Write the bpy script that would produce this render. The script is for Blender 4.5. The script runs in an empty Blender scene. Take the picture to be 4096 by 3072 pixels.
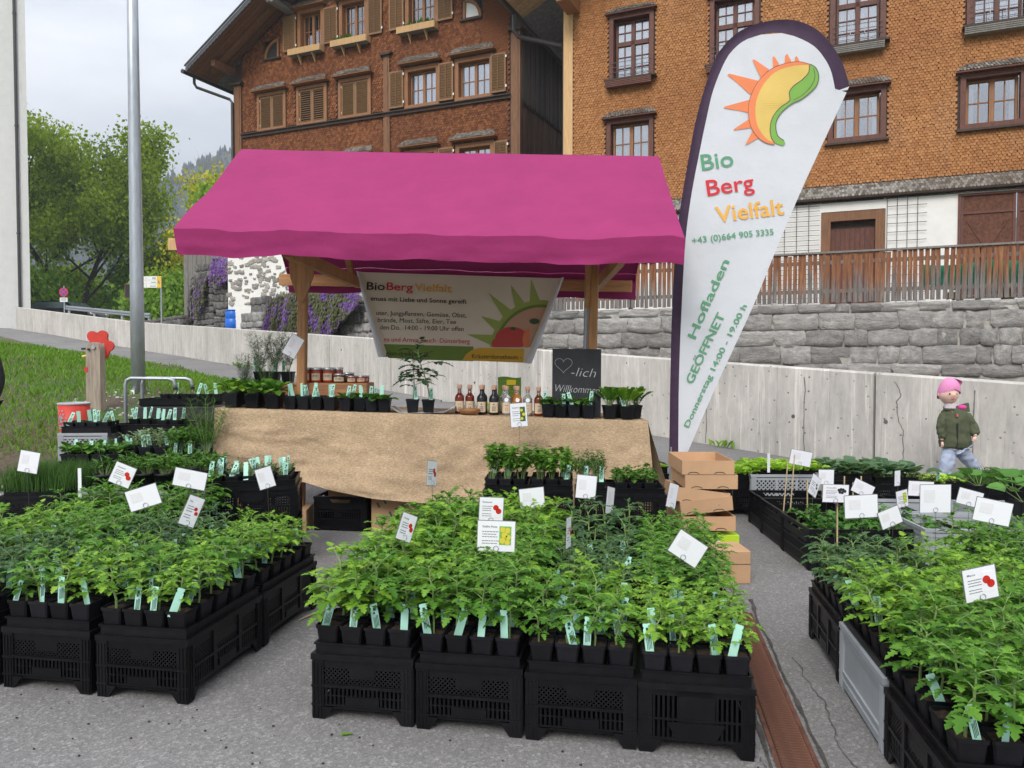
import bpy, bmesh, math, random
import numpy as np
from mathutils import Matrix, Vector, geometry, noise as mnoise
R=math.radians
random.seed(7)
SC=bpy.context.scene
COL=SC.collection
# ------------------------------------------------------------------ camera, sky, sun, exposure
cam=bpy.data.cameras.new('camera'); camo=bpy.data.objects.new('camera',cam); COL.objects.link(camo)
camo.location=(0,0,1.36); camo.rotation_euler=(R(88.2),0,0)
cam.sensor_width=36; cam.lens=27.05; cam.clip_end=5000; cam.clip_start=.05
SC.camera=camo
SUN_EL,SUN_AZ=R(40),R(200)
W=bpy.data.worlds.new('World'); SC.world=W; W.use_nodes=True
nt=W.node_tree; nt.nodes.clear()
def wn(t,**k):
    n=nt.nodes.new(t)
    for a,b in k.items(): setattr(n,a,b)
    return n
out=wn('ShaderNodeOutputWorld'); mix=wn('ShaderNodeMixShader'); b1=wn('ShaderNodeBackground'); b2=wn('ShaderNodeBackground')
sky=wn('ShaderNodeTexSky',sky_type='NISHITA',sun_disc=False); sky.sun_elevation=SUN_EL; sky.sun_rotation=SUN_AZ; sky.dust_density=3
tc=wn('ShaderNodeTexCoord'); mp=wn('ShaderNodeMapping'); mp.inputs['Scale'].default_value=(1.6,1.6,4.5)
nz=wn('ShaderNodeTexNoise'); nz.inputs['Scale'].default_value=1.7; nz.inputs['Detail'].default_value=5; nz.inputs['Roughness'].default_value=.55
rp=wn('ShaderNodeValToRGB'); rp.color_ramp.elements[0].position=.33; rp.color_ramp.elements[0].color=(.56,.61,.68,1)
rp.color_ramp.elements[1].position=.68; rp.color_ramp.elements[1].color=(.93,.95,.98,1)
L=nt.links.new
L(tc.outputs['Generated'],mp.inputs['Vector']); L(mp.outputs['Vector'],nz.inputs['Vector']); L(nz.outputs['Fac'],rp.inputs['Fac'])
L(sky.outputs['Color'],b1.inputs['Color']); b1.inputs['Strength'].default_value=.07
L(rp.outputs['Color'],b2.inputs['Color'])
# overcast sky: brighter overhead than near the horizon
sx=wn('ShaderNodeSeparateXYZ'); L(tc.outputs['Generated'],sx.inputs[0]); mx=wn('ShaderNodeMath',operation='MAXIMUM'); L(sx.outputs[2],mx.inputs[0]); mx.inputs[1].default_value=0.
ma=wn('ShaderNodeMath',operation='MULTIPLY_ADD'); L(mx.outputs[0],ma.inputs[0]); ma.inputs[1].default_value=1.30; ma.inputs[2].default_value=.30; L(ma.outputs[0],b2.inputs['Strength'])
mix.inputs['Fac'].default_value=.86; L(b1.outputs[0],mix.inputs[1]); L(b2.outputs[0],mix.inputs[2]); L(mix.outputs[0],out.inputs['Surface'])
sl=bpy.data.lights.new('sun','SUN'); sl.energy=1.5; sl.angle=R(25); sl.color=(1,.97,.93)
so=bpy.data.objects.new('sun',sl); COL.objects.link(so)
# light travels away from the sun, which stands behind the camera's left shoulder, veiled by cloud
so.rotation_euler=(R(50),0,R(-20)); so.location=(-5,-10,20)
VS=SC.view_settings; VS.view_transform='Standard'; VS.look='None'; VS.exposure=0.85; VS.gamma=1.0; VS.use_curve_mapping=False
SC.cycles.max_bounces=6; SC.cycles.diffuse_bounces=3; SC.cycles.transparent_max_bounces=12; SC.cycles.transmission_bounces=4; SC.cycles.volume_bounces=0

# ------------------------------------------------------------------ materials
MATS={}
class NB:
    def __init__(s,name):
        s.m=bpy.data.materials.new(name); s.m.use_nodes=True; s.t=s.m.node_tree; s.t.nodes.clear()
        s.o=s.t.nodes.new('ShaderNodeOutputMaterial'); s.p=s.t.nodes.new('ShaderNodeBsdfPrincipled'); s.L(s.p.outputs[0],s.o.inputs['Surface'])
        s.tc=s.t.nodes.new('ShaderNodeTexCoord')
    def n(s,t,**k):
        x=s.t.nodes.new(t)
        for a,b in k.items():
            if a.startswith('i_'):
                x.inputs[a[2:].replace('_',' ')].default_value=b
            else: setattr(x,a,b)
        return x
    def L(s,a,b): s.t.links.new(a,b)
    def map(s,scale=(1,1,1),rot=(0,0,0),space='Object'):
        m=s.n('ShaderNodeMapping'); m.inputs['Scale'].default_value=scale; m.inputs['Rotation'].default_value=rot
        s.L(s.tc.outputs[space],m.inputs['Vector']); return m.outputs[0]
    def noise(s,scale,detail=4,rough=.6,vec=None,dist=0):
        x=s.n('ShaderNodeTexNoise'); x.inputs['Scale'].default_value=scale; x.inputs['Detail'].default_value=detail; x.inputs['Roughness'].default_value=rough; x.inputs['Distortion'].default_value=dist
        s.L(vec if vec is not None else s.tc.outputs['Object'],x.inputs['Vector']); return x.outputs['Fac']
    def vor(s,scale,vec=None,feature='F1'):
        x=s.n('ShaderNodeTexVoronoi',feature=feature); x.inputs['Scale'].default_value=scale
        s.L(vec if vec is not None else s.tc.outputs['Object'],x.inputs['Vector']); return x
    def ramp(s,fac,stops):
        x=s.n('ShaderNodeValToRGB'); e=x.color_ramp.elements
        while len(e)<len(stops): e.new(.5)
        for i,(p,c) in enumerate(stops):
            e[i].position=p; e[i].color=(c,c,c,1) if not isinstance(c,tuple) else (*c,1)
        s.L(fac,x.inputs['Fac']); return x.outputs['Color']
    def mixc(s,fac,a,b,mode='MIX'):
        x=s.n('ShaderNodeMix',data_type='RGBA',blend_type=mode)
        for i,v in ((0,fac),(6,a),(7,b)):
            if isinstance(v,(int,float)): x.inputs[i].default_value=v
            elif isinstance(v,tuple): x.inputs[i].default_value=(*v,1)
            else: s.L(v,x.inputs[i])
        return x.outputs[2]
    def math(s,op,a,b=0.,c=0.):
        x=s.n('ShaderNodeMath',operation=op)
        for i,v in enumerate((a,b,c)):
            if isinstance(v,(int,float)): x.inputs[i].default_value=v
            else: s.L(v,x.inputs[i])
        return x.outputs[0]
    def bump(s,h,strength=.3,dist=.01):
        x=s.n('ShaderNodeBump'); x.inputs['Strength'].default_value=strength; x.inputs['Distance'].default_value=dist
        s.L(h,x.inputs['Height']); s.L(x.outputs[0],s.p.inputs['Normal'])
    def base(s,c):
        if isinstance(c,tuple): s.p.inputs['Base Color'].default_value=(*c,1)
        else: s.L(c,s.p.inputs['Base Color'])
    def rough(s,r):
        if isinstance(r,(int,float)): s.p.inputs['Roughness'].default_value=r
        else: s.L(r,s.p.inputs['Roughness'])
    def done(s,key): MATS[key]=s.m; return s.m
def sc(c,k): return tuple(min(1,x*k) for x in c)
def simple(key,col,rough=.6,var=.18,scale=9,bump=0,bs=60,metal=0,stretch=(1,1,1),spec=.5,objvar=0):
    b=NB(key); v=b.map(stretch)
    c=b.ramp(b.noise(scale,5,.65,v),[(.3,sc(col,1-var)),(.7,sc(col,1+var))])
    if objvar:
        oi=b.n('ShaderNodeObjectInfo'); f=b.math('MULTIPLY_ADD',oi.outputs['Random'],2*objvar,1-objvar)
        g=b.n('ShaderNodeCombineColor'); [b.L(f,g.inputs[i]) for i in range(3)]
        c=b.mixc(1.,c,g.outputs[0],'MULTIPLY')
    b.base(c); b.rough(rough); b.p.inputs['Metallic'].default_value=metal; b.p.inputs['Specular IOR Level'].default_value=spec
    if bump: b.bump(b.noise(bs,5,.7,v),bump,.01)
    return b.done(key)
# plastics, metals, paints
simple('black_plastic',(.005,.005,.006),.38,.5,14,.2,90,spec=.24,objvar=.4)
simple('pot_plastic',(.008,.008,.0105),.46,.4,20,.12,160,spec=.25,objvar=.5)
simple('grey_plastic',(.36,.38,.40),.45,.1,6,.05,90,objvar=.06)
simple('soil',(.045,.024,.014),.95,.5,60,.9,90)
simple('tag_green',(.40,.72,.58),.5,.05,6,objvar=.1)
simple('tag_print',(.03,.05,.05),.6)
simple('card_white',(.82,.82,.86),.35,.02,4)
simple('card_ghost',(.75,.735,.76),.4,.05,30)
simple('print_grey',(.16,.16,.17),.6)
simple('wire',(.30,.30,.31),.3,.1,metal=.9)
simple('galv',(.40,.43,.46),.42,.15,5,.05,40,metal=.55,stretch=(6,6,1))
simple('wood_larch',(.46,.22,.085),.6,.28,3,.25,30,stretch=(14,14,1.1))
simple('wood_larch_x',(.46,.22,.085),.6,.28,3,.25,30,stretch=(1.1,14,14))
simple('wood_box',(.42,.19,.08),.55,.3,3,.2,30,stretch=(1.2,14,14))
simple('wood_pale',(.60,.37,.17),.65,.22,3,.2,30,stretch=(14,14,.9))
simple('wood_brown',(.19,.085,.036),.65,.35,3,.3,30,stretch=(12,12,1))
simple('wood_red',(.115,.036,.02),.6,.35,3,.3,30,stretch=(10,10,2))
simple('wood_trim',(.27,.115,.042),.6,.28,3,.25,30,stretch=(12,12,1.4))
simple('wood_shutter',(.235,.125,.055),.65,.25,4,.25,40,stretch=(10,10,2),objvar=.12)
simple('wood_dark',(.05,.028,.018),.7,.4,3,.4,30,stretch=(10,10,1.2))
simple('wood_grey',(.20,.185,.165),.8,.3,3,.4,30,stretch=(12,12,1))
simple('wood_post',(.34,.28,.22),.85,.35,3,.5,30,stretch=(14,14,1.2))
simple('wood_black',(.022,.020,.019),.6,.5,3,.4,40,stretch=(1,12,12))
simple('soffit',(.16,.072,.032),.7,.35,3,.3,30,stretch=(1.5,8,8),objvar=.15)
simple('soffit_pale',(.42,.27,.14),.7,.3,3,.3,30,stretch=(1.5,8,8),objvar=.15)
simple('roof_metal',(.07,.07,.075),.5,.25,6)
simple('roof_tile',(.16,.15,.145),.8,.35,10,.3,50)
simple('gutter',(.055,.05,.048),.45,.25,8,metal=.3)
simple('white_paint',(.80,.80,.79),.5,.04,3)
simple('curtain',(.86,.87,.90),.9,.06,30,stretch=(6,6,.3))
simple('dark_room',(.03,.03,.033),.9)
simple('flag_purple',(.040,.016,.045),.75,.2,20)
simple('cardboard',(.50,.305,.17),.8,.09,5,.08,200,objvar=.08)
simple('card_lime',(.42,.62,.02),.55,.08)
simple('card_green_print',(.05,.13,.06),.8)
simple('rust',(.120,.046,.026),.85,.5,16,.5,90)
simple('red_paint',(.55,.035,.02),.55,.18,7,.2,60)
simple('yellow_paint',(.62,.47,.12),.6,.2,12)
simple('sign_yellow',(.80,.50,.02),.5,.05)
simple('sign_blue',(.03,.08,.42),.5,.05)
simple('sign_red',(.60,.03,.03),.5,.05)
simple('blue_barrel',(.01,.13,.55),.35,.12,4)
simple('car_paint',(.012,.013,.016),.18,.1,spec=.7)
simple('car_glass',(.05,.07,.07),.08)
simple('chalkboard',(.016,.017,.021),.6,.45,7)
simple('chalk',(.55,.56,.57),.9,.3,160)
simple('paper_news',(.62,.60,.57),.85,.12,22)
simple('newsprint',(.20,.20,.20),.85,.5,60)
simple('jar_red',(.42,.045,.018),.12,.2,25)
simple('jar_olive',(.10,.075,.02),.12,.3,25)
simple('jar_lid',(.55,.56,.57),.28,.06,metal=.9)
simple('paper_label',(.68,.52,.36),.8,.05)
simple('bottle_amber',(.16,.022,.008),.06,.2)
simple('bottle_gold',(.40,.16,.025),.06,.15)
simple('bottle_black',(.008,.008,.010),.3,.2)
simple('cork',(.60,.36,.24),.8,.12,40)
simple('olive_wood',(.30,.13,.045),.45,.4,5,stretch=(2,9,9))
simple('bag_green',(.14,.27,.03),.7,.35,14,stretch=(1,1,5))
simple('label_yellow',(.86,.68,.02),.6,.03)
simple('gravel',(.48,.46,.43),.9,.3,30,.4,80,objvar=.3)
simple('bark',(.06,.05,.042),.9,.45,5,.9,30,stretch=(6,6,1))
simple('bark_pale',(.30,.29,.26),.9,.3,5,.5,30,stretch=(6,6,1))
simple('stem_green',(.20,.30,.09),.6,.2)
simple('stick',(.52,.40,.22),.8,.15)
simple('skin',(.78,.50,.41),.55,.06,20)
simple('lips',(.52,.14,.13),.5)
simple('hat_pink',(.70,.25,.46),.85,.08,60,.2,200)
simple('lining_pink',(.75,.04,.33),.8)
simple('hat_print',(.75,.55,.45),.85,.3,60)
simple('jacket_green',(.066,.078,.038),.8,.14,12,.25,14)
simple('jeans_blue',(.34,.39,.50),.85,.14,10,.3,16)
simple('cloth_black',(.008,.008,.010),.85,.3,18,.3,40)
simple('eye_white',(.75,.74,.72),.3)
simple('eye_dark',(.03,.035,.05),.2)
simple('shoe',(.10,.09,.10),.6)
simple('scarf',(.62,.55,.58),.9,.2,60)
simple('joint_dirt',(.06,.054,.048),.95,.5,30,.6,60)
simple('tar',(.02,.02,.021),.9,.3,40,.5,60)
simple('mesh_wire',(.10,.10,.10),.5,metal=.5)
simple('net_green',(.02,.38,.20),.7,.15)
def pr(key,c,rough=.7): return simple(key,c,rough,.04,8)
pr('ink_green',(.10,.32,.17)); pr('ink_red',(.62,.02,.035)); pr('ink_orange',(.80,.40,.06)); pr('ink_black',(.02,.02,.022)); pr('ink_brown',(.30,.11,.05))
pr('logo_orange',(.80,.23,.09)); pr('logo_yellow',(.72,.50,.13)); pr('logo_green',(.20,.42,.07)); pr('logo_line',(.10,.10,.07))
pr('banner_green',(.16,.26,.035)); pr('banner_leaf',(.36,.46,.10)); pr('banner_gold',(.72,.42,.03)); pr('banner_peach',(.62,.36,.24)); pr('tomato',(.55,.02,.012),.35); pr('tomato_dark',(.20,.01,.008)); pr('pepper_green',(.05,.12,.03)); pr('lemon',(.66,.55,.05)); pr('egg_black',(.03,.025,.03))
# cloths
def cloth(key,col,var,scale,weave=900,trans=0):
    b=NB(key); c=b.ramp(b.noise(scale,4,.6),[(.3,sc(col,1-var)),(.7,sc(col,1+var))]); b.base(c); b.rough(.85); b.p.inputs['Specular IOR Level'].default_value=.2
    b.bump(b.noise(7,4,.6),.12,.05)
    if trans:
        t=b.n('ShaderNodeBsdfTranslucent'); b.L(c,t.inputs['Color']); m=b.n('ShaderNodeMixShader'); m.inputs[0].default_value=trans
        b.L(b.p.outputs[0],m.inputs[1]); b.L(t.outputs[0],m.inputs[2]); b.L(m.outputs[0],b.o.inputs['Surface'])
    return b.done(key)
cloth('canopy',(.305,.030,.128),.07,3,trans=.06)
cloth('flag_white',(.74,.76,.80),.03,3,trans=.25)
cloth('banner_cream',(.76,.69,.56),.04,2,trans=.12)
b=NB('burlap')
wx=b.n('ShaderNodeTexWave',wave_type='BANDS',bands_direction='X'); wx.inputs['Scale'].default_value=48; wx.inputs['Distortion'].default_value=3; wx.inputs['Detail'].default_value=2; wx.inputs['Detail Scale'].default_value=3
b.L(b.tc.outputs['Object'],wx.inputs['Vector'])
wz=b.n('ShaderNodeTexWave',wave_type='BANDS',bands_direction='Z'); wz.inputs['Scale'].default_value=52; wz.inputs['Distortion'].default_value=3; wz.inputs['Detail'].default_value=2; wz.inputs['Detail Scale'].default_value=3
b.L(b.tc.outputs['Object'],wz.inputs['Vector'])
thread=b.noise(75,4,.85,b.map((.7,1,1.6)))
w=b.math('ADD',b.math('MULTIPLY',wx.outputs['Fac'],.5),b.math('MULTIPLY',wz.outputs['Fac'],.5))
c=b.ramp(thread,[(.34,(.27,.18,.105)),(.5,(.47,.335,.21)),(.66,(.69,.54,.38))])
c=b.mixc(.30,c,b.ramp(w,[(.2,(.30,.19,.10)),(.8,(.72,.55,.36))]))
c=b.mixc(1.,c,b.ramp(b.noise(3,3,.5),[(.3,.86),(.7,1.06)]),'MULTIPLY')
b.base(c); b.rough(.9); b.p.inputs['Specular IOR Level'].default_value=.1; b.bump(b.math('ADD',w,thread),.35,.004); b.done('burlap')
# asphalt
b=NB('asphalt')
sp=b.vor(95); chips=b.ramp(sp.outputs['Color'],[(.0,(.10,.095,.095)),(.55,(.185,.178,.175)),(.80,(.29,.28,.27)),(1,(.46,.45,.43))])
c=b.mixc(.50,(.21,.198,.190),chips)
c=b.mixc(1.,c,b.ramp(b.noise(180,3,.7),[(.3,.62),(.7,1.35)]),'MULTIPLY')
c=b.mixc(1.,c,b.ramp(b.noise(.55,6,.65,dist=.6),[(.25,.78),(.75,1.12)]),'MULTIPLY')
c=b.mixc(b.ramp(b.noise(2.1,7,.75),[(.60,0.),(.72,.6)]),c,(.10,.092,.085))
c=b.mixc(b.ramp(b.noise(.33,4,.6,dist=1.2),[(.60,0.),(.64,.28)]),c,(.12,.115,.11))
b.base(c); b.rough(.88); b.bump(b.math('ADD',sp.outputs['Distance'],b.noise(150,4,.8)),.4,.005); b.done('asphalt')
# concrete
def concrete(key,col):
    b=NB(key)
    st=b.noise(1.1,6,.75,b.map((1.2,1.2,.45)))
    fine=b.noise(16,6,.7,b.map((1,1,.25)))
    c=b.ramp(st,[(.30,sc(col,.74)),(.5,col),(.68,sc(col,1.2))])
    c=b.mixc(1.,c,b.ramp(fine,[(.3,.86),(.7,1.1)]),'MULTIPLY')
    pv=b.vor(9); pits=b.ramp(pv.outputs['Distance'],[(.09,0.),(.15,1.)])
    gate=b.ramp(b.noise(5,4,.7),[(.42,1.),(.52,0.)]); pits=b.mixc(gate,pits,(1,1,1))
    c=b.mixc(pits,sc(col,.35),c)
    run=b.ramp(b.noise(5.2,5,.75,b.map((1.5,1.5,.035))),[(.60,0.),(.68,.55)])
    c=b.mixc(run,c,sc(col,.45)); 
    drip=b.ramp(b.noise(9,5,.75,b.map((1.3,1.3,.05),(0,0,.7))),[(.56,0.),(.66,.75)])
    c=b.mixc(drip,c,sc(col,1.55))
    b.base(c); b.rough(.85); b.bump(b.math('ADD',b.math('MULTIPLY',fine,.4),pits),.35,.02); return b.done(key)
concrete('concrete',(.50,.47,.43))
# plasters
b=NB('roughcast'); cell=b.vor(9,b.map((1,1,1))); nn=b.noise(14,6,.75)
c=b.ramp(b.noise(2,5,.7),[(.3,(.84,.83,.80)),(.7,(.92,.91,.89))]); c=b.mixc(b.ramp(b.noise(1.4,6,.75),[(.66,0.),(.74,.6)]),c,(.40,.38,.35))
b.base(c); b.rough(.95); b.bump(b.math('ADD',nn,b.noise(34,3,.6)),1.,.09); b.done('roughcast')
simple('plaster',(.78,.76,.72),.9,.06,3,.2,30)
# stone family
def stone(key,c1,c2,c3,objv=.28):
    b=NB(key); oi=b.n('ShaderNodeObjectInfo')
    vec=b.n('ShaderNodeVectorMath',operation='ADD'); b.L(b.tc.outputs['Object'],vec.inputs[0]); cc=b.n('ShaderNodeCombineXYZ')
    r10=b.math('MULTIPLY',oi.outputs['Random'],40.); [b.L(r10,cc.inputs[i]) for i in range(3)]; b.L(cc.outputs[0],vec.inputs[1])
    v=vec.outputs[0]
    n1=b.noise(3.2,7,.72,v); n2=b.noise(14,6,.75,v,1.)
    c=b.ramp(n1,[(.28,c1),(.5,c2),(.72,c3)])
    f=b.math('MULTIPLY_ADD',oi.outputs['Random'],2*objv,1-objv); g=b.n('ShaderNodeCombineColor'); [b.L(f,g.inputs[i]) for i in range(3)]
    c=b.mixc(1.,c,g.outputs[0],'MULTIPLY'); c=b.mixc(1.,c,b.ramp(n2,[(.25,.6),(.7,1.2)]),'MULTIPLY')
    b.base(c); b.rough(.92); b.bump(b.math('ADD',n1,b.math('MULTIPLY',n2,.6)),.8,.06); return b.done(key)
stone('limestone',(.20,.195,.185),(.35,.335,.315),(.54,.515,.475),.26)
stone('darkstone',(.085,.08,.075),(.17,.16,.15),(.30,.285,.265))
stone('rubble',(.24,.23,.21),(.42,.39,.35),(.58,.50,.40),.35)
simple('seam_grey',(.17,.16,.145),.95,.4,20)
simple('mortar',(.40,.375,.335),.95,.35,7,.8,30)
simple('mortar_dark',(.12,.11,.10),.95,.4,7,.8,30)
# shingles: every shingle is its own island
def shingle(key,lo,mid,hi,grey,edge):
    b=NB(key); g=b.n('ShaderNodeNewGeometry'); c=b.ramp(g.outputs['Random Per Island'],[(.0,lo),(.45,mid),(1,hi)])
    c=b.mixc(b.ramp(b.noise(.35,2,.5),[(.40,0.),(.72,.6)]),c,edge)
    c=b.mixc(b.ramp(b.noise(.8,2,.5,b.map((1,1,.7))),[(.55,0.),(.8,.5)]),c,grey)
    b.base(c); b.rough(.8); b.p.inputs['Specular IOR Level'].default_value=.25; b.bump(b.noise(40,3,.6,b.map((1,1,.15))),.3,.01); return b.done(key)
shingle('shingle_dark',(.115,.038,.014),(.18,.062,.022),(.27,.105,.040),(.10,.040,.026),(.105,.034,.015))
shingle('shingle_tan',(.31,.132,.047),(.385,.172,.063),(.47,.222,.086),(.29,.155,.085),(.26,.100,.035))
shingle('shingle_grey',(.09,.075,.06),(.20,.18,.155),(.34,.32,.29),(.10,.08,.06),(.10,.065,.045))
# fence slats: bare larch at the top, grey weathered foot
b=NB('fence_wood'); oi=b.n('ShaderNodeObjectInfo'); z=b.n('ShaderNodeSeparateXYZ'); b.L(b.tc.outputs['Object'],z.inputs[0])
v=b.n('ShaderNodeVectorMath',operation='ADD'); cc=b.n('ShaderNodeCombineXYZ'); b.L(b.math('MULTIPLY',oi.outputs['Random'],50.),cc.inputs[0]); b.L(b.map((12,12,1.2)),v.inputs[0]); b.L(cc.outputs[0],v.inputs[1])
nn=b.noise(2.5,5,.7,v.outputs[0]); top=b.ramp(nn,[(.3,(.12,.042,.018)),(.55,(.24,.095,.038)),(.75,(.36,.20,.10))]); bot=b.ramp(nn,[(.3,(.07,.058,.052)),(.7,(.24,.215,.20))])
k=b.math('ADD',z.outputs[2],b.math('MULTIPLY_ADD',nn,.5,b.math('MULTIPLY',oi.outputs['Random'],.35)))
b.base(b.mixc(b.ramp(k,[(.62,0.),(1.0,1.)]),bot,top)); b.rough(.8); b.bump(nn,.4,.01); b.done('fence_wood')
# boards of the dark side wall
simple('board_dark',(.045,.030,.022),.85,.6,3,.5,30,stretch=(14,14,.8),objvar=.35)
simple('board_brown',(.12,.060,.034),.8,.5,3,.4,30,stretch=(14,14,.8),objvar=.35)
# glass
b=NB('glass'); gl=b.n('ShaderNodeBsdfGlossy'); gl.inputs['Roughness'].default_value=.03; gl.inputs['Color'].default_value=(.9,.93,.97,1); tr=b.n('ShaderNodeBsdfTransparent'); tr.inputs['Color'].default_value=(.93,.95,.97,1)
fr=b.n('ShaderNodeFresnel'); fr.inputs['IOR'].default_value=1.7; m=b.n('ShaderNodeMixShader'); b.L(b.math('MULTIPLY_ADD',fr.outputs[0],.8,.26),m.inputs[0]); b.L(tr.outputs[0],m.inputs[1]); b.L(gl.outputs[0],m.inputs[2]); b.L(m.outputs[0],b.o.inputs['Surface']); b.done('glass')
b=NB('clear_glass'); b.base((.95,.97,.97)); b.rough(.03); b.p.inputs['Transmission Weight'].default_value=.85; b.p.inputs['IOR'].default_value=1.25; b.done('clear_glass')
b=NB('water'); b.base((.9,.93,.95)); b.rough(.05); b.p.inputs['Transmission Weight'].default_value=.5; b.done('water')
# foliage: every leaf its own island
def leaf(key,lo,mid,hi,trans=.28,rough=.5,ov=.12):
    b=NB(key); g=b.n('ShaderNodeNewGeometry'); oi=b.n('ShaderNodeObjectInfo')
    f=b.math('ADD',b.math('MULTIPLY',g.outputs['Random Per Island'],1-2*ov),b.math('MULTIPLY',oi.outputs['Random'],2*ov))
    c=b.ramp(f,[(.05,lo),(.5,mid),(.97,hi)]); b.base(c); b.rough(rough); b.p.inputs['Specular IOR Level'].default_value=.18
    t=b.n('ShaderNodeBsdfTranslucent'); b.L(b.mixc(1.,c,(1.25,1.3,.7),'MULTIPLY'),t.inputs['Color']); m=b.n('ShaderNodeMixShader'); m.inputs[0].default_value=trans
    b.L(b.p.outputs[0],m.inputs[1]); b.L(t.outputs[0],m.inputs[2]); b.L(m.outputs[0],b.o.inputs['Surface']); return b.done(key)
leaf('leaf_tomato',(.038,.115,.012),(.080,.210,.021),(.18,.36,.045))
leaf('leaf_tomato_pale',(.068,.170,.013),(.145,.300,.025),(.31,.48,.055))
leaf('leaf_blue',(.030,.080,.028),(.058,.130,.045),(.12,.20,.075))
leaf('leaf_parsley',(.040,.115,.014),(.075,.19,.022),(.13,.28,.04))
leaf('leaf_dark',(.02,.055,.028),(.035,.085,.04),(.07,.13,.06))
leaf('leaf_lettuce',(.22,.40,.035),(.34,.55,.06),(.48,.68,.11))
leaf('leaf_brassica',(.055,.12,.055),(.10,.185,.09),(.19,.29,.16))
leaf('leaf_red',(.045,.07,.035),(.09,.10,.04),(.20,.25,.08))
leaf('leaf_squash',(.045,.14,.025),(.075,.20,.035),(.13,.29,.06))
leaf('leaf_thyme',(.035,.055,.03),(.06,.085,.045),(.11,.13,.07))
leaf('leaf_sage',(.12,.19,.10),(.19,.27,.15),(.29,.36,.22))
leaf('leaf_tree',(.14,.21,.015),(.30,.40,.03),(.48,.58,.07),.5)
leaf('leaf_tree_yellow',(.28,.28,.02),(.46,.44,.035),(.60,.56,.06),.4)
leaf('leaf_tree_fresh',(.10,.20,.02),(.19,.34,.03),(.32,.48,.06),.4)
leaf('leaf_grass',(.065,.155,.010),(.115,.245,.018),(.20,.34,.04),.3)
leaf('leaf_chive',(.04,.10,.02),(.065,.145,.03),(.10,.19,.05))
leaf('aubretia_leaf',(.07,.085,.03),(.12,.13,.05),(.18,.17,.075),.2)
leaf('aubretia_flower',(.11,.05,.22),(.19,.09,.33),(.33,.20,.46),.25)
leaf('dead_grass',(.20,.13,.06),(.33,.23,.11),(.45,.34,.19),.2)
leaf('leaf_conifer',(.020,.030,.026),(.030,.042,.036),(.045,.058,.048),0)
# ground cover of the bank: turf with bare soil where the turf is worn
b=NB('turf'); d=b.ramp(b.math('ADD',b.noise(.55,6,.7),b.math('MULTIPLY',b.noise(4,5,.7),.3)),[(.60,0.),(.72,1.)])
c=b.mixc(d,b.ramp(b.noise(9,5,.7),[(.3,(.05,.09,.015)),(.7,(.10,.16,.03))]),b.ramp(b.noise(30,5,.7),[(.3,(.07,.045,.03)),(.7,(.17,.12,.085))]))
b.base(c); b.rough(.95); b.bump(b.noise(30,5,.8),.8,.04); b.done('turf')
simple('bank_soil',(.12,.085,.06),.95,.45,7,.9,30)
simple('far_meadow',(.10,.16,.04),.95,.3,.2)
simple('hill_wood',(.028,.038,.034),.95,.35,.05)
simple('snow',(.75,.77,.80),.8)

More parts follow.
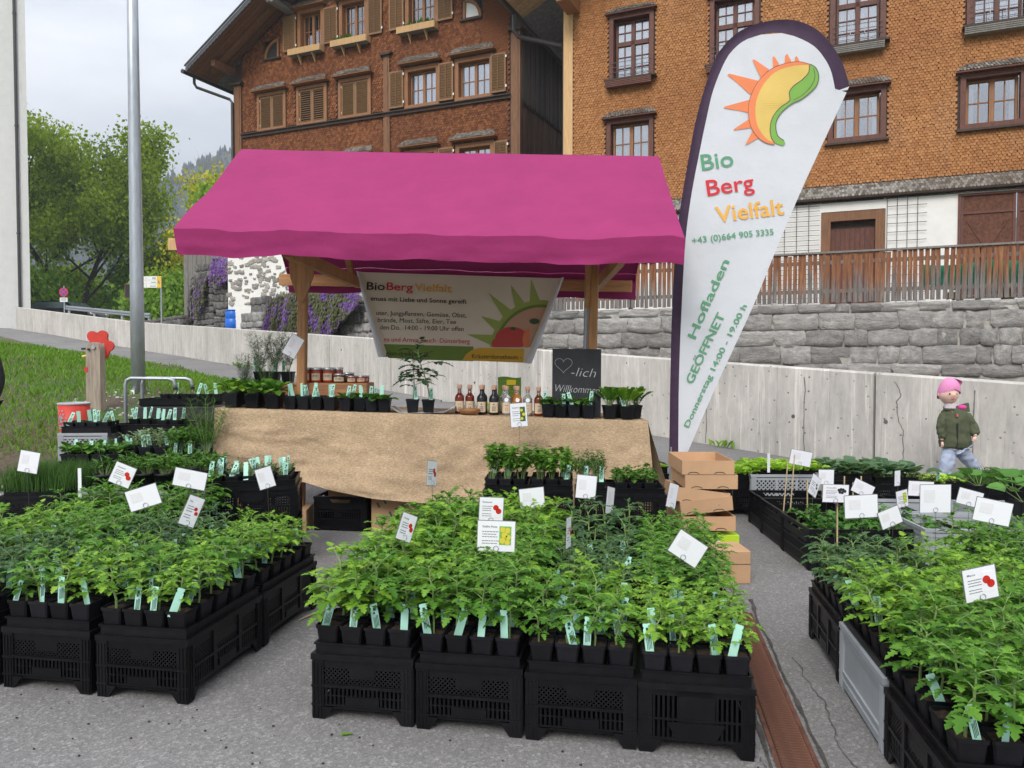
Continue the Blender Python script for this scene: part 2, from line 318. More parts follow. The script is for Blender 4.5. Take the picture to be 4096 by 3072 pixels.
# ------------------------------------------------------------------ mesh helpers
I4=Matrix.Identity(4)
def T(x,y,z): return Matrix.Translation((x,y,z))
def RZ(a): return Matrix.Rotation(a,4,'Z')
def RX(a): return Matrix.Rotation(a,4,'X')
def RY(a): return Matrix.Rotation(a,4,'Y')
class MB:
    def __init__(s): s.v=[]; s.f=[]; s.m=[]; s.M=I4; s.k=0
    def add(s,vs,fs):
        o=len(s.v); M=s.M
        if M is I4: s.v.extend([tuple(p) for p in vs])
        else: s.v.extend([tuple(M@Vector(p)) for p in vs])
        s.f.extend([tuple(i+o for i in f) for f in fs]); s.m.extend([s.k]*len(fs)); return s
    def box(s,x0,x1,y0,y1,z0,z1):
        return s.add([(x0,y0,z0),(x1,y0,z0),(x1,y1,z0),(x0,y1,z0),(x0,y0,z1),(x1,y0,z1),(x1,y1,z1),(x0,y1,z1)],
            [(0,3,2,1),(4,5,6,7),(0,1,5,4),(1,2,6,5),(2,3,7,6),(3,0,4,7)])
    def bev(s,x0,x1,y0,y1,z0,z1,c=.004):
        # box with chamfered vertical edges and top
        def ring(z,i): return [(x0+c+i,y0+i,z),(x1-c-i,y0+i,z),(x1-i,y0+c+i,z),(x1-i,y1-c-i,z),(x1-c-i,y1-i,z),(x0+c+i,y1-i,z),(x0+i,y1-c-i,z),(x0+i,y0+c+i,z)]
        vs=ring(z0,0)+ring(z1-c,0)+ring(z1,c*.8); fs=[tuple(range(7,-1,-1)),tuple(range(16,24))]
        for k in (0,8):
            for i in range(8): fs.append((k+i,k+(i+1)%8,k+8+(i+1)%8,k+8+i))
        return s.add(vs,fs)
    def prism(s,poly,a,b,axis='y'):
        n=len(poly)
        def P(p,t): return {'y':(p[0],t,p[1]),'z':(p[0],p[1],t),'x':(t,p[0],p[1])}[axis]
        vs=[P(p,a) for p in poly]+[P(p,b) for p in poly]
        fs=[tuple(range(n)),tuple(range(2*n-1,n-1,-1))]+[(i,i+n,(i+1)%n+n,(i+1)%n) for i in range(n)]
        return s.add(vs,fs)
    def tube(s,pts,r,n=6,cap=True):
        pts=[Vector(p) for p in pts]; k=len(pts)
        rs=r if isinstance(r,(list,tuple)) else [r]*k
        vs=[];fs=[]; up=None
        for i,p in enumerate(pts):
            d=(pts[min(i+1,k-1)]-pts[max(i-1,0)]).normalized()
            if up is None:
                up=Vector((0,0,1)) if abs(d.z)<.9 else Vector((1,0,0))
            a=d.cross(up); 
            if a.length<1e-6: a=d.cross(Vector((1,.3,0)))
            a.normalize(); bb=a.cross(d); up=bb
            for j in range(n):
                t=2*math.pi*j/n; vs.append(p+(a*math.cos(t)+bb*math.sin(t))*rs[i])
        for i in range(k-1):
            for j in range(n): fs.append((i*n+j,i*n+(j+1)%n,(i+1)*n+(j+1)%n,(i+1)*n+j))
        if cap: fs.append(tuple(range(n-1,-1,-1))); fs.append(tuple(range((k-1)*n,k*n)))
        return s.add(vs,fs)
    def lathe(s,prof,n=16,cap=True,c=(0,0)):
        vs=[];fs=[]
        for r,z in prof:
            for j in range(n):
                t=2*math.pi*j/n; vs.append((c[0]+r*math.cos(t),c[1]+r*math.sin(t),z))
        k=len(prof)
        for i in range(k-1):
            for j in range(n): fs.append((i*n+j,i*n+(j+1)%n,(i+1)*n+(j+1)%n,(i+1)*n+j))
        if cap: fs.append(tuple(range(n-1,-1,-1))); fs.append(tuple(range((k-1)*n,k*n)))
        return s.add(vs,fs)
    def grid(s,fn,nu,nv):
        vs=[fn(i/nu,j/nv) for j in range(nv+1) for i in range(nu+1)]
        fs=[(j*(nu+1)+i,j*(nu+1)+i+1,(j+1)*(nu+1)+i+1,(j+1)*(nu+1)+i) for j in range(nv) for i in range(nu)]
        return s.add(vs,fs)
    def mesh(s,name,mats,smooth=False):
        me=bpy.data.meshes.new(name); me.from_pydata(s.v,[],s.f)
        for m in (mats if isinstance(mats,(list,tuple)) else [mats]): me.materials.append(MATS[m])
        if any(s.m): me.polygons.foreach_set('material_index',s.m)
        if smooth: me.polygons.foreach_set('use_smooth',[True]*len(me.polygons))
        me.update(); return me
    def build(s,name,mats,parent=None,smooth=False,loc=None):
        return link(name,s.mesh(name,mats,smooth),parent,loc)
def link(name,me,parent=None,loc=None,rot=None,scale=None):
    o=bpy.data.objects.new(name,me); COL.objects.link(o)
    if parent is not None: o.parent=parent
    if loc is not None: o.location=loc
    if rot is not None: o.rotation_euler=rot
    if scale is not None: o.scale=scale if isinstance(scale,(tuple,list)) else (scale,)*3
    return o
USED={}
def tag(o,label,cat,group=None):
    USED[label]=USED.get(label,0)+1
    o['label']=label; o['category']=cat
    if group: o['group']=group
    return o
def thing(name,label,cat,loc=(0,0,0),rz=0,group=None,rot=None):
    o=bpy.data.objects.new(name,None); COL.objects.link(o); o.location=loc; o.rotation_euler=rot if rot else (0,0,rz); o.empty_display_size=.1
    return tag(o,label,cat,group)
def struct(o): o['kind']='structure'; return o
def stuff(o,label=None,cat=None):
    o['kind']='stuff'
    if label: tag(o,label,cat)
    return o
ORD=['first','second','third','fourth','fifth','sixth','seventh','eighth','ninth','tenth','eleventh','twelfth','thirteenth','fourteenth','fifteenth','sixteenth']
def fractal(x,y,z,o=4): return mnoise.fractal(Vector((x,y,z)),1.,2.,o)
# lettering: built-in typeface turned into flat mesh
FC={}
def text_verts(txt,bold=0.,shear=0.,spacing=1.):
    k=(txt,bold,shear,spacing)
    if k in FC: return FC[k]
    cu=bpy.data.curves.new('lettering','FONT'); cu.body=txt; cu.offset=bold; cu.shear=shear; cu.space_character=spacing; cu.resolution_u=3; cu.fill_mode='FRONT'
    ob=bpy.data.objects.new('lettering',cu); COL.objects.link(ob); dg=bpy.context.evaluated_depsgraph_get(); me=bpy.data.meshes.new_from_object(ob.evaluated_get(dg))
    vs=[(v.co.x,v.co.y) for v in me.vertices]; fs=[tuple(p.vertices) for p in me.polygons]
    bpy.data.objects.remove(ob); bpy.data.meshes.remove(me); bpy.data.curves.remove(cu)
    FC[k]=(vs,fs); return FC[k]
def text2d(txt,p0,p1,cap,bold=0.,shear=0.,spacing=1.):
    """letters laid along p0->p1 on a drawing plane, capital height cap"""
    vs,fs=text_verts(txt,bold,shear,spacing); xs=[v[0] for v in vs]; x0=min(xs); wd=max(xs)-x0
    d=Vector((p1[0]-p0[0],p1[1]-p0[1])); Ln=d.length; d.normalize(); nrm=Vector((-d.y,d.x)); kx=Ln/wd; ky=cap/.73
    return [(p0[0]+d.x*(x-x0)*kx+nrm.x*y*ky, p0[1]+d.y*(x-x0)*kx+nrm.y*y*ky) for x,y in vs],fs
# ------------------------------------------------------------------ terrain
WD=(-.843,1.0)                      # direction of the concrete wall in plan, per unit t
def wall_pt(t):
    if t<=25: return (3.97+WD[0]*t, 9.85+t)
    k=(t-25)/12.; return (-17.1-9.6*k, 34.85+6.65*k)
def wall_base(t): return .042+.0735*t if t<=25 else 1.88+(t-25)/12.*1.12
WN=(-.7645,-.6445)                  # normal towards the yard
CP=[]
for t in (-5,-2,0,4,8,12,16,20,25):
    x,y=wall_pt(t); z=wall_base(max(t,-3)); CP+= [(x,y,z),(x+WN[0]*2.5,y+WN[1]*2.5,z-.02)]
CP+=[(-26.7,41.5,3.0),(-24,36,2.45),(-40,50,4.2),(-38,42,3.4)]
CP+=[(-4.85,10,.9),(-4.75,8.8,.74),(-4.55,8.0,.58),(-4.4,6.9,.2),(-7.5,7.0,.30),(-7.5,9.5,.95),(-8,14,1.3),(-12,20,1.6),(-14,9,1.3),(-20,20,2.2),(-14,5,.3),(-25,8,1.2)]
for x in (-6,-3,-1.5,0,1.5,3,6):
    for y in (-4,0,2.7,4,5.5): CP.append((x,y,-.02*x))
CP+=[(-2.3,6.5,.05),(-.6,6.5,.01),(1.2,6.5,-.03),(-2.3,8,.22),(3.5,6.8,-.06),(8,6,-.14),(12,4,-.2),(-2,10,.42),(0,9,.12)]
CP=np.array(CP)
def _U(r2): return np.where(r2>1e-12,r2*np.log(r2+1e-12),0)*.5
def _tps():
    n=len(CP); d=((CP[:,None,:2]-CP[None,:,:2])**2).sum(-1); K=_U(d)+np.eye(n)*.05; P=np.c_[np.ones(n),CP[:,:2]]
    A=np.zeros((n+3,n+3)); A[:n,:n]=K; A[:n,n:]=P; A[n:,:n]=P.T
    return np.linalg.solve(A,np.r_[CP[:,2],0,0,0])
_W=_tps()
def GH(x,y):
    d=(CP[:,0]-x)**2+(CP[:,1]-y)**2
    return float(_U(d)@_W[:-3]+_W[-3]+_W[-2]*x+_W[-1]*y)
def side(x,y):   # >0 on the yard side of the concrete wall
    return (x-3.97)*WN[0]+(y-9.85)*WN[1] if y<34.85 else (x+17.1)*(-.569)+(y-34.85)*(-.822)
m=MB(); xs=np.arange(-46,16.01,.5); ys=np.arange(-6,52.01,.5); idx={}
hz={}
def gv(i,j):
    if (i,j) not in idx:
        x,y=xs[i],ys[j]; idx[(i,j)]=len(m.v); m.v.append((x,y,GH(max(-34,min(12,x)),max(-5,min(44,y)))))
    return idx[(i,j)]
for i in range(len(xs)-1):
    for j in range(len(ys)-1):
        if side(xs[i]+.25,ys[j]+.25)>-.12: m.f.append((gv(i,j),gv(i+1,j),gv(i+1,j+1),gv(i,j+1))); m.m.append(0)
struct(m.build('asphalt_yard','asphalt',smooth=True))
# far ground sheet, well below the built terrain, out to the horizon
m=MB(); m.grid(lambda u,v:((u-.5)*1400,(v-.5)*1400,-2.5),30,30); struct(m.build('ground','far_meadow'))
# plateau behind the concrete wall (road above, strip under the rubble wall)
def bank_z(x,y):
    t=max(-6,min(25,y-9.85)); return wall_base(t)+.62 if y<34.85 else wall_base(25+min(12,(y-34.85)/6.65*12))+.62
m=MB()
def plateau(i,u):
    t=-6+i*2. if i<16 else 26+(i-16)*2.2
    x,y=wall_pt(t); off=.15+u*u*55
    return (x-WN[0]*off, y-WN[1]*off, bank_z(x,y)+ (0 if u<.2 else .4*u))
NI=21
vs=[plateau(i,j/10) for j in range(11) for i in range(NI+1)]
m.add(vs,[(j*(NI+1)+i,j*(NI+1)+i+1,(j+1)*(NI+1)+i+1,(j+1)*(NI+1)+i) for j in range(10) for i in range(NI)])
struct(m.build('upper_road','bank_soil',smooth=True))
# ------------------------------------------------------------------ grass bank
BANK=[(-13,6.25),(-6,6.4),(-4.5,6.8),(-3.4,7.2),(-2.5,7.5),(-1.7,8.4),(-2.0,10.4),(-3.7,14.6),(-7.45,19.6),(-11.55,24.4),(-15.3,29),(-24,36),(-36,44),(-36,20),(-30,6.3)]
def inpoly(x,y,P):
    c=False; j=len(P)-1
    for i in range(len(P)):
        if (P[i][1]>y)!=(P[j][1]>y) and x<(P[j][0]-P[i][0])*(y-P[i][1])/(P[j][1]-P[i][1])+P[i][0]: c=not c
        j=i
    return c
rnd=random.Random(3)
dens=[]
for i in range(len(BANK)):
    a=Vector(BANK[i]); b_=Vector(BANK[(i+1)%len(BANK)]); n=max(1,int((b_-a).length/.4))
    for k in range(n):
        p=a+(b_-a)*(k/n); dens.append((p.x+rnd.uniform(-.06,.06),p.y+rnd.uniform(-.06,.06)))
nb=len(dens); inner=[]
for x in np.arange(-30,-1,.4):
    for y in np.arange(6,44,.4):
        if (y<14 or rnd.random()<.3) and inpoly(x,y,BANK): inner.append((x+rnd.uniform(-.1,.1),y+rnd.uniform(-.1,.1)))
res=geometry.delaunay_2d_cdt([Vector(p) for p in dens+inner],[(i,(i+1)%nb) for i in range(nb)],[],1,1e-5)
def bump_z(x,y): return GH(x,y)+.035+.05*max(-.4,fractal(x*.9,y*.9,0))
m=MB(); m.v=[(p.x,p.y,bump_z(p.x,p.y)) for p in res[0]]; m.f=[tuple(f) for f in res[2]]; m.m=[0]*len(m.f)
struct(m.build('grass_bank','turf',smooth=True))
# blades, thin where the soil shows
m=MB(); rnd=random.Random(5)
def worn(x,y):
    d=max(0,1-math.hypot(x+4.1,y-9.3)/2.0)*.85+max(0,1-abs(y-7.05)/.8)*1.0+max(0,1-math.hypot(x+3.4,y-9.4)/1.5)*.7
    return d+.35*fractal(x*.8+3,y*.8,1)
def blade(x,y,h,w):
    z=bump_z(x,y)-.01; a=rnd.uniform(0,6.3); ca,sa=math.cos(a)*w,math.sin(a)*w; lx,ly=rnd.gauss(0,.45)*h,rnd.gauss(0,.45)*h
    m.add([(x-ca,y-sa,z),(x+ca,y+sa,z),(x+lx*.4+ca*.7,y+ly*.4+sa*.7,z+h*.6),(x+lx*.4-ca*.7,y+ly*.4-sa*.7,z+h*.6),(x+lx,y+ly,z+h*(.85+.1*rnd.random()))],[(0,1,2,3),(3,2,4)])
n=0
while n<27000:
    y=6.4+rnd.random()**1.6*22; x=-y*rnd.uniform(.18,.74)
    if not inpoly(x,y,BANK): n+=.05; continue
    if worn(x,y)>.33+.35*rnd.random(): n+=.3; continue
    k=1+.09*(y-7)
    blade(x,y,rnd.uniform(.035,.095)*min(1.5,k**.4),.006*k); n+=1
stuff(m.build('grass','leaf_grass'),'short green grass growing on the sloping bank','grass')
# stones along the foot of the bank
m=MB(); rnd=random.Random(11)
def pebble(m,x,y,z,r):
    M=T(x,y,z)@RZ(rnd.uniform(0,6))@Matrix.Diagonal((r*rnd.uniform(.8,1.5),r,r*rnd.uniform(.5,.8),1)); m.M=M
    vs=[(0,0,-1),(.9,0,-.2),(.2,.9,-.3),(-.8,.5,-.2),(-.7,-.7,-.3),(.4,-.9,-.2),(.5,.3,.7),(-.4,.4,.8),(-.1,-.6,.75)]
    m.add(vs,[(0,2,1),(0,3,2),(0,4,3),(0,5,4),(0,1,5),(1,2,6),(2,3,7),(2,7,6),(3,4,7),(4,5,8),(4,8,7),(5,1,8),(1,6,8),(6,7,8)]); m.M=I4
for i in range(420):
    x=rnd.uniform(-6.2,-3.6); y=6.55+rnd.gauss(0,.12)+max(0,(x+4.3))*.35
    pebble(m,x,y,GH(x,y)+.03,rnd.uniform(.015,.04))
for i in range(160):
    a=rnd.uniform(0,6.3); q=rnd.random()**.5*1.1; x=-4.3+q*math.cos(a); y=9.6+q*math.sin(a)*.8; pebble(m,x,y,bump_z(x,y),rnd.uniform(.012,.035))
stuff(m.build('gravel','gravel'),'pale gravel stones along the foot of the grass bank','gravel')
# ------------------------------------------------------------------ concrete ramp wall
cw=thing('concrete_wall','long board-marked concrete wall falling from left to right behind the stall','wall')
cuts=[(-6,-.514),(-.514,8.05),(8.05,17.6),(17.6,25),(25,37)]
for a,b_ in cuts:
    m=MB(); n=max(2,int((b_-a)/1.5)); ring=[]
    g=.012
    for i in range(n+1):
        t=a+g+(b_-a-2*g)*i/n; x,y=wall_pt(t); z0=wall_base(max(-3.5,t)); h=1.2
        nx,ny=(WN if t<=25 else (-.569,-.822)); zt=z0+h
        prof=[(.0,z0-.5),(0.,zt-.02),(-.02,zt),(-.23,zt),(-.25,zt-.02),(-.25,z0-.5)]
        ring.append([(x+nx*o,y+ny*o,z) for o,z in prof])
    vs=[p for r_ in ring for p in r_]; fs=[]
    for i in range(n):
        for j in range(5): fs.append((i*6+j,(i+1)*6+j,(i+1)*6+j+1,i*6+j+1))
    fs.append(tuple(range(6))); fs.append(tuple(range(n*6+5,n*6-1,-1))); m.add(vs,fs)
    o=m.build('panel','concrete',cw)
# formwork seams, tie holes and the crack by the joint
def on_wall(t,h,off=.004):
    x,y=wall_pt(t); return (x+WN[0]*off,y+WN[1]*off,wall_base(max(-3.5,t))+h)
def seam(t0,hs,w,dev,name,mt):
    m=MB(); pts=[]
    for h in hs: pts.append(t0+dev*fractal(h*3,t0,2))
    vs=[];fs=[]
    for i,h in enumerate(hs):
        ww=w*(.6+.8*abs(fractal(h*9,t0*3,5)))
        vs+= [on_wall(pts[i]-ww,h),on_wall(pts[i]+ww,h)]
    for i in range(len(hs)-1): fs.append((2*i,2*i+1,2*i+3,2*i+2))
    m.add(vs,fs); m.build(name,mt,cw)
hs=[i*.06 for i in range(20)]
for t in (5.05,3.55,1.35,.18,-1.35,-2.4,7.1,10.4,13.): seam(t,hs[:19],.006,.015,'formwork_seam','seam_grey')
seam(-.74,[i*.03 for i in range(38)],.005,.09,'crack','seam_grey')
for t,h in ((3.0,.85),(7.9,.82),(9.9,.85),(.3,.55),(5.6,.45),(-.62,.62),(12.4,.8)):
    m=MB(); P0=Vector(on_wall(t,h,-.01)); P1=Vector(on_wall(t,h,.006)); m.tube([P0,P1],.025,10); m.k=0; m.build('tie_hole','mortar_dark',cw)
# small weeds at the foot of the wall
m=MB(); rnd=random.Random(4)
for t in (5.3,4.4,2.6,2.2,1.1,14.6,15.0,15.3,13.9,9.6):
    for k in range(9):
        x,y,z=on_wall(t+rnd.gauss(0,.12),0,.05+rnd.random()*.08); a=rnd.uniform(0,6.3); l=rnd.uniform(.05,.12); dx,dy=math.cos(a)*l,math.sin(a)*l
        m.add([(x,y,z-.02),(x+dx*.5-dy*.3,y+dy*.5+dx*.3,z+l*.8),(x+dx,y+dy,z+l),(x+dx*.5+dy*.3,y+dy*.5-dx*.3,z+l*.7)],[(0,1,2,3)])
stuff(m.build('weeds','leaf_tomato_pale'),'small weeds growing at the foot of the concrete wall','weeds')
# ------------------------------------------------------------------ stone walls
rnd=random.Random(21)
def stone_mesh(seed,nx=3,nz=2,depth=.2,rough=.11):
    r=random.Random(seed); bm=bmesh.new(); bmesh.ops.create_cube(bm,size=1); bmesh.ops.subdivide_edges(bm,edges=bm.edges[:],cuts=2,use_grid_fill=True)
    for v in bm.verts:
        p=v.co; k=1-.025*max(0,abs(p.x*2)+abs(p.z*2)+abs(p.y*2)-1.9)
        v.co=Vector((p.x*k,p.y*k,p.z*k))+Vector((r.gauss(0,.028),(r.gauss(0,rough*.7) if p.y<-.3 else 0),r.gauss(0,.038)))
    me=bpy.data.meshes.new('stone'); bm.to_mesh(me); bm.free(); me.polygons.foreach_set('use_smooth',[True]*len(me.polygons)); return me
STONES=[]
def stones_for(mt):
    out=[]
    for i in range(10):
        me=stone_mesh(100+i); me.materials.append(MATS[mt]); out.append(me)
    return out
def stone_run(parent,A,B,z0,z1,meshes,wr,hr,gap=.010,slope=0.,depth=.22,name='stone'):
    """coursed stones on a vertical face from A to B (plan), facing the yard"""
    A=Vector(A);B=Vector(B);d=(B-A);Ln=d.length;d.normalize();ang=math.atan2(d.y,d.x); nrm=Vector((d.y,-d.x))
    z=z0
    while z<z1-.05:
        h=min(rnd.uniform(*hr),z1-z); 
        if z1-z-h<.1: h=z1-z
        s=-rnd.uniform(0,.3)
        while s<Ln:
            w=rnd.uniform(*wr)
            a=max(0,s);e_=min(Ln,s+w)
            if e_-a>.1:
                c=A+d*((a+e_)/2); zz=z+h/2+slope*((a+e_)/2)
                o=link(name,rnd.choice(meshes),parent,(c.x+nrm.x*(rnd.uniform(-.02,.03)),c.y+nrm.y*(rnd.uniform(-.02,.03)),zz),(rnd.gauss(0,.01),rnd.gauss(0,.012),ang),(e_-a-gap,depth,h-gap))
            s+=w
        z+=h
LIME=stones_for('limestone'); DARK=stones_for('darkstone')
e=(.915137,-.403144); fn_=(-.403144,-.915137)     # facade direction (to the right) and outward normal
sw=thing('stone_retaining_wall','retaining wall of grey squared limestone blocks under the slat fence','wall')
A=(-2.6,18.15); B=(11.5,11.94)
m=MB(); bk=-.075
a=Vector(A)-Vector(fn_)*bk; b_=Vector(B)-Vector(fn_)*bk
m.add([(a.x,a.y,.0),(b_.x,b_.y,0),(b_.x,b_.y,2.37),(a.x,a.y,2.37),(a.x-fn_[0]*.5,a.y-fn_[1]*.5,.0),(b_.x-fn_[0]*.5,b_.y-fn_[1]*.5,0),(b_.x-fn_[0]*.5,b_.y-fn_[1]*.5,2.37),(a.x-fn_[0]*.5,a.y-fn_[1]*.5,2.37)],[(0,1,2,3),(3,2,6,7),(0,3,7,4),(1,5,6,2)])
m.build('mortar_bed','mortar',sw)
stone_run(sw,A,B,.55,2.40,LIME,(.22,.85),(.19,.34))
# terrace behind the wall
m=MB(); q=[(A[0]-fn_[0]*.1,A[1]-fn_[1]*.1),(B[0]-fn_[0]*.1,B[1]-fn_[1]*.1),(B[0]+8,B[1]+18),(A[0]+5,A[1]+16)]
m.add([(x,y,2.375) for x,y in q],[(0,1,2,3)]); struct(m.build('terrace','bank_soil'))
# ------------------------------------------------------------------ slat fence on the wall
fe=thing('slat_fence','weathered vertical slat fence with grey cap rail on the stone wall','fence')
fo=Vector(A)-Vector(fn_)*.18
FL=(Vector(B)-Vector(A)).length; ang=math.atan2(e[1],e[0])
slm=[]
for i in range(4):
    m=MB(); w=.036; h=.90+.012*i
    m.add([(-w,-.011,0),(w,-.011,0),(w,.011,0),(-w,.011,0),(-w*.97,-.011,h),(w,-.011,h+.004),(w,.011,h+.004),(-w*.97,.011,h)],[(0,3,2,1),(4,5,6,7),(0,1,5,4),(1,2,6,5),(2,3,7,6),(3,0,4,7)])
    slm.append(m.mesh('slat','fence_wood'))
s=2.9; k=0
while s<FL:
    p=fo+Vector((e[0],e[1]))*s
    link('slat',rnd.choice(slm),fe,(p.x,p.y,2.44+rnd.gauss(0,.008)),(rnd.gauss(0,.006),rnd.gauss(0,.012),ang)); s+=.094+rnd.gauss(0,.006); k+=1
def along(m,s0,s1,off,z0,z1,th,O=fo):
    m.M=T(O.x,O.y,0)@RZ(ang); m.box(s0,s1,off,off+th,z0,z1); m.M=I4
m=MB(); along(m,2.8,FL,-.05,3.36,3.395,.12); m.build('cap_rail','wood_grey',fe)
for z in (2.62,3.16):
    m=MB(); along(m,2.8,FL,.014,z,z+.07,.05); m.build('rail','wood_grey',fe)
s=3.3
while s<FL:
    m=MB(); along(m,s,s+.08,.066,2.37,3.35,.08); m.build('post','wood_grey',fe); s+=2.1
# things kept behind the fence: firewood under a green net
gn=thing('firewood_pile','stacked firewood half covered by green netting behind the slat fence','firewood')
m=MB()
for i in range(60):
    s=11.+rnd.random()*3.6; z=2.45+rnd.random()*.55; p=fo+Vector((e[0],e[1]))*s-Vector(fn_)*(.55+.3*rnd.random()); r=rnd.uniform(.05,.09)
    m.tube([(p.x,p.y,z),(p.x-fn_[0]*.3,p.y-fn_[1]*.3,z)],r,7)
m.build('log','wood_pale',gn)
m=MB()
def net(u,v):
    s=10.9+3.9*u; p=fo+Vector((e[0],e[1]))*s-Vector(fn_)*(.42+.03*math.sin(u*40)); return (p.x,p.y,2.72+.4*v+.03*math.sin(u*17+v*3))
m.grid(net,40,4); m.build('netting','net_green',gn)
# ------------------------------------------------------------------ houses
def facade(O):   # local frame: x along the facade to the right, y into the house, z up
    return Matrix(((e[0],-fn_[0],0,O[0]),(e[1],-fn_[1],0,O[1]),(0,0,1,0),(0,0,0,1)))
def holes_hit(x0,x1,z0,z1,holes):
    for a,b_,c,d in holes:
        if x0<b_ and x1>a and z0<d and z1>c: return True
    return False
def shingle_geo(m,x,z,w,h,y=0.,tilt=.012,th=.016):
    # round-ended shingle: top edge on the wall, foot proud of it
    y0=y-.002; yb=y-tilt; hw=w/2
    pts=[(-hw,h,y0),(hw,h,y0),(hw,h*.30,yb*.7+y0*.3),(hw*.62,h*.07,yb),(0,0,yb),(-hw*.62,h*.07,yb),(-hw,h*.30,yb*.7+y0*.3)]
    vs=[(x+p[0],p[2]-th,z+p[1]) for p in pts]+[(x+p[0],p[2],z+p[1]) for p in pts[2:]]
    fs=[(0,1,2,3,4,5,6),(2,7,8,3),(3,8,9,4),(4,9,10,5),(5,10,11,6)]
    m.add(vs,fs)
def shingles(house,x0,x1,z0,z1,holes,mt,pw,ph,near_hi,seed,top=None,keep=300,flare=None,y0=0.):
    r=random.Random(seed); allp=[]
    row=0; z=z0
    while z<z1:
        x=x0+(row%2)*pw/2+pw/2
        while x<x1-pw*.4:
            if not holes_hit(x-pw/2+.005,x+pw/2-.005,z+.02,z+ph,holes) and (top is None or z+ph<top(x)):
                allp.append((x+r.gauss(0,.003),z+r.gauss(0,.004),pw*r.uniform(.86,.97),ph*r.uniform(1.35,1.5),.010+.012*r.random()))
            x+=pw
        z+=ph; row+=1
    allp.sort(key=near_hi)
    proto=[]
    for k in range(6):
        m=MB(); shingle_geo(m,0,0,pw*(.86+.02*k),ph*(1.36+.02*k),0,.011+.002*k); proto.append(m.mesh('shingle',mt))
    for p in allp[:keep]: link('shingle',proto[r.randrange(6)],house,(p[0],y0,p[1]),(0,r.gauss(0,.03),0))
    m=MB()
    for p in allp[keep:]: shingle_geo(m,*p[:4],y0,p[4])
    o=m.build('shingles',mt,house); o['kind']='stuff'
def fbox(m,x0,x1,z0,z1,y0,y1): m.box(x0,x1,y0,y1,z0,z1)
def ring(m,x0,x1,z0,z1,t,y0,y1,tb=None):
    tb=t if tb is None else tb
    fbox(m,x0,x0+t,z0,z1,y0,y1); fbox(m,x1-t,x1,z0,z1,y0,y1); fbox(m,x0+t,x1-t,z1-t,z1,y0,y1); fbox(m,x0+t,x1-t,z0,z0+tb,y0,y1)
def hood(house,x0,x1,z,ht,mt_edge,proj=.26,seed=1):
    """little shingled roof over a window"""
    m=MB(); i=.22
    m.add([(x0,-proj,z),(x1,-proj,z),(x1-i,.0,z+ht),(x0+i,.0,z+ht),(x0,-proj,z-.03),(x1,-proj,z-.03),(x1,.02,z-.03),(x0,.02,z-.03)],[(0,1,2,3),(4,7,6,5),(0,4,5,1),(0,3,7,4),(1,5,6,2)])
    h=m.build('window_hood',mt_edge,house)
    r=random.Random(seed); m=MB(); pw=.058; rows=5
    for k in range(rows):
        f=k/rows; f1=(k+1.35)/rows; xa=x0+i*f; xb=x1-i*f; n=int((xb-xa)/pw)
        for q in range(n):
            xc=xa+(q+.5+(.5 if k%2 else 0)*.6)*(xb-xa)/n; hw=(xb-xa)/n*.46; j=.008*r.random()
            ya,yb=-proj*(1-f)-.014-j,-proj*(1-min(1,f1))-.005; za,zb=z+ht*f+.010+j-.006,z+ht*min(1,f1)+.006
            m.add([(xc-hw,yb,zb),(xc+hw,yb,zb),(xc+hw,ya,za+.012),(xc+hw*.5,ya,za),(xc-hw*.5,ya,za),(xc-hw,ya,za+.012),(xc+hw*.5,ya+.01,za-.012),(xc-hw*.5,ya+.01,za-.012)],[(0,5,4,3,2,1),(4,7,6,3)])
    o=m.build('hood_shingles','shingle_grey',h); o['kind']='stuff'
    return h
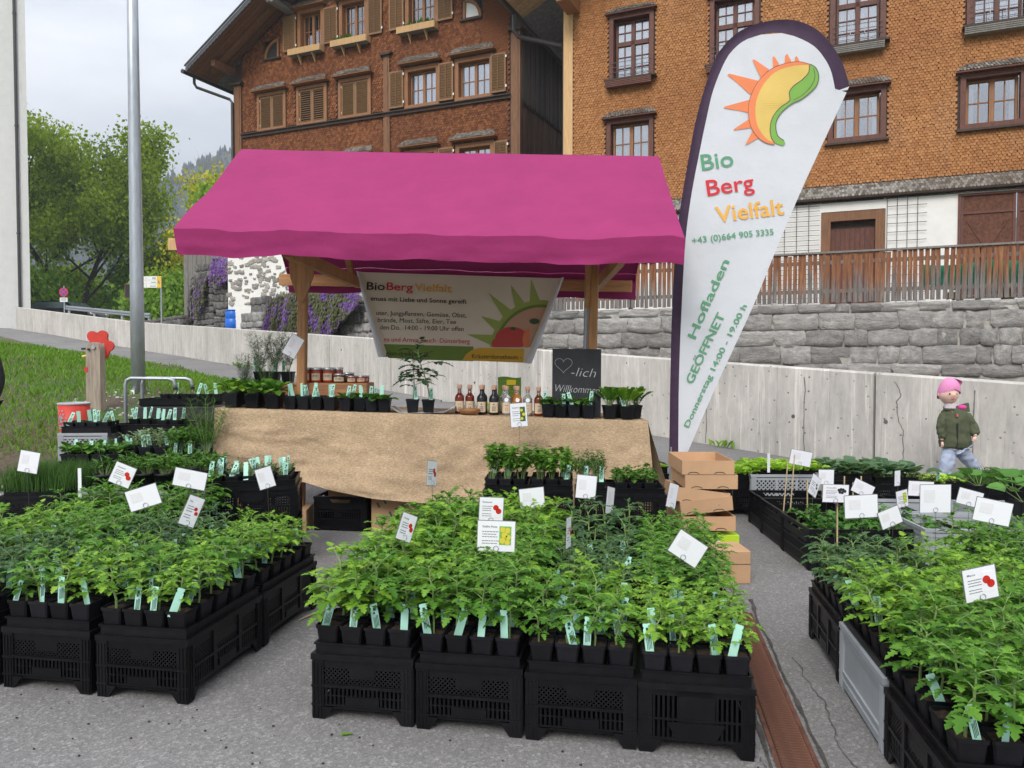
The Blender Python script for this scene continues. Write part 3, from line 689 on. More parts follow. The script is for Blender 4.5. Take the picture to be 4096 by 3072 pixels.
def window(house,x0,x1,z0,z1,cols,rows,mt_frame,depth=.16,mull=True,curtain='full',sill=True,splits=None,lace=True):
    """recessed casement pair: frame, panes one by one, curtain behind"""
    y=depth; xm=(x0+x1)/2; fr=.045
    m=MB(); ring(m,x0,x1,z0,z1,fr,y-.03,y+.03); 
    if mull: fbox(m,xm-.045,xm+.045,z0+fr,z1-fr,y-.05,y+.03)
    tiers=splits or [(z0+fr,z1-fr)]
    for i in range(len(tiers)-1): fbox(m,x0+fr,x1-fr,tiers[i][1],tiers[i+1][0],y-.05,y+.032)
    w=m.build('window',mt_frame,house)
    halves=[(x0+fr,xm-.045),(xm+.045,x1-fr)] if mull else [(x0+fr,x1-fr)]
    mm=MB(); b_=.011
    for ti,(ta,tb) in enumerate(tiers):
        rr=rows[ti] if isinstance(rows,(list,tuple)) else rows
        for ha,hb in halves:
            cw_=(hb-ha)/cols; rh=(tb-ta)/rr
            for i in range(1,cols): fbox(mm,ha+cw_*i-b_,ha+cw_*i+b_,ta,tb,y-.022,y+.012)
            for k in range(1,rr): fbox(mm,ha,hb,ta+rh*k-b_,ta+rh*k+b_,y-.0215,y+.0115)
            for i in range(cols):
                for k in range(rr):
                    p=MB(); fbox(p,ha+cw_*i+b_,ha+cw_*(i+1)-b_,ta+rh*k+b_,ta+rh*(k+1)-b_,y-.002,y+.004); p.build('pane','glass',w)
    if mm.v: mm.build('muntin',mt_frame,w)
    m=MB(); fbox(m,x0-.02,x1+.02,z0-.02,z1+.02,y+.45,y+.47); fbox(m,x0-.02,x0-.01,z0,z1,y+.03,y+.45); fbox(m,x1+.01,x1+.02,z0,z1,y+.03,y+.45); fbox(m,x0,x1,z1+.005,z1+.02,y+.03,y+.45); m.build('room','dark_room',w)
    if curtain:
        m=MB()
        for a,b__ in (halves if curtain!='edge' else [(x0,x0+.14),(x1-.14,x1)]):
            zt=z1; zb=z0
            def cu(u,v,a=a,b__=b__): return (a+(b__-a)*u,y+.05+.016*math.sin(u*34+a*9)+.006*math.sin(u*90),zb+(zt-zb)*v)
            m.grid(cu,36,3)
        m.build('curtain','curtain',w)
    if sill:
        m=MB(); fbox(m,x0-.01,x1+.01,z0-.035,z0+.012,y-.10,y-.031); m.build('sill','white_paint',w)
    return w
def casing(house,x0,x1,z0,z1,t,mt,proud=.05,depth=.16,bottom=True):
    m=MB(); ring(m,x0,x1,z0,z1,t,-proud,depth,.0001 if not bottom else t); return m.build('window_casing',mt,house)
def shutter(house,x0,x1,z0,z1,y,mt='wood_shutter',tilt=.5,open_gap=True,bar=True,n=13,catch=True,hs=1):
    m=MB(); t=.055; ring(m,x0,x1,z0,z1,t,y,y+.035)
    if bar: fbox(m,(x0+x1)/2-.008,(x0+x1)/2+.008,z0+t,z1-t,y-.014,y-.004)
    s=m.build('shutter',mt,house)
    m=MB(); hh=(z1-z0-2*t)/n
    for k in range(n):
        zc=z0+t+hh*(k+.5); m.M=T((x0+x1)/2,y+.018,zc)@RX(tilt); m.box(-(x1-x0)/2+t*.9,(x1-x0)/2-t*.9,-.005,.005,-hh*.40,hh*.40); m.M=I4
    m.build('louvre',mt,s)
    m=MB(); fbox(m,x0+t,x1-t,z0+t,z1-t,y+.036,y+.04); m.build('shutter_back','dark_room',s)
    if catch:
        m=MB()
        for zc in (z0+.12,z1-.16): fbox(m,(x1-.012 if hs>0 else x0-.028),(x1+.028 if hs>0 else x0+.012),zc,zc+.07,y-.012,y-.001)
        m.build('hinge','white_paint',s)
    return s
def flower_box(house,x0,x1,z,mt,plants=True,seed=0,h=.20,d=.24,slats=True):
    m=MB(); fbox(m,x0,x1,z,z+.02,-.06-d,-.06); fbox(m,x0,x1,z+.02,z+h-.03,-.075,-.06); fbox(m,x0+.005,x1-.005,z+.02,z+h-.05,-.05-d,-.08)
    b_=m.build('flower_box',mt if not slats else 'wood_grey',house)
    m=MB()
    if slats:
        n=int((x1-x0)/.037)
        for i in range(n): xa=x0+(x1-x0)*i/n; fbox(m,xa+.004,xa+(x1-x0)/n-.004,z+.005,z+h,-.075-d,-.055-d)
        for i in range(6): ya=-.05-d+i*d/6; fbox(m,x1,x1+.012,z+.005,z+h,ya+.004,ya+d/6-.004)
    else:
        for i in range(4): za=z+i*h/4; fbox(m,x0-.01,x1+.01,za+.004,za+h/4-.004,-.075-d-.008*i,-.055-d)
    m.build('box_slats','wood_pale' if slats else mt,b_)
    if slats:
        for xb in (x0+.28*(x1-x0),x0+.72*(x1-x0)):
            m=MB(); m.prism([(-.06,z),(-.09-d*.7,z),(-.06,z-.26)],xb-.014,xb+.014,'x'); m.build('bracket','wood_pale',b_)
    if plants:
        r=random.Random(seed); m=MB()
        for i in range(120):
            x=r.uniform(x0+.1,x0+(x1-x0)*.55) if seed%2 else r.uniform(x0+.3,x1-.15); zz=z+h-.03; l=r.uniform(.05,.14); a=r.uniform(0,6.3); yy=-.06-d/2+r.gauss(0,.05)
            dx,dy=math.cos(a)*l*.6,math.sin(a)*l*.6; zz+=r.random()*.08
            m.add([(x,yy,zz),(x+dx*.5-dy*.4,yy+dy*.5+dx*.4,zz+l*.6),(x+dx,yy+dy,zz+l),(x+dx*.5+dy*.4,yy+dy*.5-dx*.4,zz+l*.5)],[(0,1,2,3)])
        m.build('flowers','leaf_tomato',b_)
# --- brown house on the left
H1=thing('shingled_house','dark brown shingled house with louvred shutters and wide gable eaves','house')
H1.matrix_world=facade((-9.632,27.151))
Wd=10.78; Z0=3.0
hol=[]
def H1win(kind):
    pass
wins=[]   # (frame x0,x1,z0,z1)
closed=[(.97,2.21),(2.66,3.90),(4.36,5.62)]
for i,(a,b_) in enumerate(closed): hol.append((a-.02,b_+.02,9.2,10.48))
lowr=[(6.86,8.12),(8.64,9.94)]
for a,b_ in lowr: hol.append((a-.02,b_+.02,9.2,10.48))
up=[(2.72,3.80),(4.40,5.52),(6.90,8.05)]
for a,b_ in up: hol.append((a-.02,b_+.02,11.66,12.98))
low0=[(4.6,5.66),(6.84,8.04),(8.66,9.96)]
for a,b_ in low0: hol.append((a-.02,b_+.02,6.6,7.92))
hol+=[(1.30,1.93,11.6,12.2),(8.92,9.56,11.66,12.3)]
rt=lambda x: 11.62+.64*(x if x<Wd/2 else Wd-x)
# wall core with real openings: built from strips between holes
def wall_core(house,x0,x1,z0,z1,holes,mt,y0=.0,y1=.3,top=None):
    xs_=sorted({x0,x1,*[h[0]+.02 for h in holes],*[h[1]-.02 for h in holes]}); zs_=sorted({z0,z1,*[h[2] for h in holes],*[h[3] for h in holes]}); m=MB()
    for i in range(len(xs_)-1):
        run=None
        for j in range(len(zs_)-1):
            inside=holes_hit(xs_[i]+1e-3,xs_[i+1]-1e-3,zs_[j]+1e-3,zs_[j+1]-1e-3,[(h[0]+.02,h[1]-.02,h[2],h[3]) for h in holes])
            if not inside: fbox(m,xs_[i],xs_[i+1],zs_[j],zs_[j+1],y0,y1)
    m.build('wall',mt,house)
wall_core(H1,0,Wd,5.,11.6,[h for h in hol if h[2]<11.5],'wood_dark')
# gable field above the eaves line
wall_core(H1,0.3,Wd-.3,11.6,12.02,[(h[0],h[1],max(h[2],11.6),min(h[3],12.02)) for h in hol if h[3]>11.6],'wood_dark')
wall_core(H1,1.0,Wd-1.0,12.02,13.0,[(h[0],h[1],max(h[2],12.02),h[3]) for h in hol if h[3]>12.02],'wood_dark')
m=MB(); m.prism([(1.8,13.0),(Wd-1.8,13.0),(Wd/2,14.9)],0,.3); m.build('gable','wood_dark',H1)
shingles(H1,.30,Wd-.28,9.24,12.95,hol+[(6.1,6.33,9.2,10.98)],'shingle_dark',.092,.074,lambda p:-p[0]-.4*abs(p[1]-9.5),31,top=rt,keep=300)
shingles(H1,.30,Wd-.28,6.72,9.02,hol+[(6.1,6.33,6,10.98)],'shingle_dark',.092,.074,lambda p:-p[0],32,keep=0)
m=MB(); fbox(m,.30,Wd-.26,9.05,9.14,-.10,.0); fbox(m,.30,Wd-.26,9.14,9.17,-.16,.0); m.build('ledge','wood_dark',H1)
for a,b_,z1 in ((-.04,.28,10.88),(6.10,6.33,10.95),(Wd-.26,Wd+.03,10.97)):
    m=MB(); fbox(m,a,b_,Z0+2,z1,-.07,.05); fbox(m,a+.06,b_-.06,Z0+2,z1-.05,-.085,-.07); m.build('corner_post','wood_brown',H1)
    m=MB(); m.prism([(a-.06,z1+.002),(b_+.06,z1+.002),(b_+.12,z1+.07),(a-.12,z1+.07)],-.17,.05); m.build('post_cap','wood_dark',H1)
for i,(a,b_) in enumerate(closed):
    casing(H1,a,b_,9.17,10.46,.10,'wood_trim',.06)
    xm=(a+b_)/2
    for k,(sa,sb) in enumerate(((a+.10,xm-.005),(xm+.005,b_-.10))):
        shutter(H1,sa,sb,9.24,10.35,-.02,tilt=(.75,-.9,.62)[i]*1.0,bar=False,n=14,hs=1 if k else -1)
    hood(H1,a-.12,b_+.12,10.53,.24,'wood_trim',.27,seed=i)
for i,(a,b_) in enumerate(lowr):
    casing(H1,a,b_,9.17,10.46,.13,'wood_trim',.05); window(H1,a+.14,b_-.14,9.25,10.32,2,2,'wood_trim'); hood(H1,a-.13,b_+.10,10.55,.26,'wood_trim',.27,seed=5+i)
for a,b_ in ((6.34,6.86),(8.10,8.62),(9.87,10.37)): shutter(H1,a,b_,9.26,10.40,-.105)
for i,(a,b_) in enumerate(up):
    casing(H1,a,b_,11.64,12.98,.13,'wood_trim',.05); window(H1,a+.14,b_-.14,11.74,12.84,2,2,'wood_trim'); hood(H1,a-.12,b_+.12,13.02,.24,'wood_trim',.27,seed=8+i)
for a,b_ in ((2.16,2.70),(3.82,4.38),(5.54,6.08),(6.34,6.88),(8.06,8.60)): shutter(H1,a,b_,11.68,12.85,-.105)
for i,(a,b_) in enumerate(((2.52,3.82),(4.24,5.62),(6.74,8.08))): flower_box(H1,a,b_,11.44,'wood_pale',seed=i,plants=i>0)
for i,(a,b_) in enumerate(low0):
    casing(H1,a,b_,6.6,7.90,.13,'wood_trim',.05); window(H1,a+.14,b_-.14,6.7,7.76,2,2,'wood_trim'); hood(H1,a-.13,b_+.12,8.0,.24,'wood_trim',.27,seed=14+i)
for a,b_ in ((6.34,6.84),(8.08,8.62),(9.97,10.42)): shutter(H1,a,b_,6.7,7.84,-.105)
for x,fl in ((1.31,1),(9.55,-1)):   # quarter-round attic vents
    pts=[(x+fl*.60,11.62),(x,11.62)]+[(x+fl*(.60-.60*math.cos(t)),11.62+.58*math.sin(t)) for t in [i*math.pi/16 for i in range(1,9)]]
    m=MB(); m.prism(pts,.02,.05); v_=m.build('attic_vent','dark_room' if fl>0 else 'white_paint',H1)
    m=MB(); prev=None
    arc=[(x+fl*(.62-.62*math.cos(t)),11.62+.60*math.sin(t)) for t in [i*math.pi/16 for i in range(0,9)]]+[(x+fl*.62,11.62)]
    for p,q in zip(arc,arc[1:]):
        m.add([(p[0],-.05,p[1]),(q[0],-.05,q[1]),(x+fl*.6+(q[0]-x-fl*.6)*.84,-.05,11.62+(q[1]-11.62)*.84),(x+fl*.6+(p[0]-x-fl*.6)*.84,-.05,11.62+(p[1]-11.62)*.84),
               (p[0],.03,p[1]),(q[0],.03,q[1]),(x+fl*.6+(q[0]-x-fl*.6)*.84,.03,11.62+(q[1]-11.62)*.84),(x+fl*.6+(p[0]-x-fl*.6)*.84,.03,11.62+(p[1]-11.62)*.84)],[(0,1,2,3),(3,2,6,7),(0,4,5,1)])
    fbox(m,x+fl*.55 if fl>0 else x-.62,x+.62 if fl>0 else x-.55,11.6,12.2,-.05,.03); m.build('vent_frame','wood_trim',v_)
    m=MB(); fbox(m,min(x,x+fl*.68)-.04,max(x,x+fl*.68)+.02,11.54,11.60,-.10,.02); m.build('vent_sill','wood_dark',v_)
# gable roof with wide verge
zr=lambda x: 11.12+.64*((x+.95) if x<Wd/2 else (Wd-x+.95))
rf=MB(); th=.16
for s_ in (0,1):
    xa,xb=(-.95,Wd/2) if s_==0 else (Wd+.95,Wd/2)
    rf.add([(xa,-1.3,zr(xa)),(xb,-1.3,zr(xb)),(xb,11,zr(xb)),(xa,11,zr(xa)),(xa,-1.3,zr(xa)+th),(xb,-1.3,zr(xb)+th),(xb,11,zr(xb)+th),(xa,11,zr(xa)+th)],[(0,1,2,3),(4,7,6,5),(0,4,5,1),(0,3,7,4)])
roof=rf.build('roof','roof_tile',H1)
for s_ in (0,1):     # soffit boards run down the slope, one by one
    for k in range(9):
        ya=-1.27+k*.145; m=MB(); xa,xb=(-.9,Wd/2) if s_==0 else (Wd+.9,Wd/2)
        m.add([(xa,ya,zr(xa)-.012),(xb,ya,zr(xb)-.012),(xb,ya+.135,zr(xb)-.012),(xa,ya+.135,zr(xa)-.012),(xa,ya,zr(xa)-.03),(xb,ya,zr(xb)-.03),(xb,ya+.135,zr(xb)-.03),(xa,ya+.135,zr(xa)-.03)],[(0,1,2,3),(4,7,6,5),(0,4,5,1),(3,2,6,7),(0,3,7,4)])
        m.build('soffit_board','soffit',roof)
    m=MB(); n=46
    for k in range(n):   # scalloped verge board
        f0,f1=k/n,(k+1)/n; fm=(f0+f1)/2; xa,xb=(-.95,Wd/2) if s_==0 else (Wd+.95,Wd/2)
        X=lambda f: xa+(xb-xa)*f
        m.add([(X(f0),-1.335,zr(X(f0))+.10),(X(f1),-1.335,zr(X(f1))+.10),(X(f1),-1.335,zr(X(f1))-.02),(X(fm),-1.335,zr(X(fm))-.075),(X(f0),-1.335,zr(X(f0))-.02),
               (X(f0),-1.30,zr(X(f0))+.10),(X(f1),-1.30,zr(X(f1))+.10),(X(f1),-1.30,zr(X(f1))-.02),(X(fm),-1.30,zr(X(fm))-.075),(X(f0),-1.30,zr(X(f0))-.02)],[(0,1,2,3,4),(4,3,8,9),(3,2,7,8)])
    m.build('verge_board','roof_metal',roof)
    m=MB(); m.tube([(xa,-1.36,zr(xa)+.155),(xb,-1.36,zr(xb)+.155)],.035,6); m.build('verge_flashing','roof_metal',roof)
    m=MB(); q=.25
    for yy,xo in ((-.95,.5),(-.62,3.0)):
        pass
    xe=-1.02 if s_==0 else Wd+1.02
    m.tube([(xe,-1.4,11.10),(xe,10.9,11.10)],.075,8); m.build('gutter','gutter',roof)
for x in (-.10,Wd+.10):
    m=MB(); fbox(m,x-.09,x+.09,11.30,11.50,-.95,.0); m.M=I4; m.build('purlin_end','wood_brown',H1)
for x,z in ((2.35,13.05),(8.4,13.05)):
    for dx,dz in ((0,0),(.16,-.02),(.08,.17)):
        m=MB(); m.tube([(x+dx,-1.05,z+dz-.05),(x+dx,.0,z+dz-.05)],.085,8); m.build('purlin_end','wood_grey',H1)
m=MB()
for s_ in (0,1):
    xa,xb=(-.5,Wd/2) if s_==0 else (Wd+.5,Wd/2)
    m.add([(xa,-.62,zr(xa)-.20),(xb,-.62,zr(xb)-.20),(xb,-.48,zr(xb)-.20),(xa,-.48,zr(xa)-.20),(xa,-.62,zr(xa)-.03),(xb,-.62,zr(xb)-.03),(xb,-.48,zr(xb)-.03),(xa,-.48,zr(xa)-.03)],[(0,3,2,1),(0,1,5,4),(3,7,6,2),(0,4,7,3)])
m.build('flying_rafter','wood_brown',H1)
m=MB(); m.tube([(-1.0,-.9,11.05),(-1.0,-.9,10.85),(-.95,-.85,10.72),(-.15,-.14,10.42),(-.06,-.12,10.30),(-.06,-.12,3.2)],.05,8); m.build('downpipe','gutter',H1)
# right-hand side wall: dark upright boards one by one, the upper layer with pointed feet
r_=random.Random(9)
for k in range(24):
    y=.08+k*.20; m=MB(); w=.195; x=Wd+.02+.012*(k%2)
    m.prism([(y,9.02),(y+w/2,8.86),(y+w,9.02),(y+w,11.55),(y,11.55)],x,x+.03,'x'); m.build('board','board_dark',H1)
    m=MB(); m.box(Wd-.02+.012*(k%2),Wd+.005+.012*(k%2),y,y+w,5.0,9.1); m.build('board','board_brown',H1)
m=MB(); m.box(Wd-.30,Wd-.03,.3,11.,5.,11.6); m.build('side_wall','wood_dark',H1)
m=MB(); m.box(.0,.05,.3,11.,5.,11.6); m.build('side_wall','wood_dark',H1)
# whitewashed rubble base with loose stones showing
m=MB(); fbox(m,-.25,Wd+.1,1.8,6.55,-.22,.3); m.box(-.25,.0,.3,9,1.8,6.55); m.build('base_wall','plaster',H1)
RUB=stones_for('rubble'); r_=random.Random(17)
for k in range(300):
    x=r_.uniform(-.2,3.0); z=r_.uniform(3.2,6.4); s=r_.uniform(.07,.19); link('stone',r_.choice(RUB),H1,(x,-.215,z),(0,r_.gauss(0,.2),0),(s*1.35,.055,s*.75))
# --- tan house on the right
H2=thing('shingled_house','tan shingled house with red-brown window frames above a white ground floor','house')
H2.matrix_world=facade((1.288,19.256))
W2=17.0
upw=[(1.17,2.25),(3.54,4.62),(6.08,7.16),(8.63,9.71),(11.2,12.28)]
loww=[(1.11,2.25),(3.60,4.74),(6.06,7.19),(8.54,9.68),(11.1,12.2)]
hol2=[(a-.01,b_+.01,7.98,9.6) for a,b_ in upw]+[(a-.01,b_+.01,6.02,7.13) for a,b_ in loww]
wall_core(H2,0,W2,4.75,10.1,hol2,'wood_dark')
m=MB(); m.prism([(0,10.1),(W2,10.1),(W2/2,13.4)],0,.3); m.build('gable','wood_dark',H2)
shingles(H2,.24,11.2,5.12,10.1,hol2,'shingle_tan',.070,.057,lambda p:-p[0]+.3*abs(p[1]-6),41,keep=300)
# flared foot of grey shingles over the white storey
def flare(m,x,row,pw):
    z=4.84+row*.055; y=-.16+row*.030; hw=pw*.46
    m.add([(x-hw,y+.05,z+.085),(x+hw,y+.05,z+.085),(x+hw,y,z+.016),(x+hw*.5,y-.004,z),(x-hw*.5,y-.004,z),(x-hw,y,z+.016),(x+hw*.5,y+.01,z-.004),(x-hw*.5,y+.01,z-.004)],[(0,5,4,3,2,1),(4,7,6,3)])
m=MB()
for row in range(6):
    x=.24+(row%2)*.032
    while x<11.2: flare(m,x+r_.gauss(0,.003),row,.064); x+=.064
o=m.build('foot_shingles','shingle_grey',H2); o['kind']='stuff'
m=MB(); m.prism([(-.15,4.80),(-.155,4.83),(.0,5.14),(.0,4.80)],.1,11.2,'x'); m.build('foot_flare','wood_dark',H2)
m=MB(); fbox(m,.0,.24,3.0,10.1,-.05,.02); m.build('corner_post','wood_pale',H2)
for i,(a,b_) in enumerate(upw):
    casing(H2,a,b_,7.98,9.60,.10,'wood_red',.06); window(H2,a+.12,b_-.12,8.08,9.48,2,[3,2],'wood_red',splits=[(8.125,8.90),(9.0,9.435)],sill=False)
    hood(H2,a-.08,b_+.08,9.63,.15,'wood_red',.17,seed=30+i)
    flower_box(H2,a-.04,b_-.03,7.86,'wood_red' if i<2 else 'wood_grey',plants=False,slats=False,h=.14,d=.14)
    m=MB(); fbox(m,a-.08,b_+.08,8.005,8.045,-.24,.0); m.build('window_shelf','wood_dark',H2)
    gr=MB()
    for k in range(4): gr.tube([(a+.06,-.09,8.13+k*.11),(b_-.06,-.09,8.13+k*.11)],.007,5)
    gr.tube([(a+.40,-.085,8.08),(a+.40,-.085,8.5)],.007,5); gr.tube([(b_-.40,-.085,8.08),(b_-.40,-.085,8.5)],.007,5); gr.build('guard_bars','wire',H2)
for i,(a,b_) in enumerate(loww):
    casing(H2,a,b_,6.02,7.13,.10,'wood_red',.06); window(H2,a+.12,b_-.12,6.12,7.02,2,2,'wood_trim',curtain='full' if i<2 else 'edge'); hood(H2,a-.09,b_+.09,7.16,.18,'wood_red',.19,seed=40+i)
    m=MB(); fbox(m,a-.06,b_+.06,5.97,6.012,-.12,.0); m.build('window_shelf','wood_dark',H2)
# white ground storey, door, metal doors, trellises
def gholes(): return [(5.93,7.23,2.3,4.56),(8.52,10.6,2.6,4.74)]
wall_core(H2,0,W2,2.2,4.78,gholes(),'plaster')
m=MB(); ring(m,5.95,7.21,2.35,4.54,.19,-.03,.12,.05); m.build('door_frame','wood_brown',H2)
dr=MB(); fbox(dr,6.13,7.03,2.36,4.36,.14,.17); d_=dr.build('door','wood_dark',H2)
for k in range(9): m=MB(); fbox(m,6.14+k*.098,6.14+k*.098+.09,2.38,4.2,.118,.139); m.build('plank','wood_red',d_)
m=MB(); ring(m,8.54,10.58,2.62,4.73,.04,-.02,.05); md=m.build('metal_door','wood_red',H2)
for a,b_ in ((8.59,9.55),(9.57,10.53)):
    m=MB(); fbox(m,a,b_,2.68,4.69,.02,.04); p_=m.build('door_leaf','rust',md)
    m=MB(); fbox(m,a,a+.05,2.68,4.69,.0,.019); fbox(m,b_-.05,b_,2.68,4.69,0,.019); fbox(m,a,b_,4.32,4.37,-.001,.018)
    for x0_,x1_ in ((a+.1,b_-.1),(b_-.1,a+.1)): m.tube([(x0_,.014,2.9),(x1_,.014,4.2)],.009,5)
    m.build('door_brace','wood_red',p_)
for a,b_,zt in ((4.2,5.92,4.74),(7.24,7.98,4.78)):
    m=MB(); x=a
    while x<=b_: m.tube([(x,-.05,2.5),(x,-.05,zt)],.006,4); x+=.25 if a<5 else .19
    z=2.6
    while z<zt-.03: m.tube([(a,-.055,z),(b_,-.055,z)],.006,4); z+=.105 if a<5 else .18
    m.build('wire_trellis','mesh_wire',H2)
# roof over the left corner
z2=lambda x: 10.02+.52*(x+1.15)
rf=MB(); xa,xb=-1.15,W2/2
rf.add([(xa,-1.2,z2(xa)),(xb,-1.2,z2(xb)),(xb,9,z2(xb)),(xa,9,z2(xa)),(xa,-1.2,z2(xa)+.16),(xb,-1.2,z2(xb)+.16),(xb,9,z2(xb)+.16),(xa,9,z2(xa)+.16)],[(0,1,2,3),(4,7,6,5),(0,4,5,1),(0,3,7,4)])
roof2=rf.build('roof','roof_tile',H2)
for k in range(8):
    ya=-1.15+k*.15; m=MB(); m.add([(xa+.03,ya,z2(xa+.03)-.01),(xb,ya,z2(xb)-.01),(xb,ya+.14,z2(xb)-.01),(xa+.03,ya+.14,z2(xa+.03)-.01),(xa+.03,ya,z2(xa+.03)-.035),(xb,ya,z2(xb)-.035),(xb,ya+.14,z2(xb)-.035),(xa+.03,ya+.14,z2(xa+.03)-.035)],[(0,1,2,3),(4,7,6,5),(0,4,5,1),(3,2,6,7),(0,3,7,4)]); m.build('soffit_board','soffit_pale',roof2)
m=MB(); m.tube([(xa-.07,-1.3,z2(xa)+.02),(xa-.07,9,z2(xa)+.02)],.085,10); m.build('gutter','gutter',roof2)
m=MB(); m.tube([(xa-.07,-.3,z2(xa)-.05),(xa-.07,-.3,z2(xa)-.45),(xa+.02,-.28,z2(xa)-.6),(-.12,.12,z2(xa)-.85),(-.06,.2,z2(xa)-1.0),(-.06,.2,3.0)],.055,8); m.build('downpipe','gutter',H2)
m=MB(); fbox(m,.10,.42,9.82,10.16,-.85,.0); m.build('purlin_end','wood_trim',H2)
m=MB(); m.box(.0,.25,.3,9,2.2,10.1); m.build('side_wall','wood_dark',H2)
# ------------------------------------------------------------------ white building at the left edge
wb=thing('white_building','white roughcast building cut off by the left edge of the photo','building',(-26.33,42.2,0))
m=MB(); m.prism([(-12,0),(0,0),(-7.5,9),(-14,9)],1.5,30,'z'); m.build('wall','roughcast',wb)
m=MB(); m.tube([(-.52,-.10,3.9),(-.52,-.10,30)],.075,8)
for z in (8.2,14.,20.): m.tube([(-.52,-.10,z),(-.52,-.10,z+.07)],.10,8)
m.build('downpipe','gutter',wb)
# ------------------------------------------------------------------ planted rubble walls beside the brown house
rnd=random.Random(77)
rw=thing('rubble_wall','rounded dark rubble wall corner left of the blue barrel','wall')
pts=[(-12.9,31.4),(-12.2,30.0),(-11.1,29.0),(-9.8,28.35),(-9.0,27.6)]
hts=[4.4,4.9,5.1,4.95,4.4]
for (a,b_),(h0,h1) in zip(zip(pts,pts[1:]),zip(hts,hts[1:])):
    stone_run(rw,a,b_,2.0,(h0+h1)/2,DARK,(.22,.55),(.16,.30),depth=.3)
    m=MB(); d=Vector((b_[0]-a[0],b_[1]-a[1])).normalized(); q=Vector((-d.y,d.x))*.12
    m.add([(a[0]+q.x,a[1]+q.y,1.8),(b_[0]+q.x,b_[1]+q.y,1.8),(b_[0]+q.x,b_[1]+q.y,h1),(a[0]+q.x,a[1]+q.y,h0),(a[0]+q.x*8,a[1]+q.y*8,h0),(b_[0]+q.x*8,b_[1]+q.y*8,h1)],[(0,1,2,3),(3,2,5,4)]); m.build('rubble_core','mortar_dark',rw)
pw=thing('rubble_wall','low rubble wall half hidden by hanging purple aubrieta','wall')
pp=[(-8.4,26.5),(-7.0,24.6),(-5.0,22.2),(-3.4,20.2),(-2.55,19.1)]; ph=[3.3,3.4,3.4,3.1,2.5]
for (a,b_),(h0,h1) in zip(zip(pp,pp[1:]),zip(ph,ph[1:])):
    stone_run(pw,a,b_,1.3,(h0+h1)/2-.1,LIME if a[0]>-5.7 else DARK,(.25,.6),(.18,.32),depth=.3)
    m=MB(); d=Vector((b_[0]-a[0],b_[1]-a[1])).normalized(); q=Vector((-d.y,d.x))*.12
    m.add([(a[0]+q.x,a[1]+q.y,1.),(b_[0]+q.x,b_[1]+q.y,1.),(b_[0]+q.x,b_[1]+q.y,h1-.1),(a[0]+q.x,a[1]+q.y,h0-.1),(a[0]+q.x*18,a[1]+q.y*18,h0),(b_[0]+q.x*18,b_[1]+q.y*18,h1)],[(0,1,2,3),(3,2,5,4)]); m.build('rubble_core','mortar_dark',pw)
def cushion(label,path,ztop,zbot,n,seed,fl=.45,bulge=.35,w=.05):
    """aubrieta hanging over a wall face: leaves and flowers on a draped surface"""
    r=random.Random(seed); t_=thing('aubrieta_plant',label,'plant',(path[0][0],path[0][1],0)); x0,y0=path[0]
    mm=[MB(),MB()]
    L_=[0]
    for a,b_ in zip(path,path[1:]): L_.append(L_[-1]+math.hypot(b_[0]-a[0],b_[1]-a[1]))
    for k in range(n):
        s=r.random()*L_[-1]; i=max(j for j in range(len(L_)-1) if L_[j]<=s); f=(s-L_[i])/(L_[i+1]-L_[i]); a,b_=path[i],path[i+1]
        x=a[0]+(b_[0]-a[0])*f; y=a[1]+(b_[1]-a[1])*f; d=Vector((b_[0]-a[0],b_[1]-a[1])).normalized(); q=Vector((d.y,-d.x))
        u=s/L_[-1]; lob=fractal(u*7+seed,0,seed,3)
        zt=ztop(u)+.12*lob; zb=zbot(u)-.35*lob
        v=r.random(); z=zb+(zt-zb)*v; off=.12+bulge*(math.sin(math.pi*min(1,v*.55+.42))**.6)*(1+.5*lob)+r.gauss(0,.035)
        if v>.93: off-=r.random()*.9
        px_,py_,pz=x+q.x*off-x0,y+q.y*off-y0,z
        col=fractal(u*9+seed,v*2.6,seed*3,3)+r.gauss(0,.22)
        t=mm[1] if col>(.5-fl) else mm[0]
        ww=w*r.uniform(.6,1.2); ax=Vector((r.gauss(0,1),r.gauss(0,1),r.gauss(0,1))).normalized(); bx=ax.cross(Vector((q.x,q.y,.4))).normalized()*ww; ax=bx.cross(Vector((q.x,q.y,.3))).normalized()*ww
        c=Vector((px_,py_,pz)); t.add([c-ax,c+bx*.8,c+ax,c-bx*.8],[(0,1,2,3)])
    mm[0].build('foliage','aubretia_leaf',t_); mm[1].build('flowers','aubretia_flower',t_)
cushion('big hanging cushion of purple aubrieta behind the left stall post',[(-7.9,25.9),(-7.0,24.6),(-5.0,22.2),(-3.75,20.6)],lambda u:3.45+.1*math.sin(u*6)-(.5*(u-.85)/.15 if u>.85 else 0),lambda u:1.7+(max(0,u-.62)*2.6),15000,3,fl=.40)
cushion('bright purple aubrieta tuft spilling over the dark wall corner',[(-10.95,28.9),(-10.2,28.55)],lambda u:5.2-.2*u,lambda u:4.2,1700,9,fl=.95,bulge=.3)
cushion('narrow strip of aubrieta trailing down the dark wall corner',[(-12.0,29.8),(-11.3,29.2)],lambda u:4.55,lambda u:2.9+.6*u,1500,12,fl=.35,bulge=.22)
cushion('faded aubrieta patch at the left end of the dark wall',[(-12.85,31.3),(-12.4,30.4)],lambda u:4.3,lambda u:2.6,1300,14,fl=.25,bulge=.2)
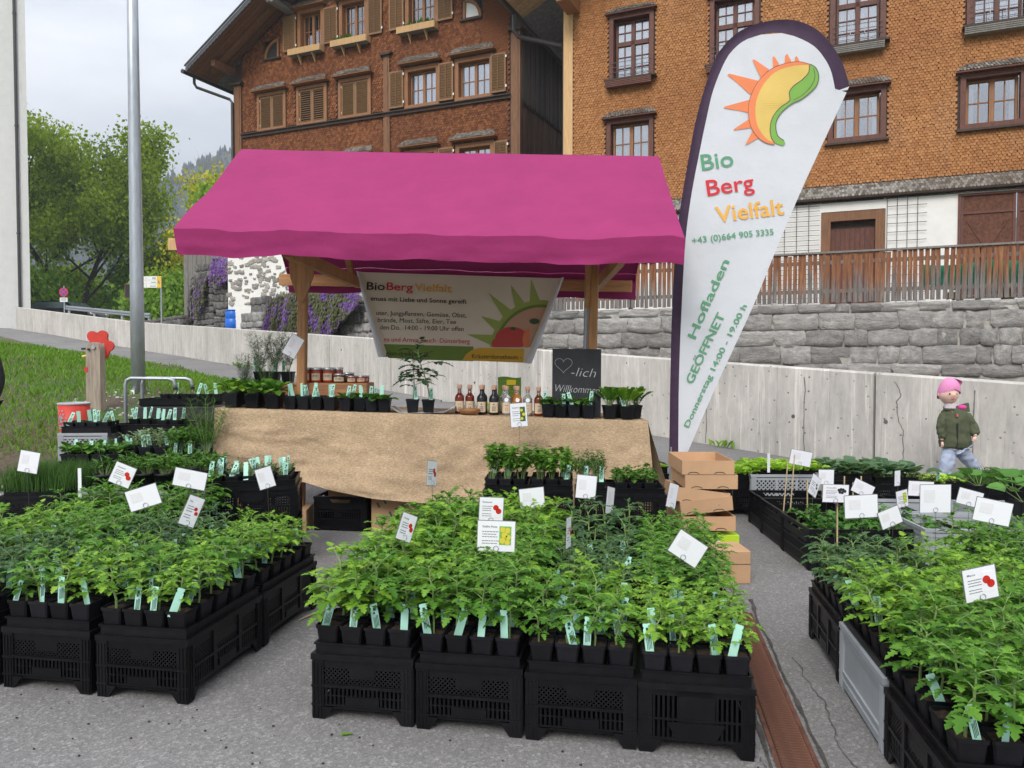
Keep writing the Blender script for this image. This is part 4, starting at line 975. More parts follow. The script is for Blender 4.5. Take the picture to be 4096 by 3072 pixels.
# dry grass hanging beside the downpipe
t_=thing('dry_grass_tuft','straw-coloured dry grass hanging down beside the brown downpipe','grass'); m=MB(); r=random.Random(8)
for k in range(900):
    f=r.random(); x=-10.1+.95*f+r.gauss(0,.05); y=28.2-.6*f+r.gauss(0,.06); z=5.3+r.gauss(0,.15); l=r.uniform(.6,1.7); w=.012; dx=r.gauss(0,.10)
    m.add([(x-w,y,z),(x+w,y,z),(x+dx+w,y-.12,z-l*.5),(x+dx-w,y-.12,z-l*.5),(x+dx*1.6,y-.10,z-l)],[(0,1,2,3),(3,2,4)])
m.build('blades','dead_grass',t_)
# grey boarded shed behind
sh=thing('board_shed','grey boarded shed wall under the left end of the canopy','shed',(-13.9,33.2,0))
m=MB(); m.box(-.2,3.6,.05,2,3.,7.2); m.build('wall','wood_dark',sh)
for k in range(20): m=MB(); m.box(-.2+k*.19,-.2+k*.19+.18,-.02+.01*(k%2),.045,3.,7.2); m.build('board','wood_grey',sh)
# blue barrel
bb=thing('plastic_barrel','blue plastic barrel with rim standing against the rubble wall','barrel',(-9.80,27.15,2.1))
m=MB(); m.lathe([(.22,0),(.26,.03),(.275,.15),(.285,.30),(.275,.32),(.275,.36),(.29,.38),(.29,.66),(.275,.68),(.275,.72),(.285,.74),(.27,.92),(.25,.98)],24); m.build('body','blue_barrel',bb,True)
m=MB(); m.lathe([(.25,.975),(.275,.98),(.275,1.01),(.24,1.02),(.22,1.0)],24); m.build('lid','blue_barrel',bb,True)
# rubble blocks beside the barrel
st=thing('stone_steps','stacked grey stone blocks right of the blue barrel','steps')
stone_run(st,(-9.30,26.75),(-8.2,25.5),1.7,2.95,LIME,(.3,.5),(.2,.3)); stone_run(st,(-8.95,26.7),(-8.1,25.8),2.9,3.5,DARK,(.35,.6),(.25,.35))
# ------------------------------------------------------------------ signs and road furniture by the trees
hs_=thing('hiking_sign','yellow and white hiking signpost on a thin grey post','sign',(-15.0,33.0,2.38))
m=MB(); m.tube([(0,.02,0),(0,.02,2.55)],.04,8); m.build('post','galv',hs_)
for k in range(3):
    z=2.06+k*.165; m=MB(); m.box(-.72,.03,-.03,-.01,z,z+.155); p_=m.build('sign_blade','white_paint',hs_)
    m=MB(); m.box(-.16,.028,-.034,-.031,z+.005,z+.15); m.build('yellow_field','sign_yellow',p_)
    m=MB(); m.box(-.64,-.60,-.034,-.031,z+.05,z+.10); m.build('route_mark','sign_yellow',p_)
    m=MB()
    for q in range(2 if k==2 else 1):
        m.box(-.46+.05*k,-.20,-.034,-.031,z+.055+.045*q-.02*(k==2),z+.078+.045*q-.02*(k==2))
    m.build('lettering','print_grey',p_)
m=MB(); m.tube([(-.10,-.036,2.26),(-.10,-.036,2.36),(-.05,-.036,2.30)],.012,5); m.tube([(-.10,-.036,2.30),(-.06,-.036,2.26),(-.02,-.036,2.26)],.012,5); m.build('pictogram','print_grey',hs_)
ns=thing('no_stopping_sign','round red and blue no-stopping sign with white plate below','sign',(-22.35,38.5,1.80))
m=MB(); m.tube([(0,.02,0),(0,.02,3.25)],.03,8); m.build('post','galv',ns)
def disc(m,x,y,z,r,n=24,y1=None):
    m.prism([(x+r*math.cos(t),z+r*math.sin(t)) for t in [2*math.pi*i/n for i in range(n)]],y,y1 if y1 is not None else y+.01)
m=MB(); disc(m,0,-.03,2.93,.225,y1=-.01); dsk=m.build('sign_disc','sign_red',ns)
m=MB(); disc(m,0,-.036,2.93,.165,y1=-.031); m.build('blue_field','sign_blue',dsk)
for a in (45,-45):
    m=MB(); m.M=T(0,-.038 if a>0 else -.0385,2.93)@RY(R(a)); m.box(-.17,.17,-.003,.001,-.022,.022); m.M=I4; m.build('cross_bar','sign_red',dsk)
m=MB(); m.box(-.19,.19,-.03,-.01,2.45,2.66); p_=m.build('plate','white_paint',ns)
for k in range(3): m=MB(); m.box(-.14,.14,-.034,-.031,2.61-k*.055,2.63-k*.055); m.build('lettering','print_grey',p_)
ib=thing('notice_board','small red-framed notice board beside the lamp pole','sign',(-18.75,38.,1.68))
m=MB(); ring(m,-.30,.25,2.7,3.4,.05,-.05,0); m.build('frame','wood_red',ib); m=MB(); m.box(-.25,.2,-.03,-.01,2.75,3.35); m.build('panel','dark_room',ib); m=MB(); m.tube([(0,.02,0),(0,.02,3.3)],.04,6); m.build('post','wood_dark',ib)
gr_=thing('guard_rail','galvanised guard rail along the road above the concrete wall','guard rail')
m=MB(); a=Vector((-23.8,41.2,4.02)); b_=Vector((-17.3,36.9,3.34))
pr_=[(0,.0),(.05,.03),(.05,.09),(0,.12),(.05,.15),(.05,.21),(0,.24)]
m.add([(a.x-o*.5,a.y-o,a.z+z) for o,z in pr_]+[(b_.x-o*.5,b_.y-o,b_.z+z) for o,z in pr_],[(i,i+7,i+8,i+1) for i in range(6)]); m.build('beam','galv',gr_)
for f in (.03,.35,.68,.98): p=a.lerp(b_,f); m=MB(); m.box(p.x-.05,p.x+.05,p.y+.02,p.y+.1,p.z-.9,p.z+.2); m.build('post','galv',gr_)
ga=thing('barred_gate','small grey barred railing in front of the dark rubble wall','railing',(-12.95,30.9,-.70))
m=MB(); m.box(0,.62,-.02,.02,4.0,4.05); m.box(0,.62,-.02,.02,3.1,3.14); m.build('rail','galv',ga)
for k in range(7): m=MB(); m.box(.02+k*.095,.05+k*.095,-.015,.015,3.141,3.999); m.build('bar','galv',ga)
lw=thing('low_stone_wall','low dark stone wall behind the hiking sign','wall'); stone_run(lw,(-18.5,38.2),(-13.8,32.6),2.4,3.25,DARK,(.3,.6),(.18,.3))
# dark parked car, tail hidden by the white building
ca=thing('parked_car','dark estate car parked behind the concrete wall at the left','car',(-25.5,44.2,3.25),R(-10))
prof=[(-2.1,.35),(-2.15,.75),(-1.9,1.0),(-1.5,1.42),(-.4,1.47),(.45,1.42),(1.15,1.0),(1.95,.86),(2.15,.62),(2.12,.35)]
m=MB(); n=len(prof); W_=.86
sec=[]
for y,kz,kx in ((-W_,.0,1),(-W_*.99,.0,1),(W_,0,1)): pass
vs=[];
for y in (-W_,-W_*.9,W_*.9,W_):
    for x,z in prof: vs.append((x*(.985 if abs(y)==W_ else 1),y*(1 if z<1.05 else .86),z-(.015 if abs(y)==W_ else 0)))
fs=[]
for i in range(3):
    for j in range(n-1): fs.append((i*n+j,i*n+j+1,(i+1)*n+j+1,(i+1)*n+j))
fs.append(tuple(range(n))); fs.append(tuple(range(4*n-1,3*n-1,-1))); m.add(vs,fs); m.build('body','car_paint',ca,True)
m=MB(); m.add([(.55,-.70,1.37),(.55,.70,1.37),(1.12,.80,1.02),(1.12,-.80,1.02)],[(0,1,2,3)]); m.v=[(x+.02,y,z+.02) for x,y,z in m.v]; m.build('windscreen','car_glass',ca)
m=MB(); m.add([(-1.4,-.775,1.38),(.40,-.775,1.38),(1.0,-.85,1.02),(-1.75,-.85,1.02)],[(0,1,2,3)]); m.build('side_window','car_glass',ca)
for x in (-1.35,1.35):
    for y in (-.80,.62):
        m=MB(); m.M=T(x,y,.31)@RX(R(-90)); m.lathe([(.20,0),(.31,.01),(.31,.17),(.20,.18)],18); m.M=I4; w_=m.build('wheel','tar',ca)
        m=MB(); m.M=T(x,y-.012,.31)@RX(R(-90)); m.lathe([(.02,0),(.19,0),(.19,.02)],14); m.M=I4; m.build('rim','galv',w_)
for y in (-.72,.50): m=MB(); m.box(2.03,2.13,y,y+.22,.66,.78); m.build('headlight','white_paint',ca)
for y in (-.80,.62): m=MB(); m.box(-2.05,-1.95,y,y+.18,.78,1.0); m.build('tail_light','sign_red',ca)
# ------------------------------------------------------------------ trees
def tree(name,label,base,h,spread,seed,leafmat,nleaf,leaf,barkmat,trunk=.28,lean=(0,0),twist=.25,low=.25,group=None,levels=4,upright=.5):
    r=random.Random(seed); t_=thing(name,label,'tree',base,0,group); mt=MB(); ml=MB(); tips=[]
    def grow(p,d,l,rad,lev):
        n=4; pts=[p]; rs=[rad]; q=p.copy(); dd=d.copy()
        for i in range(n):
            dd=(dd+Vector((r.gauss(0,twist*.5),r.gauss(0,twist*.5),r.gauss(0,twist*.3)+(.10*upright if lev else .05)))).normalized(); q=q+dd*(l/n); pts.append(q.copy()); rs.append(rad*(1-.6*(i+1)/n))
            if lev>=2: tips.append((q.copy(),lev))
        mt.tube(pts,rs,7 if lev<2 else 4,cap=False)
        if lev<levels:
            k=(7,5,4,3)[lev] if lev<4 else 3
            for c in range(k):
                f=r.uniform(.35 if lev else low,1.0); idx_=min(n-1,int(f*n)); pp=pts[idx_].lerp(pts[idx_+1],f*n-idx_); a=r.uniform(0,6.3); el=r.uniform(.15,.9)
                nd=(Vector((math.cos(a)*math.cos(el)*spread,math.sin(a)*math.cos(el)*spread,math.sin(el)))+dd*.5*upright).normalized()
                grow(pp,nd,l*r.uniform(.42,.62)*(1.0 if lev else (1.15-.5*f)),max(.012,rad*(1-.55*f)*.55),lev+1)
    grow(Vector((0,0,-.3)),Vector((lean[0],lean[1],1)).normalized(),h*.62,trunk,0)
    if nleaf:
        for k in range(nleaf):
            p,lev=r.choice(tips); c=p+Vector((r.gauss(0,leaf*1.6),r.gauss(0,leaf*1.6),r.gauss(0,leaf*1.4)-leaf*.4)); a=r.uniform(0,6.3); s=leaf*r.uniform(.5,1.15)
            ax=Vector((math.cos(a)*.55,math.sin(a)*.55,-r.uniform(.2,1))).normalized()*s; bx=ax.cross(Vector((r.gauss(0,1),r.gauss(0,1),.2))).normalized()*s*.36
            ml.add([c,c+ax*.5+bx,c+ax,c+ax*.5-bx],[(0,1,2,3)])
        ml.build('crown',leafmat,t_)
    mt.build('trunk',barkmat,t_)
    return t_
tree('leafy_tree','tall spring-green tree next to the white building',(-31.9,55,4.0),20.5,1.0,5,'leaf_tree',26000,.31,'bark',.20,(-.06,0),low=.12)
tree('leafy_tree','tall spring-green tree right behind the lamp pole',(-30.3,54,4.0),18.0,.78,8,'leaf_tree',22000,.31,'bark',.20,(.03,0),low=.12)
tree('leafy_tree','shorter yellow-green tree between lamp pole and canopy',(-24.4,57,3.4),8.2,1.1,15,'leaf_tree',8000,.30,'bark',.26,low=.08)
tree('leafy_tree','yellow-flowering tree beside the left canopy corner',(-18.4,48,3.6),11.8,1.0,23,'leaf_tree_yellow',9000,.26,'bark',.22,low=.1)
tree('bare_tree','bare pale tree with fine upright twigs above the yellow tree',(-23.6,62,8.5),11.2,.6,31,'leaf_tree_yellow',250,.16,'bark_pale',.14,low=.25,upright=1.1)
tree('leafy_tree','fresh green tree top peeping over the canopy corner',(-17.0,45,6.5),6.0,.7,41,'leaf_tree_fresh',2500,.30,'bark',.18,low=.35)
for i,(x,y,z,s,lab) in enumerate(((-31.5,50,3.2,5.2,'dense green shrub low against the white building'),(-33,60,3,6,'dense green shrub low behind the parked car'),(-28.5,58,3,6,'dense green shrub behind the guard rail'),(-23,50,2.5,5.,'dense green shrub behind the hiking sign'),(-19.5,44,2.6,4.,'dense green shrub left of the boarded shed'))):
    tree('shrub',lab,(x,y,z),s*1.25,1.3,60+i,'leaf_tree' if i%2 else 'leaf_tree_fresh',5500,.34,'bark',.12,low=.02,group=None)
# ------------------------------------------------------------------ wooded hill in the cloud
def hill_z(x,y):
    f=max(0,min(1,(y-160)/300)); ridge=112+.045*(x+250)+9*fractal(x*.011,3,0,4)+(5 if x>-190 else 0)
    return -2+ridge*(f**1.15)+4*fractal(x*.02,y*.02,1)*f-(max(0,y-460)*.25)
m=MB(); m.grid(lambda u,v:(-520+720*u,150+420*v,hill_z(-520+720*u,150+420*v)),72,42); struct(m.build('hill','hill_wood',smooth=True))
m=MB(); r=random.Random(2)
for k in range(5200):
    y=160+310*r.random()**.6; x=-520+640*r.random(); z=hill_z(x,y)-1; h=r.uniform(3,6.5); w=h*r.uniform(.2,.3)
    for z0,z1,ww in ((.08,.62,1),(.42,1,.68)):
        m.add([(x+w*ww*math.cos(t),y+w*ww*math.sin(t),z+h*z0) for t in (0,1.26,2.51,3.77,5.03)]+[(x,y,z+h*z1)],[(0,1,5),(1,2,5),(2,3,5),(3,4,5),(4,0,5)])
stuff(m.build('far_forest','leaf_conifer'),'dark conifer forest on the misty hill at the left','forest')
HAZE_D=.00085
def make_haze():
    b=NB('haze'); b.t.nodes.remove(b.p); v=b.n('ShaderNodeVolumePrincipled'); v.inputs['Color'].default_value=(.82,.88,1,1); v.inputs['Density'].default_value=HAZE_D; v.inputs['Anisotropy'].default_value=.2; b.L(v.outputs[0],b.o.inputs['Volume']); b.done('haze')
    m=MB(); m.box(-760,760,-760,760,-3.6,150); o=m.build('haze','haze'); stuff(o,'thin grey mist hanging over the whole valley','mist')
make_haze()
# ------------------------------------------------------------------ lamp pole, rooster post, pail, water pipes
lp=thing('lamp_pole','tall galvanised steel pole rising out of the grass bank','pole',(-4.86,10.0,.80))
m=MB(); m.lathe([(.088,0),(.083,1.5),(.070,4.2),(.058,7.4)],20); m.build('shaft','galv',lp,True)
m=MB(); m.box(-.06,-.004,-.10,-.06,.10,.17); m.build('earth_clamp','white_paint',lp)
ro=thing('rooster_post','weathered wooden post shaped as a rooster with red comb','carving',(-4.76,8.8,.62)); k=8.8/3078/2.765
def rp_(x,y): return ((x-975)*k,(1150-y)*k-.0)
pts=[(-.083,-.1),(.083,-.1),(.080,.84)]+[(.080*math.cos(t),.84+.10*math.sin(t)) for t in [i*math.pi/10 for i in range(1,10)]]+[(-.080,.84)]
m=MB(); m.prism(pts,-.06,.06); m.build('post','wood_post',ro)
lob=[rp_(905,170),rp_(1020,165),rp_(1085,280)]; outl=[]
def arc(c,r,a0,a1,n=10): return [(c[0]+r*math.cos(R(a0+(a1-a0)*i/n)),c[1]+r*math.sin(R(a0+(a1-a0)*i/n))) for i in range(n+1)]
comb=[rp_(900,265)]+arc(lob[0],.058,215,45,10)+arc(lob[1],.060,140,-20,10)+arc(lob[2],.062,95,-75,10)+[rp_(1065,420),rp_(1045,420),rp_(1040,250)]
m=MB(); m.prism(comb,.0,.028); m.v=[(x,y+.062,z) for x,y,z in m.v]; m.build('comb','red_paint',ro)
m=MB(); ex,ez=rp_(990,297); m.M=T(ex,-.066,ez)@RX(R(90)); m.lathe([(.012,0),(.022,.0),(.022,.012),(.012,.012)],14); m.M=I4; m.build('eye','galv',ro)
m=MB(); bx,bz=rp_(925,395); m.tube([(bx,-.02,bz),(bx-.035,-.05,bz),(bx-.07,-.06,bz-.004)],[.018,.018,.013],8); m.build('beak','yellow_paint',ro)
m=MB(); bx,bz=rp_(885,313); m.tube([(bx+.02,-.03,bz),(bx-.04,-.05,bz)],.011,8); bx,bz=rp_(938,320); m.tube([(bx,-.06,bz),(bx,-.085,bz)],.013,8); m.build('peg','tar',ro)
m=MB(); bx,bz=rp_(920,540); m.prism([(bx,bz+.03),(bx-.02,bz+.028),(bx-.045,bz+.006),(bx-.04,bz-.018),(bx-.015,bz-.03),(bx,bz-.03)],-.064,-.03); m.build('wattle','red_paint',ro)
pl=thing('paint_pail','scuffed red metal pail with pale rim in front of the rooster post','pail',(-4.56,8.0,.56))
m=MB(); m.lathe([(.135,0),(.150,.34),(.144,.34),(.130,.02)],28,cap=False); m.build('body','red_paint',pl,True); m=MB(); m.lathe([(.149,.335),(.156,.34),(.156,.352),(.149,.356),(.142,.35),(.142,.335)],28,cap=False); m.build('rim','grey_plastic',pl,True)
m=MB(); r=random.Random(3)
for i in range(70):
    a=R(r.gauss(245,16)); z=r.gauss(.15,.07); rr=.1372+.0441*z+.0015; s=r.uniform(.004,.014)
    if 0.02<z<.3: m.add([(rr*math.cos(a-s/rr),rr*math.sin(a-s/rr),z),(rr*math.cos(a+s/rr),rr*math.sin(a+s/rr),z+.004),(rr*math.cos(a+s/rr*.6),rr*math.sin(a+s/rr*.6),z+s*1.6),(rr*math.cos(a-s/rr*.8),rr*math.sin(a-s/rr*.8),z+s)],[(0,1,2,3)])
m.build('scuffs','grey_plastic',pl)
# ------------------------------------------------------------------ market stall
stall=thing('market_stall','wooden market stall frame carrying a magenta pitched canopy','market stall',(-.58,6.5,0),rot=(0,R(1.25),R(-1.5)))
def hz_(x): return .0
for x in (-1.14,1.20):
    m=MB(); m.bev(x-.035,x+.035,-.335,-.265,.02,2.28,.006); m.build('post','wood_larch',stall)
    m=MB(); gp=[(-.10,2.18),(.10,2.18),(.095,2.0),(.025,1.80),(-.015,1.80),(-.085,2.0)]
    if x<0: m.prism([(x+a,z) for a,z in gp],-.375,-.338)
    else: m.prism([(-.34+a,z) for a,z in gp],x-.070,x-.038,'x')
    m.build('gusset','wood_larch',stall)
    m=MB(); m.M=T(x+.10,0,0); m.prism([(-1.12,2.06),(-1.10,2.15),(1.14,2.15),(1.14,2.05),(-1.0,2.05)],.0,.05,'x'); m.M=I4; m.build('cross_beam','wood_larch',stall)
    for sgn in (-1,1):
        m=MB(); m.add([(x+.05,sgn*1.12,2.16),(x+.10,sgn*1.12,2.16),(x+.10,0,3.0),(x+.05,0,3.0),(x+.05,sgn*1.12,2.09),(x+.10,sgn*1.12,2.09),(x+.10,0,2.92),(x+.05,0,2.92)],[(0,1,2,3),(4,7,6,5),(0,3,7,4),(1,5,6,2),(0,4,5,1)]); m.build('rafter','wood_larch_x',stall)
m=MB(); m.bev(-1.76,1.70,-.03,.03,2.96,3.03,.006); m.build('ridge_pole','wood_larch_x',stall)
m=MB(); m.bev(-1.80,1.68,1.08,1.13,2.06,2.17,.006); m.build('rear_beam','wood_larch_x',stall)
m=MB(); m.bev(-1.72,1.66,-1.15,-1.105,2.08,2.165,.006); m.build('front_beam','wood_larch_x',stall)
m=MB(); m.tube([(1.155,-.20,.0),(1.155,-.20,2.1)],.022,8); m.build('steel_post','galv',stall)
def can(u,v,s):   # s=-1 front slope, +1 rear slope; v: eave -> ridge
    x=-1.77+3.505*u; y=s*1.22*(1-v); z=(2.215 if s<0 else 2.25)+(3.09-(2.215 if s<0 else 2.25))*v
    sag=.035*math.sin(math.pi*v)*(.35+.65*math.sin(math.pi*u)); z-=sag
    wr=.020*fractal(x*1.6,v*1.2,s,4)*(1.25-v)+.022*math.exp(-((u-.02)/.08)**2)*math.sin(v*9)+.003*math.sin((u*3.2+v)*9)*(1-v)
    if v<.02: z+=.012*math.exp(-((u-.22)/.02)**2)+.010*math.exp(-((u-.97)/.02)**2)
    return (x,y+wr*.6,z+wr)
cm=MB(); cm.grid(lambda u,v:can(u,v,-1),70,24); cm.grid(lambda u,v:can(u,v,1),40,12); cn=cm.build('canopy','canopy',stall,True)
def val(u,v,s,h):
    x,y,z=can(u,0,s); d=h*v
    hang=.007*math.sin(u*37+v*2)+.016*fractal(u*9,v*2.5,s*3,3)
    sl=.03 if u<.015 else 0
    return (x+sl*v,y+s*(.004+.5*hang*v*1.6)+(.012*v if s<0 else -.01*v),z-d-.006*math.sin(u*21)*v)
m=MB(); m.grid(lambda u,v:val(u,v,-1,.175),90,8); m.build('front_valance','canopy',cn,True)
m=MB(); m.grid(lambda u,v:val(u,v,1,.25),40,5); m.build('rear_valance','canopy',cn,True)
for u0 in (0,1):
    m=MB(); 
    def sidehem(u,v,u0=u0):
        s=-1 if u<.5 else 1; vv=(u*2 if u<.5 else 2-u*2); x,y,z=can(u0,vv,s); return (x+(.012 if u0==0 else -.012)*v,y,z-.075*v-.01*math.sin(u*40)*v)
    m.grid(sidehem,40,2); m.build('side_hem','canopy',cn,True)
m=MB(); m.bev(-1.83,-1.745,-1.17,-1.125,2.085,2.165,.006); m.build('beam_end','wood_pale',stall)
# ------------------------------------------------------------------ table and sacking
def tz(x): return .935-.030*(x+.63)
tb=thing('trestle_table','wooden trestle table hidden under the sacking cloth','table',(-.63,6.33,0))
m=MB(); m.add([(x,y,tz(x-.63)-dz-.012) for dz in (.03,0) for x,y in ((-1.66,-.36),(1.64,-.36),(1.64,.38),(-1.66,.38))],[(0,3,2,1),(4,5,6,7),(0,1,5,4),(1,2,6,5),(2,3,7,6),(3,0,4,7)]); m.build('table_top','wood_pale',tb)
for x in (-1.5,1.48):
    for y in (-.3,.32): m=MB(); m.box(x-.03,x+.03,y-.03,y+.03,.01,tz(x-.63)-.045); m.build('leg','wood_pale',tb)
TF=5.945; TX0,TX1=-2.30,1.05
cl=MB()
def hem(u):   # height of the hem along the front
    pts=[(0,.50),(.12,.47),(.215,.42),(.28,.37),(.36,.31),(.42,.285),(.52,.26),(.62,.27),(.75,.23),(1,.16)]
    for (a,b_),(c,d) in zip(pts,pts[1:]):
        if a<=u<=c: return b_+(d-b_)*(u-a)/(c-a)
    return .16
def drape(u,v):
    x=TX0+(TX1-TX0)*u; top=tz(x)+.004; z=top+(hem(u)-top)*v
    fold=.020*v*(math.sin(u*31+2*math.sin(u*7))*min(1,v*1.5))+.045*v*math.sin(u*9.5+.6)+.05*v*fractal(u*5,v*1.1,2,3)+.03*fractal(u*16,v*5,7,3)*min(1,v*3)-.055*v
    diag=.018*math.sin((u*7+v*3.2)*2.2)*v*(1-v*.4)
    edge=.02*math.exp(-((u-1)/.03)**2)*v
    return (x+(.02*v if u<.02 else 0)+edge*3,TF-.01*math.sin(min(1,v*12)*1.57)+fold*.8+diag-.05*v,z)
cl.grid(drape,110,46)
def ctop(u,v):
    x=TX0+(TX1-TX0)*u; return (x,TF+.76*v,tz(x)+.004+.004*fractal(x*4,v*4,1,3))
cl.grid(ctop,60,10)
def cside(u,v):   # right end, hanging with folds and flaring out
    y=TF+.76*u; top=tz(TX1)+.004; z=top+(.12-top)*v
    return (TX1+.19*v+.035*v*math.sin(u*11+1)+.02*fractal(u*4,v*2,5,3)*v,y-.05*v*(1-u),z)
cl.grid(cside,30,24)
def cside2(u,v):
    y=TF+.76*u; top=tz(TX0)+.004; return (TX0-.03*v+.02*v*math.sin(u*9),y,top+(.3-top)*v)
cl.grid(cside2,20,12)
tag(cl.build('sacking_cloth','burlap',None,True),'coarse jute sacking draped over the stall table','cloth')
# ------------------------------------------------------------------ printed banner under the canopy
bn=thing('printed_banner','printed farm banner with curled sides hanging under the canopy','banner',(0,7.42,0))
SB=7.42/3078.
def bp(px,py,d=0.):    # drawing units -> banner plane (gentle curl at the side edges)
    x=(px-2048)*SB/(.99951+.0314*(1536-py)/3078.); z=1.36+7.42*(math.tan(math.atan((1536-py)/3078.)-R(1.8)))
    f=(py-1088)/350.; l=1437+93*f+4; r_=2247-120*f
    cx=0
    if d==0.:
        if px<l+16: q=(l+16-px)/16.; cx=.03*q*q
        if px>r_-16: q=(px-r_+16)/16.; cx=.03*q*q
    return (x,-cx-d,z)
cm=MB()
def bcl(u,v):
    y0=1088+26*u; y1=1428+24*u; py=y0+(y1-y0)*v; f=v; l=1437+93*f; r_=2247-133*f*(.9+.1*f); return bp(l+(r_-l)*u,py)
cm.grid(bcl,60,24); bcloth=cm.build('cloth','banner_cream',bn,True)
m=MB()    # rolled white edges
def roll(side):
    def f_(u,v):
        py=(1088 if side<0 else 1114)+340*v; l=1437+93*v if side<0 else 2247-133*v; w=34+10*v; a=u*4.2; rr=.013+.016*v
        x,y,z=bp(l,py); return (x+(-side)*(rr*math.sin(a)-.004)+(-side)*.0,y-rr*(1-math.cos(a))-.002,z)
    return f_
m.grid(roll(-1),14,20); m.build('rolled_edge','flag_white',bn,True); m=MB(); m.grid(roll(1),14,20); m.build('rolled_edge','flag_white',bn,True)
def bpoly(name,poly,mt,d,parent=bcloth,sub=1):
    m=MB(); m.add([bp(x,y,d) for x,y in poly],[tuple(range(len(poly)))]); return m.build(name,mt,parent)
def btext(txt,p0,p1,cap,mt,bold=0.):
    vs,fs=text2d(txt,(p0[0],-p0[1]),(p1[0],-p1[1]),cap,bold); m=MB(); m.add([bp(x,-y,.012) for x,y in vs],fs); m.build('lettering',mt,bcloth)
z3=lambda x,y:(1400+x/1.7015,1000+y/1.7015)
bpoly('green_band',[z3(230,640),z3(500,648),z3(840,657),z3(840,757),z3(520,748),z3(262,735)],'banner_green',.006)
bpoly('gold_band',[z3(765,750),z3(790,710),z3(830,680),z3(880,666),z3(1000,668),z3(1185,672),z3(1178,764),z3(960,759)],'banner_gold',.009)
cx_,cy_=z3(1300,690); rays=[]
for k_ in range(9):   # sun rays in leaf green
    a=R(97+k_*17.5-17.5*2); w=R(6.2); r0=200; r1=(340 if k_%2==0 else 310)-k_*6
    tri=[(cx_+r0*math.cos(a+w),cy_-r0*math.sin(a+w)),(cx_+r1*math.cos(a),cy_-r1*math.sin(a)),(cx_+r0*math.cos(a-w),cy_-r0*math.sin(a-w))]
    tri=[(min(x,2247-133*max(0,(y-1110))/340-22),max(y,1114)) for x,y in tri]
    if k_>=1 and a<R(176) and tri[1][0]<2215: bpoly('sun_ray',tri,'banner_leaf',.005)
def sector(r,a0,a1,n=18): return [(min(cx_+r*math.cos(R(a)),2247-133*max(0,(cy_-r*math.sin(R(a))-1114))/340-16),cy_-r*math.sin(R(a))) for a in [a0+(a1-a0)*i/n for i in range(n+1)]]
clipx=2105
bpoly('sun_disc',[(x,min(y,1388)) for x,y in sector(205,175,72)]+[(2120,1388)],'banner_leaf',.006)
bpoly('disc_ring',[(x,min(y,1389)) for x,y in sector(188,175,76)]+[(2118,1389)],'banner_green',.0075)
bpoly('photo_field',[(x,min(y,1390)) for x,y in sector(176,174,80)]+[(2116,1390)],'banner_peach',.009)
def ell(c,rx,ry,n=20): return [(c[0]+rx*math.cos(2*math.pi*i/n),c[1]+ry*math.sin(2*math.pi*i/n)) for i in range(n)]
bpoly('tomato_print',[(x,min(y,1389)) for x,y in ell(z3(1100,600),66,45)],'tomato',.0105); bpoly('tomato_print',[(x,min(y,1389)) for x,y in ell(z3(1010,640),26,26)],'tomato',.0112); bpoly('tomato_print',[(min(x,2118),min(y,1389)) for x,y in ell(z3(1225,610),30,46)],'logo_orange',.0112)
bpoly('stalk_print',ell(z3(1110,535),12,7),'pepper_green',.0118); bpoly('stalk_print',ell(z3(1255,485),20,12),'pepper_green',.0118)
btext('Bio',z3(115,270),z3(238,274),32,'ink_black',.012); btext('Berg',z3(250,272),z3(426,280),32,'ink_red',.010); btext('Vielfalt',z3(438,278),z3(693,288),32,'ink_orange',.012)
btext('enuss mit Liebe und Sonne gereift',z3(142,344),z3(795,366),18,'ink_black',.014)
btext('uter, Jungpflanzen, Gemüse, Obst,',z3(180,442),z3(792,460),19,'ink_black'); btext('brände, Most, Säfte, Eier, Tee',z3(190,490),z3(722,504),19,'ink_black'); btext('den Do.  14:00 - 19:00 Uhr offen',z3(205,540),z3(774,552),19,'ink_black')
btext('ea und Armin Rauch  Dünserberg',z3(232,622),z3(815,636),19,'ink_red'); btext('gion-dreiklang.at',z3(245,716),z3(532,724),19,'ink_black'); btext('Kräuterdorotheum -',z3(830,736),z3(1168,744),18,'ink_black')
# ------------------------------------------------------------------ feather flag
fl=thing('feather_flag','tall white feather flag with purple hem and sun logo beside the stall','flag',(1.215,5.80,0)); SF=5.80/3078.
def fp(px,py,d=0.):
    x=(px-2048)*SF/(.99951+.0314*(1536-py)/3078.)-1.215; z=1.36+5.80*math.tan(math.atan((1536-py)/3078.)-R(1.8))
    u=(px-2692)/700.; v=(1820-py)/1740.
    w=.030*math.sin(u*7+v*5.)*min(1,u*2+.1)+.015*fractal(u*3,v*4,4,3)-.05*u
    return (x,w-d,z)
outer=[(2677,1820),(2682,1500),(2690,1200),(2705,960),(2730,770),(2757,610),(2780,490),(2812,370),(2858,240),(2905,172),(2965,120),(3040,91),(3115,84),(3180,94),(3237,122),(3290,172),(3335,240),(3360,297),(3377,362)]
inner=[(2713,1820),(2717,1500),(2728,1200),(2742,960),(2765,775),(2795,615),(2821,488),(2850,366),(2902,241),(2950,182),(3000,150),(3050,137),(3100,135),(3150,146),(3205,172),(3250,207),(3285,255),(3308,305),(3325,380)]
def smooth(P,n):
    out=[]
    for i in range(len(P)-1):
        p0=P[max(0,i-1)];p1=P[i];p2=P[i+1];p3=P[min(len(P)-1,i+2)]
        for k in range(n):
            t=k/n; out.append(tuple(.5*(2*p1[j]+(p2[j]-p0[j])*t+(2*p0[j]-5*p1[j]+4*p2[j]-p3[j])*t*t+(3*p1[j]-p0[j]-3*p2[j]+p3[j])*t**3) for j in (0,1)))
    return out+[P[-1]]
O_=smooth(outer,4); I_=smooth(inner,4); n=len(O_)
